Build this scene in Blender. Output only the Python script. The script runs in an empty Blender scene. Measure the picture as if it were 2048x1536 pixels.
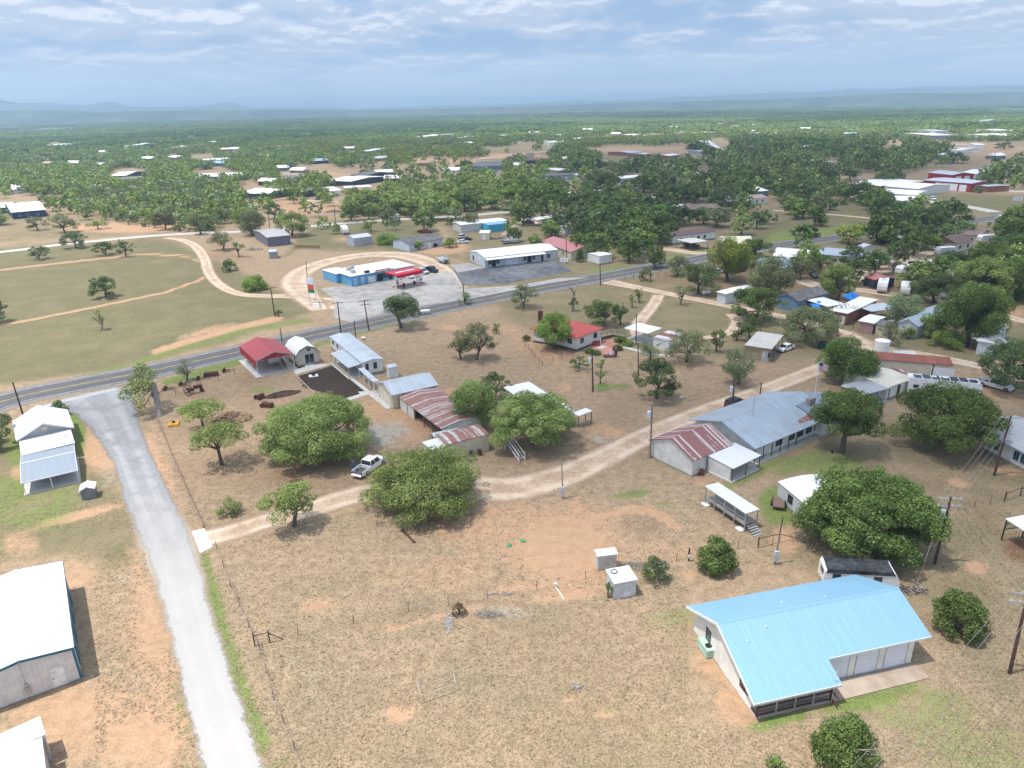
import bpy, math, random
import numpy as np
rad = math.radians
S = bpy.context.scene
COL = S.collection
# ---------------------------------------------------------------- camera
F = 1421.0; PITCH = rad(21.35); ROLL = rad(1.2); CH = 50.0
def _axes():
 f = np.array([0, math.cos(PITCH), -math.sin(PITCH)]); r = np.array([1., 0, 0]); u = np.cross(r, f)
 c, s = math.cos(ROLL), math.sin(ROLL)
 return f, c*r - s*u, s*r + c*u
AF, AR, AU = _axes()
cam = bpy.data.cameras.new('camera'); camo = bpy.data.objects.new('camera', cam); COL.objects.link(camo)
from mathutils import Matrix, Vector
M = Matrix(((AR[0], AU[0], -AF[0], 0), (AR[1], AU[1], -AF[1], 0), (AR[2], AU[2], -AF[2], CH), (0, 0, 0, 1)))
camo.matrix_world = M
cam.sensor_width = 36; cam.sensor_fit = 'HORIZONTAL'; cam.lens = 36*F/2048
cam.clip_start = .5; cam.clip_end = 60000
S.camera = camo
# ---------------------------------------------------------------- light
SUN_EL = rad(70); SUN_AZ = math.atan2(-1.15, -.28)   # horizontal direction towards the sun (from the left, slightly behind)
sd = Vector((math.cos(SUN_EL)*math.sin(SUN_AZ), math.cos(SUN_EL)*math.cos(SUN_AZ), math.sin(SUN_EL)))
sl = bpy.data.lights.new('sun', 'SUN'); sl.energy = 4.1; sl.angle = rad(.6); sl.color = (1, .955, .88)
so = bpy.data.objects.new('sun', sl); COL.objects.link(so); so.rotation_euler = sd.to_track_quat('Z', 'Y').to_euler(); so.location = (0, 0, 400)
S.view_settings.view_transform = 'Standard'; S.view_settings.look = 'None'; S.view_settings.gamma = 1
S.view_settings.exposure = 0.6
def srgb(h):
 h = h.lstrip('#'); v = [int(h[i:i+2], 16)/255 for i in (0, 2, 4)]
 return tuple(x/12.92 if x <= .04045 else ((x+.055)/1.055)**2.4 for x in v)
def C4(c):
 if isinstance(c, str): c = srgb(c)
 return (c[0], c[1], c[2], 1)
# ---- node helper
class NT:
 def __init__(s, tree): s.t = tree; s.n = tree.nodes; s.l = tree.links; s.n.clear()
 def add(s, typ, **kw):
  nd = s.n.new(typ)
  for k, v in kw.items():
   if k.startswith('i_'):
    key = k[2:]; key = int(key) if key.isdigit() else key
    s.put(nd.inputs[key], v)
   else: setattr(nd, k, v)
  return nd
 def put(s, sock, v):
  if isinstance(v, bpy.types.NodeSocket): s.l.new(v, sock)
  elif isinstance(v, bpy.types.Node): s.l.new(v.outputs[0], sock)
  else:
   try: sock.default_value = v
   except Exception: sock.default_value = v[:3]
 def math(s, op, a, b=0.5, c=None, clamp=False):
  nd = s.n.new('ShaderNodeMath'); nd.operation = op; nd.use_clamp = clamp
  s.put(nd.inputs[0], a); s.put(nd.inputs[1], b)
  if c is not None: s.put(nd.inputs[2], c)
  return nd.outputs[0]
 def mix(s, f, a, b, blend='MIX'):
  nd = s.n.new('ShaderNodeMix'); nd.data_type = 'RGBA'; nd.blend_type = blend; nd.clamp_factor = True
  s.put(nd.inputs[0], f); s.put(nd.inputs[6], C4(a) if isinstance(a, (tuple, str)) else a); s.put(nd.inputs[7], C4(b) if isinstance(b, (tuple, str)) else b)
  return nd.outputs[2]
 def noise(s, vec, scale, detail=3, rough=.55, dist=0):
  nd = s.n.new('ShaderNodeTexNoise'); s.put(nd.inputs['Vector'], vec); nd.inputs['Scale'].default_value = scale
  nd.inputs['Detail'].default_value = detail; nd.inputs['Roughness'].default_value = rough; nd.inputs['Distortion'].default_value = dist
  return nd.outputs[0]
 def ss(s, x, lo, hi, a=0., b=1.):
  nd = s.n.new('ShaderNodeMapRange'); nd.interpolation_type = 'SMOOTHSTEP'; s.put(nd.inputs[0], x)
  nd.inputs[1].default_value = lo; nd.inputs[2].default_value = hi; nd.inputs[3].default_value = a; nd.inputs[4].default_value = b
  return nd.outputs[0]
 def mapping(s, vec, scale=(1, 1, 1), loc=(0, 0, 0), rot=(0, 0, 0)):
  nd = s.n.new('ShaderNodeMapping'); s.put(nd.inputs[0], vec); nd.inputs['Scale'].default_value = scale; nd.inputs['Location'].default_value = loc; nd.inputs['Rotation'].default_value = rot
  return nd.outputs[0]
# ---------------------------------------------------------------- sky
W = bpy.data.worlds.new('World'); S.world = W; W.use_nodes = True
n = NT(W.node_tree)
sky = n.add('ShaderNodeTexSky', sky_type='NISHITA', sun_disc=False, sun_elevation=SUN_EL, sun_rotation=SUN_AZ, air_density=1.0, dust_density=1.5, ozone_density=1.5)
tc = n.add('ShaderNodeTexCoord'); sep = n.add('ShaderNodeSeparateXYZ', i_0=tc.outputs['Generated'])
ux = n.math('MULTIPLY', n.math('ARCTAN2', sep.outputs[0], sep.outputs[1]), 9.)
zc = n.math('MAXIMUM', sep.outputs[2], 0.); lv = n.math('MULTIPLY', n.math('LOGARITHM', n.math('ADD', zc, .035), 2.71828), 3.0)
cu = n.add('ShaderNodeCombineXYZ', i_0=ux, i_1=lv); cu2 = n.add('ShaderNodeCombineXYZ', i_0=ux, i_1=n.math('ADD', lv, .13))
def cnoise(v):
 a = n.noise(n.mapping(v, (1.0, 1.35, 1), (3.1, 1.4, 0)), 1., 9, .60, .15); b = n.noise(n.mapping(v, (.22, .45, 1), (7.3, 2, 0)), 1., 2, .5)
 return n.math('ADD', a, n.math('MULTIPLY', n.math('SUBTRACT', b, .5), .5))
cd = cnoise(cu.outputs[0]); cdu = cnoise(cu2.outputs[0])
cm = n.ss(cd, .34, .53)
lum = n.math('MULTIPLY', n.ss(n.math('SUBTRACT', cd, cdu), -.02, .09), n.ss(cd, .40, .58))
ccol = n.mix(lum, (3.1, 3.65, 4.6), (4.6, 4.9, 5.5))
el = n.ss(sep.outputs[2], .015, .12)
low = n.mix(n.math('MULTIPLY', cm, n.math('ADD', n.math('MULTIPLY', el, .58), .34)), (2.05, 2.95, 4.3), ccol)
low = n.mix(n.math('MULTIPLY', n.ss(sep.outputs[2], -.01, .085, 1., 0.), .85), low, (3.9, 4.75, 5.8))
high = n.mix(n.math('MULTIPLY', n.ss(n.noise(n.mapping(tc.outputs['Generated'], (2, 2, 2)), 1.5, 5, .6), .38, .6), .6), n.mix(.4, sky.outputs[0], (2.0, 3.2, 5.2)), (5.4, 5.8, 6.4))
skc = n.mix(n.ss(sep.outputs[2], .15, .32), low, high)
bg = n.add('ShaderNodeBackground', i_0=skc, i_1=0.13)
n.add('ShaderNodeOutputWorld', i_0=bg)
# ---------------------------------------------------------------- photo-plane helpers: a pixel of the photograph to a point of the place
def ray(px, py): return AF + (px-1024)/F*AR - (py-768)/F*AU
def G(px, py, z=0.):
 d = ray(px, py); t = (z-CH)/d[2]; return np.array([d[0]*t, d[1]*t, z])
def proj(P):
 v = np.asarray(P, float) - [0, 0, CH]; d = v@AF
 return 1024+F*(v@AR)/d, 768-F*(v@AU)/d
def mpp(px, py):            # metres per photo pixel at that ground point
 p = G(px, py); return ((p-[0, 0, CH])@AF)/F
R = random.Random(7)
# ---------------------------------------------------------------- things
def tag(o, label=None, cat=None, group=None, kind=None):
 if label: o['label'] = label
 if cat: o['category'] = cat
 if group: o['group'] = group
 if kind: o['kind'] = kind
 return o
def thing(name, label, cat, loc=(0, 0, 0), rz=0., group=None):
 o = bpy.data.objects.new(name, None); COL.objects.link(o); o.empty_display_size = .5
 o.location = loc; o.rotation_euler = (0, 0, rz)
 return tag(o, label, cat, group)
class MB:
 def __init__(s): s.v = []; s.f = []
 def poly(s, pts):
  k = len(s.v); s.v += [tuple(p) for p in pts]; s.f.append(tuple(range(k, k+len(pts))))
 def hexa(s, p):          # 8 points: bottom ring 4, top ring 4
  k = len(s.v); s.v += [tuple(q) for q in p]
  for f in ((0, 3, 2, 1), (4, 5, 6, 7), (0, 1, 5, 4), (1, 2, 6, 5), (2, 3, 7, 6), (3, 0, 4, 7)): s.f.append(tuple(k+i for i in f))
 def box(s, x0, x1, y0, y1, z0, z1):
  s.hexa([(x0, y0, z0), (x1, y0, z0), (x1, y1, z0), (x0, y1, z0), (x0, y0, z1), (x1, y0, z1), (x1, y1, z1), (x0, y1, z1)])
 def tube(s, pts, r, n=6, cap=True):
  pts = [Vector(p) for p in pts]
  rs = r if isinstance(r, (list, tuple)) else [r]*len(pts)
  k = len(s.v)
  for i, p in enumerate(pts):
   d = (pts[min(i+1, len(pts)-1)]-pts[max(i-1, 0)])
   if d.length < 1e-6: d = Vector((0, 0, 1))
   d.normalize(); a = d.orthogonal().normalized() if abs(d.z) > .9 else d.cross(Vector((0, 0, 1))).normalized(); b = d.cross(a)
   for j in range(n):
    t = 2*math.pi*j/n; s.v.append(tuple(p+(a*math.cos(t)+b*math.sin(t))*rs[i]))
  for i in range(len(pts)-1):
   for j in range(n):
    a0 = k+i*n+j; a1 = k+i*n+(j+1) % n; s.f.append((a0, a1, a1+n, a0+n))
  if cap:
   s.f.append(tuple(k+j for j in reversed(range(n)))); e = k+(len(pts)-1)*n; s.f.append(tuple(e+j for j in range(n)))
 def disc(s, c, ax, r, w, n=14):      # wheel-like cylinder centred at c with axis ax
  c = Vector(c); ax = Vector(ax).normalized(); s.tube([c-ax*w/2, c+ax*w/2], r, n)
 def extrude(s, prof, y0, y1):       # prof: list of (x,z) closed polygon
  k = len(s.v); m = len(prof)
  for y in (y0, y1): s.v += [(p[0], y, p[1]) for p in prof]
  s.f.append(tuple(k+i for i in range(m))); s.f.append(tuple(k+m+i for i in reversed(range(m))))
  for i in range(m): j = (i+1) % m; s.f.append((k+i, k+j, k+m+j, k+m+i))
 def loft(s, rings, cap=True):
  k = len(s.v); m = len(rings[0])
  for r in rings: s.v += [tuple(p) for p in r]
  for i in range(len(rings)-1):
   for j in range(m):
    a = k+i*m+j; b = k+i*m+(j+1) % m; s.f.append((a, b, b+m, a+m))
  if cap: s.f.append(tuple(k+j for j in reversed(range(m)))); e = k+(len(rings)-1)*m; s.f.append(tuple(e+j for j in range(m)))
 def mesh(s, name, mat=None, smooth=False):
  me = bpy.data.meshes.new(name); me.from_pydata(s.v, [], s.f)
  if mat: me.materials.append(mat)
  if smooth: me.polygons.foreach_set('use_smooth', [True]*len(me.polygons))
  me.update(); return me
 def build(s, name, mat, parent=None, bevel=0, smooth=False, label=None):
  o = bpy.data.objects.new(name, s.mesh(name, mat, smooth)); COL.objects.link(o)
  if parent: o.parent = parent
  if bevel:
   b = o.modifiers.new('bevel', 'BEVEL'); b.width = bevel; b.segments = 2; b.limit_method = 'ANGLE'
  if label: o['label'] = label
  return o
def cp(o, parent=None):
 c = o.copy(); COL.objects.link(c); c.parent = parent
 for ch in list(o.children): cp(ch, c)
 return c
# ---------------------------------------------------------------- materials
MATS = {}
def newmat(name):
 m = bpy.data.materials.new(name); m.use_nodes = True; return m, NT(m.node_tree)
def bsdf(n, col, rough=.6, metal=0., bump=None, spec=.5, dist=.02):
 b = n.add('ShaderNodeBsdfPrincipled'); n.put(b.inputs['Base Color'], C4(col) if isinstance(col, (tuple, str)) else col)
 n.put(b.inputs['Roughness'], rough); b.inputs['Metallic'].default_value = metal; b.inputs['Specular IOR Level'].default_value = spec
 if bump is not None:
  bn = n.add('ShaderNodeBump'); n.put(bn.inputs['Height'], bump); bn.inputs['Distance'].default_value = dist; bn.inputs['Strength'].default_value = .8; n.put(b.inputs['Normal'], bn.outputs[0])
 n.add('ShaderNodeOutputMaterial', i_0=b.outputs[0]); return b
def plain(col, rough=.6, metal=0., var=.12, scale=1.2, spec=.4, key=None):
 k = key or ('plain', str(col), rough, metal, var, scale)
 if k in MATS: return MATS[k]
 m, n = newmat('painted'); t = n.add('ShaderNodeTexCoord').outputs['Object']
 a = n.noise(t, scale, 4); c = C4(col)
 d = tuple(x*(1-var*1.6) for x in c[:3]); e = tuple(min(1, x*(1+var)) for x in c[:3])
 bsdf(n, n.mix(n.ss(a, .3, .7), d, e), rough, metal, spec=spec); MATS[k] = m; return m
def ribbed(col, axis='X', sp=.3, rough=.42, metal=.0, rust=0., rcol=(.16, .055, .035), streak=.12, bumpd=.03, sheet=0.9, aged=0.):
 k = ('rib', str(col), axis, sp, rough, metal, rust, streak, aged)
 if k in MATS: return MATS[k]
 m, n = newmat('ribbed_metal'); t = n.add('ShaderNodeTexCoord').outputs['Object']; s = n.add('ShaderNodeSeparateXYZ', i_0=t)
 ax = s.outputs['XYZ'.index(axis)]
 ph = n.math('FRACT', n.math('DIVIDE', ax, sp))
 rib = n.ss(n.math('ABSOLUTE', n.math('SUBTRACT', ph, .5)), .0, .12, 1., 0.)
 sc = [.12, .12, .12]; sc['XYZ'.index(axis)] = 1.6
 st = n.noise(n.mapping(t, tuple(sc)), 2.0, 4, .6)
 big = n.noise(t, .35, 3)
 c0 = C4(col)
 c = n.mix(n.ss(st, .35, .7), tuple(x*(1-streak) for x in c0[:3]), tuple(min(1, x*(1+streak*.5)) for x in c0[:3]))
 c = n.mix(n.math('MULTIPLY', rib, .10 if col == (.235, .43, .585) else .18), c, tuple(x*.55 for x in c0[:3]))
 if aged: c = n.mix(n.ss(big, .45, .75, 0, aged), c, (.30, .29, .27))
 if rust:
  shn = n.add('ShaderNodeTexWhiteNoise', noise_dimensions='1D'); n.put(shn.inputs['W'], n.math('FLOOR', n.math('DIVIDE', ax, sheet)))
  rr = n.math('ADD', n.math('ADD', n.math('MULTIPLY', shn.outputs[0], .55), n.math('MULTIPLY', st, .75)), n.math('MULTIPLY', n.noise(t, 1.1, 5, .7), .5))
  c = n.mix(n.ss(rr, 1.15-rust*.55, 1.27-rust*.5), c, n.mix(n.noise(t, 3., 3), rcol, tuple(x*1.9 for x in rcol)))
 bsdf(n, c, rough, metal, rib, dist=bumpd); MATS[k] = m; return m
def siding(col, axis='Z', sp=.2, rough=.6, var=.1):
 k = ('sid', str(col), axis, sp, var)
 if k in MATS: return MATS[k]
 m, n = newmat('siding'); t = n.add('ShaderNodeTexCoord').outputs['Object']; s = n.add('ShaderNodeSeparateXYZ', i_0=t)
 if axis == 'V': ax = n.math('ADD', s.outputs[0], s.outputs[1])
 else: ax = s.outputs['XYZ'.index(axis)]
 ph = n.math('FRACT', n.math('DIVIDE', ax, sp)); line = n.ss(ph, .0, .14, 1., 0.)
 c0 = C4(col)[:3]; c = n.mix(n.ss(n.noise(t, .9, 5, .65), .3, .75), tuple(x*(1-var*1.8) for x in c0), tuple(min(1, x*(1+var*.6)) for x in c0))
 c = n.mix(n.math('MULTIPLY', line, .3), c, tuple(x*.5 for x in c0))
 bsdf(n, c, rough, 0, ph, spec=.3, dist=.02); MATS[k] = m; return m
def glass(col=(.02, .03, .04), rough=.08):
 k = ('glass', str(col))
 if k in MATS: return MATS[k]
 m, n = newmat('window_glass'); bsdf(n, col, rough, 0, spec=.8); MATS[k] = m; return m
def patchy(col, col2, scale=.8, rough=.9, detail=6, k2=None):
 k = ('patchy', str(col), str(col2), scale)
 if k in MATS: return MATS[k]
 m, n = newmat('surface'); t = n.add('ShaderNodeTexCoord').outputs['Object']
 a = n.noise(t, scale, detail, .6); b = n.noise(t, scale*.17, 3)
 f = n.ss(n.math('ADD', n.math('MULTIPLY', a, .55), n.math('MULTIPLY', b, .45)), .36, .64)
 bsdf(n, n.mix(f, col, col2), rough, 0, a, spec=.2, dist=.02); MATS[k] = m; return m
# ================================================================ GROUND
def axis_steps(pts):      # pts: list of (start, end, step)
 out = []
 for a, b, st in pts:
  k = max(1, int(round((b-a)/st))); out += list(np.linspace(a, b, k, endpoint=False))
 out.append(pts[-1][1]); return np.array(out)
gx = axis_steps([(-14000, -3000, 1000), (-3000, -1000, 120), (-1000, -400, 22), (-400, -180, 4), (-180, -90, 1.6), (-90, 110, .9), (110, 220, 1.6), (220, 450, 4), (450, 1200, 22), (1200, 3200, 120), (3200, 14000, 1000)])
gy = axis_steps([(-150, 20, 20), (20, 45, 3), (45, 150, .9), (150, 260, 1.4), (260, 420, 3), (420, 800, 9), (800, 2000, 40), (2000, 5000, 250), (5000, 16000, 1200)])
GX, GY = np.meshgrid(gx, gy); nx, ny = len(gx), len(gy)
P3 = np.stack([GX.ravel(), GY.ravel(), np.zeros(nx*ny)], 1)
V = P3-[0, 0, CH]; dpt = np.maximum(V@AF, 1.); PX = 1024+F*(V@AR)/dpt; PY = 768-F*(V@AU)/dpt
front = (V@AF) > 5
mask = np.zeros((nx*ny, 4), np.float32); mask2 = np.zeros((nx*ny, 4), np.float32)
def sstep(x, a, b):
 t = np.clip((x-a)/(b-a), 0, 1); return t*t*(3-2*t)
def ell(ch, cx, cy, rx, ry, s=1., ang=0., arr=None, soft=.35):
 arr = mask if arr is None else arr
 ca, sa = math.cos(rad(ang)), math.sin(rad(ang)); dx = PX-cx; dy = PY-cy
 u = (dx*ca+dy*sa)/rx; v = (-dx*sa+dy*ca)/ry; d = np.sqrt(u*u+v*v)
 w = s*(1-sstep(d, 1-soft, 1+soft))*front; arr[:, ch] = np.maximum(arr[:, ch], w)
def lin(ch, pts, wpx, s=1., arr=None, soft=.5):
 arr = mask if arr is None else arr
 d = np.full(len(PX), 1e9)
 for (x0, y0), (x1, y1) in zip(pts[:-1], pts[1:]):
  ex, ey = x1-x0, y1-y0; L = ex*ex+ey*ey; t = np.clip(((PX-x0)*ex+(PY-y0)*ey)/L, 0, 1)
  d = np.minimum(d, np.hypot(PX-x0-t*ex, PY-y0-t*ey))
 w = s*(1-sstep(d/wpx, 1-soft, 1+soft))*front; arr[:, ch] = np.maximum(arr[:, ch], w)
def pgn(ch, pts, s=1., arr=None, soft=10):
 arr = mask if arr is None else arr
 ins = np.zeros(len(PX), bool); d = np.full(len(PX), 1e9); q = list(pts)+[pts[0]]
 for (x0, y0), (x1, y1) in zip(q[:-1], q[1:]):
  c = ((y0 > PY) != (y1 > PY)); xi = (x1-x0)*(PY-y0)/((y1-y0) if y1 != y0 else 1e-9)+x0; ins ^= c & (PX < xi)
  ex, ey = x1-x0, y1-y0; L = ex*ex+ey*ey+1e-9; t = np.clip(((PX-x0)*ex+(PY-y0)*ey)/L, 0, 1)
  d = np.minimum(d, np.hypot(PX-x0-t*ex, PY-y0-t*ey))
 sdv = np.where(ins, d, -d); w = s*sstep(sdv, -soft, soft)*front; arr[:, ch] = np.maximum(arr[:, ch], w)
SAND, GRN, RED, OLV = 0, 1, 2, 3          # channels of mask
SOIL, GRAV, WOOD, PALE = 0, 1, 2, 3        # channels of mask2
# olive / green grass fields
pgn(OLV, [(-200, 505), (330, 470), (440, 520), (640, 620), (440, 690), (240, 740), (-200, 800)], .75, soft=14)
pgn(OLV, [(-300, 400), (170, 430), (420, 462), (330, 470), (-200, 500)], .5)
pgn(OLV, [(-200, 840), (170, 850), (290, 1050), (330, 1150), (120, 1120), (-200, 1160)], .62, soft=30)
pgn(OLV, [(640, 440), (860, 440), (930, 520), (800, 505), (600, 500), (560, 520), (600, 470)], .75)
pgn(OLV, [(1180, 560), (1290, 590), (1320, 690), (1200, 640), (900, 610)], .45)
pgn(OLV, [(1290, 600), (1480, 630), (1450, 690), (1290, 650)], .45)
pgn(OLV, [(1760, 380), (2100, 390), (2100, 440), (1900, 420), (1700, 460), (1500, 520), (1450, 470)], .8)
pgn(OLV, [(1560, 900), (2100, 900), (2100, 1536), (1900, 1290), (1500, 1090)], .35, soft=40)
pgn(OLV, [(500, 1100), (1400, 1230), (1420, 1640), (600, 1640)], .25, soft=60)
pgn(OLV, [(880, 300), (1300, 300), (1750, 420), (1300, 420), (1000, 400)], .5)
pgn(OLV, [(860, 425), (1300, 400), (2100, 400), (2100, 700), (1900, 740), (1240, 700), (1000, 640)], .6, soft=25)
pgn(OLV, [(1560, 800), (2100, 800), (2100, 1180), (1900, 1290), (1500, 1090)], .45, soft=40)
# lush patches
for a in [(1560, 1010, 45, 40, .8, 40), (1500, 950, 80, 14, .65, -25), (1600, 925, 60, 16, .6, -25), (1740, 1395, 110, 26, .75, -15), (1560, 1440, 70, 14, .8, -14), (150, 870, 22, 60, .8, 0), (100, 965, 80, 14, .8, -12),
          (1660, 930, 70, 22, .6, 0), (40, 900, 30, 40, .65, 0), (60, 1000, 120, 40, .4, -10), (1790, 408, 55, 8, .9, 3), (1260, 990, 45, 10, .55, -8), (1330, 1010, 30, 9, .5, 0), (175, 820, 40, 25, .5, 0), (1480, 940, 24, 12, .7, 0),
          (1205, 775, 22, 8, .7, 0), (1245, 772, 20, 8, .6, 0), (640, 590, 40, 15, .4, 10), (1420, 1245, 40, 20, .45, 0), (1330, 1235, 70, 12, .4, -10), (530, 780, 40, 10, .5, 0), (860, 600, 40, 8, .5, 0), (1850, 1420, 130, 50, .5, 0), (1950, 1500, 120, 60, .42, 0), (1330, 1240, 90, 24, .4, -10), (1650, 1010, 40, 30, .4, 0), (60, 1000, 110, 60, .5, 0), (1330, 1480, 60, 30, .35, 0), (1225, 1420, 30, 14, .4, 0)]:
 ell(GRN, a[0], a[1], a[2], a[3], a[4], a[5])
lin(GRN, [(402, 1120), (425, 1210), (452, 1290), (482, 1380), (520, 1480), (560, 1600)], 17, 1.); lin(GRN, [(350, 1370), (380, 1440), (405, 1540)], 10, .6)
lin(GRN, [(262, 1000), (290, 1100), (330, 1230)], 6, .5)
lin(GRN, [(0, 885), (130, 800), (200, 800)], 12, .4); lin(GRN, [(60, 790), (230, 738), (480, 664), (620, 640)], 7, .55); lin(GRN, [(330, 765), (480, 722), (560, 700)], 7, .75); lin(GRN, [(630, 690), (760, 655), (830, 640)], 6, .6)
lin(GRN, [(1180, 545), (1290, 530), (1420, 500)], 6, .6); lin(GRN, [(1550, 478), (1700, 465)], 14, .7)
# bare orange sand
for a in [(1130, 1090, 130, 90, .62, 0), (1000, 1050, 130, 60, .5, 0), (900, 1150, 160, 40, .35, 0), (640, 1210, 50, 10, .7, -5), (800, 1425, 26, 18, .95, 0), (1215, 1428, 14, 13, .9, 0), (1150, 1400, 30, 8, .6, 20), (1955, 1135, 22, 12, 1, 10), (1915, 965, 22, 8, .9, 15),
          (1330, 1105, 80, 30, .4, 0), (1440, 1310, 50, 60, .55, 30), (1490, 1400, 60, 70, .5, 50), (1570, 1080, 30, 30, .6, 0), (1730, 1030, 30, 8, .6, 0), (1860, 1035, 60, 6, .6, -12), (1380, 1150, 20, 10, .7, 0), (330, 1240, 90, 180, .55, 0), (180, 1440, 160, 80, .5, 0), (300, 1480, 120, 90, .6, 0),
          (200, 900, 40, 45, .75, 0), (160, 1030, 90, 9, .75, -14), (90, 1200, 60, 30, .3, 0), (150, 1150, 50, 30, .45, 0), (45, 945, 22, 18, .8, 0), (40, 1090, 40, 30, .4, 0), (905, 788, 20, 12, .9, 0), (1130, 775, 14, 10, .7, 0), (900, 655, 22, 6, .7, 5), (1080, 700, 70, 22, .45, 25), (1010, 660, 40, 14, .35, 0), (1240, 870, 60, 12, .6, 15),
          (1200, 865, 30, 18, .55, 0), (1370, 860, 60, 12, .5, -15), (1130, 1190, 70, 10, .75, -6), (1010, 1180, 50, 8, .7, -5), (620, 415, 70, 12, .8, 0), (470, 410, 60, 10, .6, 0), (560, 400, 50, 8, .6, 0), (250, 455, 110, 10, .8, 0), (560, 360, 60, 10, .8, 0), (740, 395, 50, 8, .6, 0), (880, 400, 60, 10, .3, 0),
          (1120, 372, 60, 8, .4, 0), (1235, 390, 30, 9, .9, 0), (880, 495, 55, 14, .8, 0), (960, 330, 80, 8, .8, 0), (860, 320, 80, 5, .8, 0), (1300, 300, 160, 6, .8, 0), (1000, 312, 90, 5, .8, 0), (1660, 355, 40, 5, .5, 0), (1860, 288, 90, 5, .8, 0), (1950, 298, 120, 14, .6, 0), (1800, 256, 60, 4, .9, 0), (640, 350, 60, 8, .6, 0),
          (700, 478, 40, 10, .4, 0), (1700, 520, 60, 20, .5, 0), (2000, 620, 60, 30, .5, 0), (1980, 785, 60, 22, .5, 0), (800, 830, 80, 50, .6, 20), (820, 850, 50, 40, .65, 0), (700, 1000, 100, 24, .4, -15), (1720, 600, 60, 15, .5, 10), (2010, 940, 40, 8, .5, 10), (420, 665, 60, 12, .5, -12)]:
 ell(SAND, a[0], a[1], a[2], a[3], a[4], a[5], soft=.6)
lin(SAND, [(300, 880), (330, 960), (370, 1040), (395, 1070)], 16, .5, soft=.9)
lin(SAND, [(1160, 1048), (1200, 1032), (1260, 1018), (1300, 1018), (1330, 1035), (1355, 1055)], 7, 1., soft=.8)
lin(SAND, [(1150, 1003), (1180, 1030)], 6, .7); lin(SAND, [(1375, 940), (1420, 975)], 8, .6)
lin(SAND, [(690, 1265), (800, 1255), (900, 1225), (980, 1205)], 4, .6, soft=.9); lin(SAND, [(1020, 1180), (1100, 1165), (1170, 1150), (1200, 1130)], 6, .7)
lin(SAND, [(150, 1120), (60, 1160)], 8, .3); lin(SAND, [(0, 800), (40, 795)], 3, .2)
lin(SAND, [(310, 705), (380, 682), (480, 655), (560, 636)], 6, .75, soft=.9)
lin(SAND, [(0, 650), (60, 640), (200, 612), (330, 585), (400, 560), (415, 553)], 1.7, .9); lin(SAND, [(0, 540), (130, 525), (290, 508), (370, 512), (405, 525)], 1.6, .85)
lin(SAND, [(1190, 790), (1290, 740), (1420, 750), (1520, 730)], 2, .2)
# red dark bare earth
for a in [(640, 800, 130, 40, .4, 0), (560, 840, 60, 50, .45, 0), (900, 1060, 70, 30, .35, 0), (1050, 1100, 40, 30, .35, 0), (1270, 1050, 70, 30, .45, 0), (450, 780, 160, 60, .3, 0), (420, 900, 90, 80, .35, 0), (580, 950, 130, 40, .45, 0), (1050, 920, 80, 20, .35, 0), (2035, 1100, 30, 26, .9, 20),
          (1110, 705, 60, 20, .8, 0), (1480, 560, 160, 40, .55, 0), (1400, 545, 90, 20, .6, 0), (1620, 560, 90, 40, .6, 0), (1800, 600, 120, 50, .4, 0), (660, 950, 60, 30, .4, 0), (600, 640, 60, 14, .3, 0), (800, 1235, 90, 30, .25, 0), (1600, 1000, 20, 30, .5, 0), (470, 520, 50, 20, .4, 0), (450, 500, 30, 60, .4, 0)]:
 ell(RED, a[0], a[1], a[2], a[3], a[4], a[5], soft=.7)
pgn(RED, [(1140, 740), (1600, 700), (1480, 830), (1250, 880), (1130, 860)], .3, soft=60)
pgn(RED, [(1480, 880), (2048, 900), (2048, 1100), (1560, 1050)], .25, soft=60)
pgn(RED, [(880, 620), (1100, 610), (1060, 720), (880, 740), (780, 700)], .25, soft=40)
# grey dead-grass tint, gravel
for a in [(1000, 1225, 70, 14, .6, 0), (640, 1330, 120, 60, .25, 0), (1120, 1340, 60, 80, .2, 0), (1340, 1290, 50, 30, .3, 0), (760, 870, 40, 26, .9, 20), (790, 860, 34, 20, .8, 10), (1200, 880, 30, 10, .7, 20), (250, 1160, 16, 16, .6, 0), (215, 950, 18, 40, .5, 0), (1160, 705, 70, 10, .3, -15)]:
 ell(PALE, a[0], a[1], a[2], a[3], a[4], a[5], arr=mask2, soft=.7)
# dark garden soil bed and mound
pgn(SOIL, [(596, 752), (668, 730), (745, 785), (692, 800), (610, 775)], 1., arr=mask2, soft=3)
pgn(SOIL, [(585, 735), (602, 726), (625, 735), (596, 745)], .9, arr=mask2, soft=2)
pgn(SOIL, [(560, 795), (600, 770), (612, 778), (585, 800)], .35, arr=mask2, soft=5)
# far woodland floor: green by distance
dist = np.hypot(P3[:, 0], P3[:, 1])
mask2[:, WOOD] = np.maximum(sstep(dist, 500, 1500)*.45+sstep(dist, 1500, 2800)*.55, 0)
mask = np.clip(mask, 0, 1); mask2 = np.clip(mask2, 0, 1)
me = bpy.data.meshes.new('ground')
idx = np.arange(nx*ny).reshape(ny, nx)
q = np.stack([idx[:-1, :-1], idx[:-1, 1:], idx[1:, 1:], idx[1:, :-1]], -1).reshape(-1, 4)
me.vertices.add(nx*ny); me.vertices.foreach_set('co', P3.astype(np.float32).ravel())
me.loops.add(q.size); me.loops.foreach_set('vertex_index', q.ravel().astype(np.int32))
me.polygons.add(len(q)); me.polygons.foreach_set('loop_start', np.arange(0, q.size, 4, dtype=np.int32)); me.polygons.foreach_set('loop_total', np.full(len(q), 4, np.int32))
me.update(calc_edges=True)
for nm, arr in (('mask', mask), ('maskb', mask2)):
 ca = me.attributes.new(nm, 'FLOAT_COLOR', 'POINT'); ca.data.foreach_set('color', arr.astype(np.float32).ravel())
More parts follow.
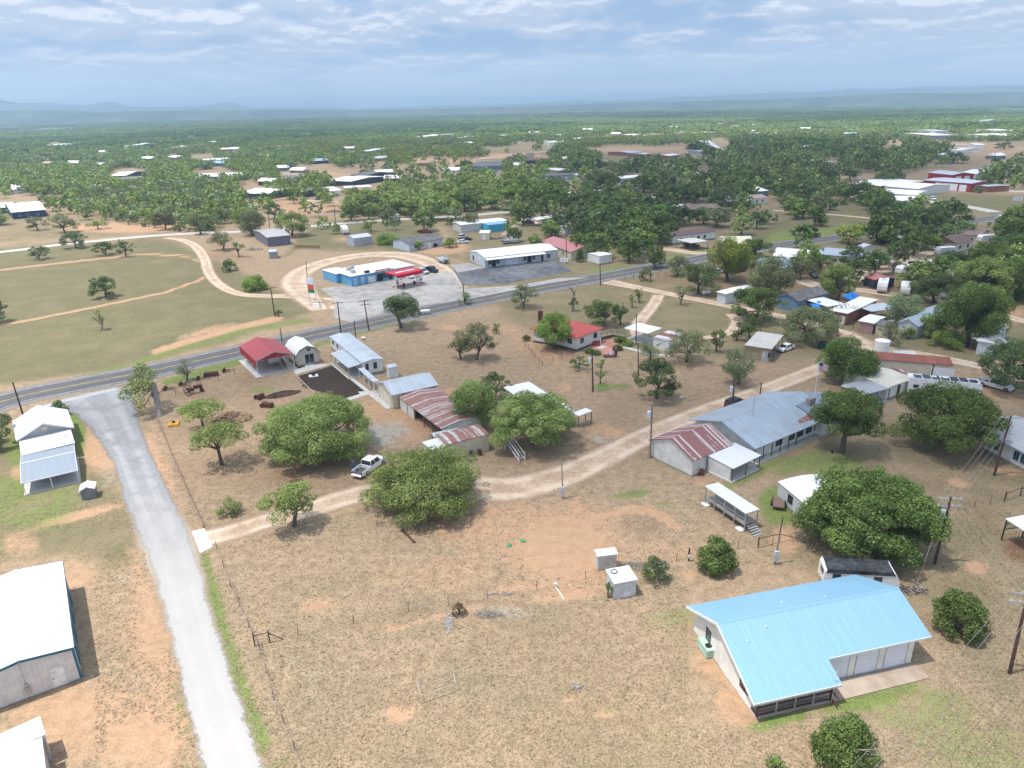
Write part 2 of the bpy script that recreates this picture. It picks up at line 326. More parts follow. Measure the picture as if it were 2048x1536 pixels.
def ground_color(n, use_masks=True):
 t = n.add('ShaderNodeNewGeometry').outputs['Position']
 fine = n.noise(t, 4.5, 4, .8); f2 = n.noise(t, .8, 6, .72); mid = n.noise(t, .13, 5, .6); big = n.noise(t, .028, 4, .55)
 v = n.add('ShaderNodeTexVoronoi'); n.put(v.inputs['Vector'], t); v.inputs['Scale'].default_value = .9; spk = v.outputs['Distance']
 a = n.math('ADD', n.math('MULTIPLY', fine, .62), n.math('MULTIPLY', f2, .38))
 dry = n.mix(n.ss(a, .34, .66), (.185, .132, .080), (.48, .35, .232))
 dry = n.mix(n.ss(mid, .42, .62, 0, .3), dry, n.mix(n.ss(a, .38, .62), (.135, .118, .066), (.34, .28, .18)))
 dry = n.mix(n.ss(big, .45, .65, 0, .35), dry, n.mix(n.ss(a, .38, .62), (.16, .110, .064), (.37, .262, .165)))
 pt = n.ss(n.math('ADD', n.math('MULTIPLY', f2, .6), n.math('MULTIPLY', mid, .4)), .575, .66)
 sandc = n.mix(n.ss(a, .3, .7), (.33, .195, .110), (.52, .345, .220))
 dry = n.mix(n.math('MULTIPLY', pt, .45), dry, sandc)
 if not use_masks: return dry, a
 mk = n.add('ShaderNodeAttribute', attribute_name='mask'); s1 = n.add('ShaderNodeSeparateColor', i_0=mk.outputs['Color'])
 mk2 = n.add('ShaderNodeAttribute', attribute_name='maskb'); s2 = n.add('ShaderNodeSeparateColor', i_0=mk2.outputs['Color'])
 def th(x, amt=.5, lo=.15, hi=.8, nz=None):
  nz = nz if nz is not None else n.math('ADD', n.math('MULTIPLY', f2, .5), n.math('MULTIPLY', mid, .5))
  y = n.math('ADD', x, n.math('MULTIPLY', n.math('SUBTRACT', nz, .5), n.math('MULTIPLY', n.math('MINIMUM', n.math('MULTIPLY', x, 4.), 1.), amt*3)))
  return n.ss(y, lo, hi)
 c = n.mix(th(mk.outputs['Alpha'], .5, .1, .95), dry, n.mix(n.ss(a, .34, .66), (.085, .082, .040), (.215, .200, .105)))
 c = n.mix(th(s1.outputs[2], .5, .1, 1.1), c, n.mix(n.ss(a, .34, .66), (.13, .062, .036), (.29, .165, .105)))
 c = n.mix(th(s1.outputs[0], .55, .10, .62), c, sandc)
 c = n.mix(th(mk2.outputs['Alpha'], .5, .2, 1.), c, n.mix(n.ss(a, .35, .65), (.22, .20, .17), (.48, .44, .38)))
 c = n.mix(th(s1.outputs[1]), c, n.mix(n.ss(a, .32, .66), (.085, .110, .030), (.230, .285, .085)))
 c = n.mix(th(s2.outputs[0], .12, .4, .6), c, n.mix(n.ss(a, .3, .7), (.030, .021, .016), (.085, .062, .048)))
 far = n.noise(n.mapping(t, (.016, .016, .016)), 1., 6, .7)
 far2 = n.noise(n.mapping(t, (.0016, .0016, .0016), (3, 1, 0)), 1., 4, .6)
 wd = n.mix(n.ss(far, .4, .62), (.06, .095, .038), (.185, .26, .105))
 wd = n.mix(n.ss(far2, .5, .7, 0, .5), wd, (.17, .22, .10))
 wd = n.mix(n.math('MULTIPLY', n.ss(far, .63, .68), n.ss(far2, .45, .6)), wd, (.34, .27, .17))
 c = n.mix(s2.outputs[2], c, wd)
 return c, a
gm, n = newmat('dry_grass_ground'); c, a = ground_color(n); bsdf(n, c, .95, 0, a, spec=.1, dist=.12)
me.materials.append(gm)
go = bpy.data.objects.new('ground', me); COL.objects.link(go); tag(go, kind='structure')
# ---------------------------------------------------------------- hills on the horizon
def hills(name, D, prof, seed, dep=2500, z0=0):
 rr = random.Random(seed); mb = MB(); xs = np.linspace(-260, 2350, 180); rows = []
 for k, (fr, hh) in enumerate([(0, 0.0), (.08, .35), (.25, .8), (.45, 1.0), (1., .2)]):
  row = []
  for x in xs:
   d = ray(x, 225); d = d/math.hypot(d[0], d[1]); t = D+fr*dep*(1 if k else 1)
   zt = np.interp(x, [p[0] for p in prof], [p[1] for p in prof])     # elevation in pixels above the true horizon
   hzn = 237-.0209*x; e = (hzn-zt)/F*t+CH
   e = max(e, 1)+rr.uniform(-1, 1)*1.5
   row.append((d[0]*t, d[1]*t, max(z0, e*hh)))
  rows.append(row)
 for i in range(4):
  for j in range(len(xs)-1): mb.poly([rows[i][j], rows[i][j+1], rows[i+1][j+1], rows[i+1][j]])
 m, n = newmat('far_hills'); t = n.add('ShaderNodeNewGeometry').outputs['Position']
 a = n.noise(n.mapping(t, (.004, .004, .01)), 1, 6, .7); b = n.noise(n.mapping(t, (.03, .03, .05)), 1, 4, .7)
 bsdf(n, n.mix(n.ss(n.math('ADD', n.math('MULTIPLY', a, .6), n.math('MULTIPLY', b, .4)), .4, .62), (.025, .045, .02), (.12, .14, .065)), .95, spec=.05)
 tag(mb.build(name, m, smooth=True), kind='structure')
hills('hills', 9500, [(-300, 210), (0, 212), (50, 217), (100, 215), (140, 218), (180, 218), (200, 214), (235, 213), (255, 219), (330, 220), (410, 219), (430, 213), (470, 212), (490, 219), (560, 219), (700, 220), (800, 217), (900, 214), (1010, 212), (1090, 209), (1140, 206), (1300, 203), (1350, 199), (1420, 197), (1530, 192), (1650, 190), (1700, 185), (1750, 187), (1820, 183), (2000, 180), (2350, 172)], 3)
hills('hills', 5600, [(-300, 231), (0, 228), (100, 226), (200, 228), (400, 224), (550, 223), (700, 224), (900, 219), (1100, 214), (1300, 208), (1500, 203), (1700, 196), (1800, 192), (2000, 190), (2350, 182)], 5, 1500)
# ---------------------------------------------------------------- roads
def resample(pts, step=2.):
 P = [np.array(p, float) for p in pts]; n_ = len(P); out = []
 for i in range(n_-1):
  p0 = P[max(i-1, 0)]; p1 = P[i]; p2 = P[i+1]; p3 = P[min(i+2, n_-1)]
  k = max(2, int(np.linalg.norm((p2-p1)[:2])/step))
  for j in range(k):
   t = j/k; out.append(.5*((2*p1)+(-p0+p2)*t+(2*p0-5*p1+4*p2-p3)*t*t+(-p0+3*p1-3*p2+p3)*t**3))
 out.append(P[-1]); return np.array(out)
def strip(name, mat, pxs, wid, z, cols=6, step=2., uvn='UVMap', label=None, cat=None, world=False, off=0.):
 """pxs: photo points on the centre line; wid: metres (number or list)"""
 W_ = wid if isinstance(wid, (list, tuple)) else [wid]*len(pxs)
 pts = [np.append((G(*p) if not world else np.array([p[0], p[1], 0.]))[:2], w) for p, w in zip(pxs, W_)]
 C = resample(pts, step); T = np.gradient(C[:, :2], axis=0); T /= np.linalg.norm(T, axis=1)[:, None]; N = np.stack([-T[:, 1], T[:, 0]], 1)
 L = np.concatenate([[0], np.cumsum(np.linalg.norm(np.diff(C[:, :2], axis=0), axis=1))])
 v = []; f = []; uv = []
 for i in range(len(C)):
  for j in range(cols+1):
   u = -1+2*j/cols; p = C[i, :2]+N[i]*(u*C[i, 2]/2+off); v.append((p[0], p[1], z)); uv.append((u, L[i]))
 for i in range(len(C)-1):
  for j in range(cols): a = i*(cols+1)+j; f.append((a, a+1, a+cols+2, a+cols+1))
 me = bpy.data.meshes.new(name); me.from_pydata(v, [], f); ul = me.uv_layers.new(name='UVMap')
 for li, lp in enumerate(me.loops): ul.data[li].uv = uv[lp.vertex_index]
 me.materials.append(mat); o = bpy.data.objects.new(name, me); COL.objects.link(o); tag(o, label, cat, kind='structure'); return o
def road_mat(name, ca, cb, track=None, edge=(.72, 1.0), alpha=True, rough=.9, nscale=.9, patch=None, streak=0.):
 m, n = newmat(name); t = n.add('ShaderNodeNewGeometry').outputs['Position']; u = n.add('ShaderNodeUVMap', uv_map='UVMap'); s = n.add('ShaderNodeSeparateXYZ', i_0=u.outputs[0])
 au = n.math('ABSOLUTE', s.outputs[0]); fine = n.noise(t, nscale*2.2, 5, .7); mid = n.noise(t, nscale*.3, 4, .6); big = n.noise(t, .05, 3)
 c = n.mix(n.ss(n.math('ADD', n.math('MULTIPLY', fine, .5), n.math('MULTIPLY', mid, .5)), .36, .64), ca, cb)
 if track:
  tr = n.ss(n.math('ABSOLUTE', n.math('SUBTRACT', au, .42)), .06, .24, 1., 0.)
  c = n.mix(n.math('MULTIPLY', tr, n.ss(mid, .3, .6)), c, track)
 if patch: c = n.mix(n.ss(big, .45, .62), c, patch)
 if streak:
  sn = n.noise(n.mapping(u.outputs[0], (5, .03, 1)), 1., 3, .6); c = n.mix(n.ss(sn, .35, .7, 0, streak), c, tuple(x*.6 for x in ca))
 b = bsdf(n, c, rough, 0, fine, spec=.2, dist=.03)
 if alpha:
  y = n.math('ADD', au, n.math('MULTIPLY', n.math('SUBTRACT', n.math('ADD', n.math('MULTIPLY', mid, .5), n.math('MULTIPLY', fine, .5)), .5), 1.3))
  al = n.ss(y, edge[0], edge[1], 1., 0.); n.put(b.inputs['Alpha'], al)
 return m
HW = [(-400, 985), (-200, 888), (0, 804), (150, 770.5), (300, 742), (480, 703), (620, 672), (700, 655), (800, 633), (900, 612), (1024, 587), (1150, 563.5), (1290, 538), (1420, 513), (1520, 496), (1620, 482), (1700, 472), (1800, 462), (1900, 448), (1985, 436), (2100, 420), (2400, 380)]
m_asph = road_mat('asphalt', (.105, .105, .112), (.160, .160, .165), alpha=False, nscale=1.4, patch=(.13, .13, .135), streak=.55)
m_shld = road_mat('road_shoulder', (.22, .20, .18), (.36, .33, .29), edge=(.7, 1.))
strip('road', m_shld, HW, 12.4, .006, 6, 4)
strip('road', m_asph, HW, 8.6, .022, 2, 4)
m_yel = plain((.48, .34, .10), .8, 0, .25, .8); m_wht = plain((.62, .62, .60), .8, 0, .22, .8)
strip('road_marking', m_yel, HW, .15, .030, 1, 4, off=.13); strip('road_marking', m_yel, HW, .15, .030, 1, 4, off=-.13)
strip('road_marking', m_wht, HW, .16, .030, 1, 4, off=3.65); strip('road_marking', m_wht, HW, .16, .030, 1, 4, off=-3.65)
m_dirt = road_mat('dirt_road', (.36, .25, .165), (.57, .44, .325), track=(.60, .475, .36), edge=(.5, .95))
m_caliche = road_mat('pale_gravel_road', (.34, .32, .29), (.55, .52, .47), track=(.62, .57, .50), edge=(.78, 1.0))
m_chip = road_mat('grey_road', (.30, .305, .315), (.43, .435, .44), track=(.46, .46, .46), edge=(.8, 1.), streak=.2)
m_cwhite = road_mat('white_gravel_road', (.36, .28, .20), (.50, .42, .33), edge=(.58, .98))
# side road from the highway down to the bottom edge
SR = [(190, 790), (222, 835), (256, 900), (277, 950), (297, 1000), (320, 1050), (342, 1105), (362, 1170), (384, 1252), (405, 1325), (425, 1400), (455, 1500), (490, 1620), (540, 1790)]
strip('road', m_cwhite, SR, [14, 9, 6.9, 6.7, 6.9, 7.6, 8.2, 6.4, 5.8, 5.6, 5.4, 5.4, 5.4, 5.4], .012, 8)
def fade_road():
 m = road_mat('grey_road', (.22, .222, .23), (.32, .32, .325), track=(.35, .35, .35), edge=(.80, 1.02), streak=.15); n = NT.__new__(NT); n.t = m.node_tree; n.n = m.node_tree.nodes; n.l = m.node_tree.links
 b = [x for x in n.n if x.type == 'BSDF_PRINCIPLED'][0]; src = b.inputs['Base Color'].links[0].from_socket; u = [x for x in n.n if x.type == 'UVMAP'][0]; s_ = n.add('ShaderNodeSeparateXYZ', i_0=u.outputs[0])
 n.put(b.inputs['Base Color'], n.mix(n.ss(s_.outputs[1], 38, 78, 0, .75), src, (.46, .435, .405))); return m
strip('road', fade_road(), SR, [14, 8.5, 6.0, 5.8, 5.8, 5.6, 5.2, 4.7, 4.4, 4.4, 4.4, 4.4, 4.4, 4.4], .020, 8)
strip('road', m_chip, [(60, 822), (130, 806), (185, 795), (240, 778)], [2.5, 5.6, 7, 4], .016, 6)
strip('dirt_lane', m_dirt, [(398, 1080), (470, 1062), (540, 1040), (620, 1018), (720, 988), (830, 976), (940, 974), (1010, 978), (1070, 968), (1140, 946), (1220, 908), (1300, 868), (1400, 826), (1500, 790), (1580, 760), (1640, 737), (1700, 716)], [6, 5.6, 5.8, 6.4, 7.4, 9, 10, 10, 9.4, 8.6, 8, 7.2, 6.8, 6.4, 6.2, 6.4, 7], .010, 8)
strip('dirt_lane', m_dirt, [(1215, 563), (1290, 578), (1360, 592), (1470, 614), (1580, 637), (1680, 664), (1720, 682), (1780, 700), (1860, 712), (1940, 728), (2100, 762)], [9, 6.5, 6, 6, 6, 6.5, 8, 7.4, 6.4, 6, 6], .010, 6)
strip('dirt_lane', m_dirt, [(1680, 664), (1716, 690), (1700, 716), (1660, 732)], [8, 11, 11, 8], .013, 6)
strip('dirt_lane', m_dirt, [(1318, 590), (1305, 612), (1285, 636), (1272, 655), (1275, 672)], [5, 5, 5, 5, 4], .008, 6)
strip('dirt_lane', m_dirt, [(1460, 628), (1475, 640), (1465, 660), (1435, 672), (1350, 680)], [4, 5, 4, 3.4, 3], .007, 6)
strip('dirt_lane', m_dirt, [(690, 612), (640, 600), (590, 592), (540, 592), (480, 588), (440, 570), (418, 545), (408, 515), (390, 492), (360, 479), (330, 476)], [14, 10, 8, 6, 5, 5, 5, 5.4, 6, 6, 5], .008, 6)
strip('dirt_lane', m_dirt, [(640, 620), (600, 580), (590, 560), (610, 540), (660, 522), (730, 510), (800, 510), (850, 522), (890, 545), (920, 575)], [7, 13, 13, 13, 14, 15, 16, 13, 11, 8], .009, 8)
m_lt = road_mat('light_county_road', (.40, .38, .35), (.55, .52, .48), edge=(.8, 1.))
strip('road', m_lt, [(-200, 522), (0, 504), (60, 497), (130, 488), (200, 481), (300, 472), (380, 467), (460, 464), (560, 458), (680, 447), (740, 442), (830, 437), (930, 432), (1000, 425), (1110, 416)], 6.5, .010, 4, 6)
strip('road', m_lt, [(590, 400), (680, 404), (760, 408), (830, 409), (920, 411), (1010, 412), (1060, 414)], 5, .012, 4, 6)
strip('dirt_lane', m_dirt, [(820, 330), (900, 322), (960, 318), (1030, 308), (1150, 300), (1300, 298), (1420, 294)], 9, .010, 4, 12)
strip('dirt_lane', m_dirt, [(1990, 300), (2050, 296), (2120, 292)], 8, .010, 4, 12)
strip('dirt_lane', m_dirt, [(1290, 505), (1330, 498), (1380, 505), (1430, 508)], [5, 8, 8, 8], .009, 6)
strip('dirt_lane', m_dirt, [(1300, 498), (1310, 478), (1280, 455), (1255, 440)], 6, .009, 6)
strip('dirt_lane', m_dirt, [(1010, 470), (1035, 450), (1050, 440), (1120, 460), (1160, 478)], 6, .009, 6)
strip('dirt_lane', m_dirt, [(1540, 420), (1650, 428), (1740, 436), (1860, 445)], 5, .009, 4, 6)
strip('dirt_lane', m_dirt, [(1700, 560), (1760, 540), (1830, 515), (1870, 500)], [10, 9, 7, 6], .009, 6)
strip('dirt_lane', m_dirt, [(1600, 560), (1650, 575), (1720, 580), (1790, 590), (1880, 600), (2060, 645)], [9, 9, 8, 7, 6, 6], .009, 6)
strip('dirt_lane', m_dirt, [(1110, 366), (1125, 380), (1180, 386), (1240, 390)], 4, .009, 4, 6)
strip('road', m_lt, [(1760, 368), (1860, 376), (1950, 380), (2080, 384)], 7, .011, 4, 8)
strip('road', m_lt, [(1800, 402), (1860, 403), (1930, 412), (1990, 424)], [12, 9, 7, 8], .012, 4, 8)
# concrete / paved aprons as flat polygons
def pad(name, mat, pts, z, h=0., label=None, cat=None, kind='structure', world=False):
 mb = MB(); P = [G(*p, 0) if not world else p for p in pts]
 if h:
  b = [(p[0], p[1], -.05) for p in P]; t = [(p[0], p[1], z+h) for p in P]; mb.loft([b, t])
 else: mb.poly([(p[0], p[1], z) for p in P])
 o = mb.build(name, mat); tag(o, label, cat, kind=kind); return o
m_conc = patchy((.30, .275, .24), (.47, .44, .40), .5); m_fresh = patchy((.46, .44, .40), (.58, .56, .52), .8)
m_lot = patchy((.26, .245, .23), (.42, .40, .375), .35); m_lot2 = patchy((.085, .09, .10), (.20, .205, .215), .45)
pad('parking_apron', m_lot, [(640, 577), (700, 570), (760, 560), (830, 548), (905, 545), (925, 578), (1040, 570), (1120, 556), (1180, 555), (1100, 566), (940, 598), (800, 618), (700, 645), (668, 634), (672, 600)], .024)
pad('parking_apron', m_lot2, [(905, 538), (970, 536), (1116, 522), (1146, 543), (1020, 566), (925, 572)], .034)
pad('parking_apron', m_lot, [(900, 530), (939, 526), (970, 536), (915, 545)], .036)
pad('driveway_slab', m_fresh, [(383, 1063), (409, 1057), (426, 1094), (400, 1107)], .03, .02)
# grass tufts of the near ground: real blades in clumps, one mass
def tufts():
 rg = np.random.default_rng(21); n_ = 46000; px = rg.uniform(-40, 2090, n_); py = 860+rg.uniform(0, 1, n_)**.8*700; D = AF[None]+(px-1024)[:, None]/F*AR-(py-768)[:, None]/F*AU; t = -CH/D[:, 2]; X = D[:, 0]*t; Y = D[:, 1]*t
 road = np.interp(py, [p[1] for p in SR], [p[0] for p in SR]); lane = np.interp(px, [380, 620, 830, 1010, 1140, 1300, 1500, 1640], [1083, 1018, 976, 978, 946, 868, 790, 737])
 xi = np.clip(np.searchsorted(gx, X), 0, nx-1); yi = np.clip(np.searchsorted(gy, Y), 0, ny-1); g = mask[yi*nx+xi]
 ok = (abs(px-road) > 52) & (abs(py-lane) > 24) & (g[:, SAND] < .55) & (rg.uniform(0, 1, n_) < .9); ok &= ~((px < 190) & (py > 1100)) & ~((px > 1375) & (px < 1880) & (py > 1130) & (py < 1450)) & ~((px < 175) & (py < 975)) & ~((px > 1300)&(px < 1700)&(py < 960))
 X, Y, g = X[ok], Y[ok], g[ok]; m_ = len(X); V_ = []; T_ = []
 for k in range(3):
  a = rg.uniform(0, 6.28, m_); h = rg.uniform(.015, .07, m_); w = rg.uniform(.025, .085, m_); x = X+rg.uniform(-.12, .12, m_); y = Y+rg.uniform(-.12, .12, m_); ca, sa = np.cos(a)*w, np.sin(a)*w; ln = rg.uniform(-.12, .12, (2, m_)); z0 = np.full(m_, .0)
  q = np.stack([np.stack([x-ca, y-sa, z0], 1), np.stack([x+ca, y+sa, z0], 1), np.stack([x+ca*1.2+ln[0], y+sa*1.2+ln[1], h], 1), np.stack([x-ca*1.2+ln[0], y-sa*1.2+ln[1], h*.8], 1)], 1); V_.append(q.reshape(-1, 3))
  tt = np.zeros((m_, 4, 4)); tt[:, :, 0] = np.clip(rg.uniform(0, .75, m_)+g[:, GRN]*.6-0*h, 0, 1)[:, None]; tt[:, :, 1] = g[:, GRN][:, None]*.5+g[:, OLV][:, None]*.35; tt[:, :, 3] = 1; T_.append(tt.reshape(-1, 4))
 V_ = np.concatenate(V_); T_ = np.concatenate(T_); N = len(V_); me = bpy.data.meshes.new('grass'); me.vertices.add(N); me.vertices.foreach_set('co', V_.astype(np.float32).ravel()); me.loops.add(N); me.loops.foreach_set('vertex_index', np.arange(N, dtype=np.int32)); me.polygons.add(N//4)
 me.polygons.foreach_set('loop_start', np.arange(0, N, 4, dtype=np.int32)); me.polygons.foreach_set('loop_total', np.full(N//4, 4, np.int32)); me.update(calc_edges=True); ca = me.attributes.new('tint', 'FLOAT_COLOR', 'POINT'); ca.data.foreach_set('color', T_.astype(np.float32).ravel())
 m, n = newmat('dry_grass'); at = n.add('ShaderNodeAttribute', attribute_name='tint'); s = n.add('ShaderNodeSeparateColor', i_0=at.outputs['Color']); bsdf(n, n.mix(s.outputs[1], n.mix(s.outputs[0], (.20, .155, .095), (.46, .365, .24)), (.12, .155, .045)), .9, spec=.1); me.materials.append(m)
 o = bpy.data.objects.new('grass', me); COL.objects.link(o); tag(o, 'dry tan and green grass tufts of the nearer fields', 'grass', kind='stuff')
tufts()
# ================================================================ FOLIAGE
def leafmat(key, ca, cb, cc):
 if key in MATS: return MATS[key]
 m, n = newmat('foliage'); at = n.add('ShaderNodeAttribute', attribute_name='tint'); s = n.add('ShaderNodeSeparateColor', i_0=at.outputs['Color'])
 oi = n.add('ShaderNodeObjectInfo')
 c = n.mix(s.outputs[0], ca, cb); c = n.mix(n.ss(s.outputs[1], .8, .95), c, cc)
 hv = n.add('ShaderNodeHueSaturation'); n.put(hv.inputs['Color'], c); n.put(hv.inputs['Hue'], n.math('ADD', n.math('MULTIPLY', oi.outputs['Random'], .014), .490)); n.put(hv.inputs['Value'], n.math('ADD', n.math('MULTIPLY', oi.outputs['Random'], .34), .86))
 d = n.add('ShaderNodeBsdfDiffuse', i_0=hv.outputs[0]); tr = n.add('ShaderNodeBsdfTranslucent', i_0=n.mix(.35, hv.outputs[0], (.16, .22, .03)))
 gl = n.add('ShaderNodeBsdfGlossy'); gl.inputs['Roughness'].default_value = .45; gl.inputs['Color'].default_value = (.8, .85, .9, 1)
 mx = n.add('ShaderNodeMixShader', i_0=.3, i_1=d.outputs[0], i_2=tr.outputs[0]); mx2 = n.add('ShaderNodeMixShader', i_0=.05, i_1=mx.outputs[0], i_2=gl.outputs[0])
 n.add('ShaderNodeOutputMaterial', i_0=mx.outputs[0]); MATS[key] = m; return m
TONE = {
 'oak':   leafmat('oak', (.145, .205, .055), (.36, .46, .145), (.46, .50, .22)),
 'bright':leafmat('bright', (.135, .210, .040), (.290, .410, .100), (.38, .44, .16)),
 'dark':  leafmat('dark', (.064, .104, .038), (.160, .230, .086), (.23, .28, .13)),
 'deep':  leafmat('deep', (.058, .100, .026), (.190, .280, .076), (.29, .35, .14)),
 'olive': leafmat('olive', (.14, .165, .072), (.29, .32, .155), (.34, .34, .22)),
 'pale':  leafmat('pale', (.145, .205, .095), (.280, .360, .175), (.38, .43, .28)),
 'brown': leafmat('brown', (.10, .075, .045), (.19, .14, .085), (.25, .19, .12)),
 'lime':  leafmat('lime', (.150, .225, .035), (.320, .430, .090), (.50, .30, .10)),
}
m_bark, n = newmat('bark'); t = n.add('ShaderNodeTexCoord').outputs['Object']; a = n.noise(n.mapping(t, (3, 3, .8)), 2, 5, .7)
bsdf(n, n.mix(a, (.055, .043, .034), (.20, .165, .135)), .95, 0, a, spec=.1, dist=.05)
m_dead, n = newmat('dead_wood'); t = n.add('ShaderNodeTexCoord').outputs['Object']; a = n.noise(t, 3, 5, .7)
bsdf(n, n.mix(a, (.17, .145, .12), (.42, .38, .34)), .95, 0, a, spec=.1, dist=.05)
def crown_arrays(rng, blobs, leaf, cover=1.15, up=.35):
 """blobs: list of (x,y,z,r,flat). returns verts(N*4,3), tint(N*4,4)"""
 VV = []; TT = []
 for (bx, by, bz, br, fl) in blobs:
  k = max(6, int(4*math.pi*br*br*cover*(.5+.5*fl)/(leaf*leaf*1.1)))
  d = rng.normal(size=(k, 3)); d[:, 2] += .25; d /= np.linalg.norm(d, axis=1)[:, None]
  lump = 1+.16*np.sin(d[:, 0]*5+bx*3)*np.cos(d[:, 1]*6+by*2)
  rr = br*lump*rng.uniform(.62, 1.06, k)**.6
  c = np.stack([bx+d[:, 0]*rr, by+d[:, 1]*rr, bz+d[:, 2]*rr*fl], 1)
  nrm = d*np.array([1, 1, 1.0/fl])+rng.normal(size=(k, 3))*.55+[0, 0, up]; nrm /= np.linalg.norm(nrm, axis=1)[:, None]
  ref = rng.normal(size=(k, 3)); a = np.cross(nrm, ref); a /= np.linalg.norm(a, axis=1)[:, None]; b = np.cross(nrm, a)
  sz = leaf*rng.uniform(.45, .95, k)[:, None]
  a *= sz; b *= sz*rng.uniform(.45, .9, k)[:, None]
  q = np.stack([c-a, c-b*.9+a*.1, c+a, c+b*.9-a*.1], 1); VV.append(q.reshape(-1, 3))
  tb = rng.uniform(.05, .95); tv = np.clip(tb+rng.normal(size=k)*.22, 0, 1); t4 = np.zeros((k, 4, 4)); t4[:, :, 0] = tv[:, None]; t4[:, :, 1] = rng.uniform(0, 1, k)[:, None]; t4[:, :, 3] = 1
  TT.append(t4.reshape(-1, 4))
 return np.concatenate(VV), np.concatenate(TT)
def quads_mesh(name, Vv, Tt, mat):
 me = bpy.data.meshes.new(name); N = len(Vv); me.vertices.add(N); me.vertices.foreach_set('co', Vv.astype(np.float32).ravel())
 me.loops.add(N); me.loops.foreach_set('vertex_index', np.arange(N, dtype=np.int32)); k = N//4
 me.polygons.add(k); me.polygons.foreach_set('loop_start', np.arange(0, N, 4, dtype=np.int32)); me.polygons.foreach_set('loop_total', np.full(k, 4, np.int32))
 me.update(calc_edges=True); ca = me.attributes.new('tint', 'FLOAT_COLOR', 'POINT'); ca.data.foreach_set('color', Tt.astype(np.float32).ravel())
 me.materials.append(mat); return me
def make_blobs(rng, Rr, H, form, nb):
 B = []
 if form in ('dome', 'round'):
  for i in range(max(5, nb//3)):      # ragged sprays beyond the outline
   a = rng.uniform(0, 6.28); e = rng.uniform(.05, 1.25); r = Rr*rng.uniform(.86, 1.08)*math.cos(e); B.append((r*math.cos(a), r*math.sin(a), H*(.42+.50*math.sin(e)*rng.uniform(.85, 1.15)), Rr*rng.uniform(.07, .14), .8))
 if form == 'dome':        # wide live-oak dome
  base = .30*H
  for i in range(nb):
   a = i*2.399963+rng.uniform(-.3, .3); q = math.sqrt((i+.5)/nb); r = q*Rr*rng.uniform(.62, .92)
   z = base+(H*.86-base)*math.sqrt(max(0, 1-(q*.93)**2))*rng.uniform(.80, 1.06); br = Rr*rng.uniform(.13, .30)*(1.1-.25*q); z -= (rng.uniform(0, 1) < .2)*.16*H
   B.append((r*math.cos(a), r*math.sin(a), z, br, rng.uniform(.6, .8)))
  for i in range(nb//2):
   a = rng.uniform(0, 6.28); r = Rr*rng.uniform(.45, .86); B.append((r*math.cos(a), r*math.sin(a), base*rng.uniform(.75, 1.35), Rr*rng.uniform(.16, .24), .65))
 elif form == 'round':
  for i in range(nb):
   d = rng.normal(size=3); d /= np.linalg.norm(d); r = Rr*rng.uniform(.45, .78)
   B.append((d[0]*r, d[1]*r, H*.56+d[2]*H*.32, Rr*rng.uniform(.26, .40), .9))
 elif form == 'bush':      # foliage to the ground
  for i in range(nb):
   d = rng.normal(size=3); d[2] = abs(d[2])*.9; d /= np.linalg.norm(d); r = Rr*rng.uniform(.5, .8)
   B.append((d[0]*r, d[1]*r, H*.22+d[2]*H*.52, Rr*rng.uniform(.22, .34), .9))
  B += [(0, 0, H*.62, Rr*.36, .9), (Rr*.2, -Rr*.1, H*.45, Rr*.4, .9)]
  for i in range(nb//3):
   a = rng.uniform(0, 6.28); B.append((math.cos(a)*Rr*.7, math.sin(a)*Rr*.7, H*.16, Rr*.22, .8))
 elif form == 'tiers':     # open crown of flat clumps
  for i in range(nb):
   a = i*2.399963+rng.uniform(-.5, .5); q = rng.uniform(.15, 1); B.append((q*Rr*.82*math.cos(a), q*Rr*.82*math.sin(a), H*(.42+.50*rng.uniform(0, 1)*(1.12-q*.55)), Rr*rng.uniform(.20, .32), .7))
 elif form == 'umbrella':
  for i in range(nb):
   a = i*2.399963; q = math.sqrt((i+.5)/nb); B.append((q*Rr*.84*math.cos(a), q*Rr*.84*math.sin(a), H*(.62+.22*math.sqrt(max(0, 1-q*q)))+rng.uniform(-.03, .04)*H, Rr*rng.uniform(.20, .30), .75))
 return B
def trunk_mb(rng, B, Rr, H, form, multi=1, nl=9):
 mb = MB(); tr = max(.09, .030*H+.016*Rr)
 if form == 'bush':
  for b in B[:nl]: mb.tube([(0, 0, -.1), (b[0]*.5, b[1]*.5, b[2]*.5), (b[0], b[1], b[2])], [tr*.5, tr*.3, tr*.08], 5)
  return mb
 for s in range(multi):
  ox, oy = (0, 0) if multi == 1 else (rng.uniform(-.3, .3), rng.uniform(-.3, .3)); lx, ly = rng.uniform(-.12, .12, 2)*H*.5*(1+multi*.4)
  fork = (ox+lx, oy+ly, H*(.30 if form != 'umbrella' else .42)); w = tr/(multi**.5)
  mb.tube([(ox, oy, -.2), (ox+lx*.3, oy+ly*.3, H*.12), fork], [w*1.25, w, w*.85], 7)
  for b in sorted(B, key=lambda q: rng.uniform(0, 1))[:max(4, nl//multi)]:
   m1 = (fork[0]*.6+b[0]*.4+rng.uniform(-.1, .1)*Rr, fork[1]*.6+b[1]*.4+rng.uniform(-.1, .1)*Rr, fork[2]*.55+b[2]*.45)
   mb.tube([fork, m1, (b[0], b[1], b[2])], [w*.6, w*.36, w*.09], 5)
   e = (b[0]+rng.uniform(-1, 1)*b[3]*.7, b[1]+rng.uniform(-1, 1)*b[3]*.7, b[2]+b[3]*.4); mb.tube([m1, e], [w*.2, w*.05], 4)
 return mb
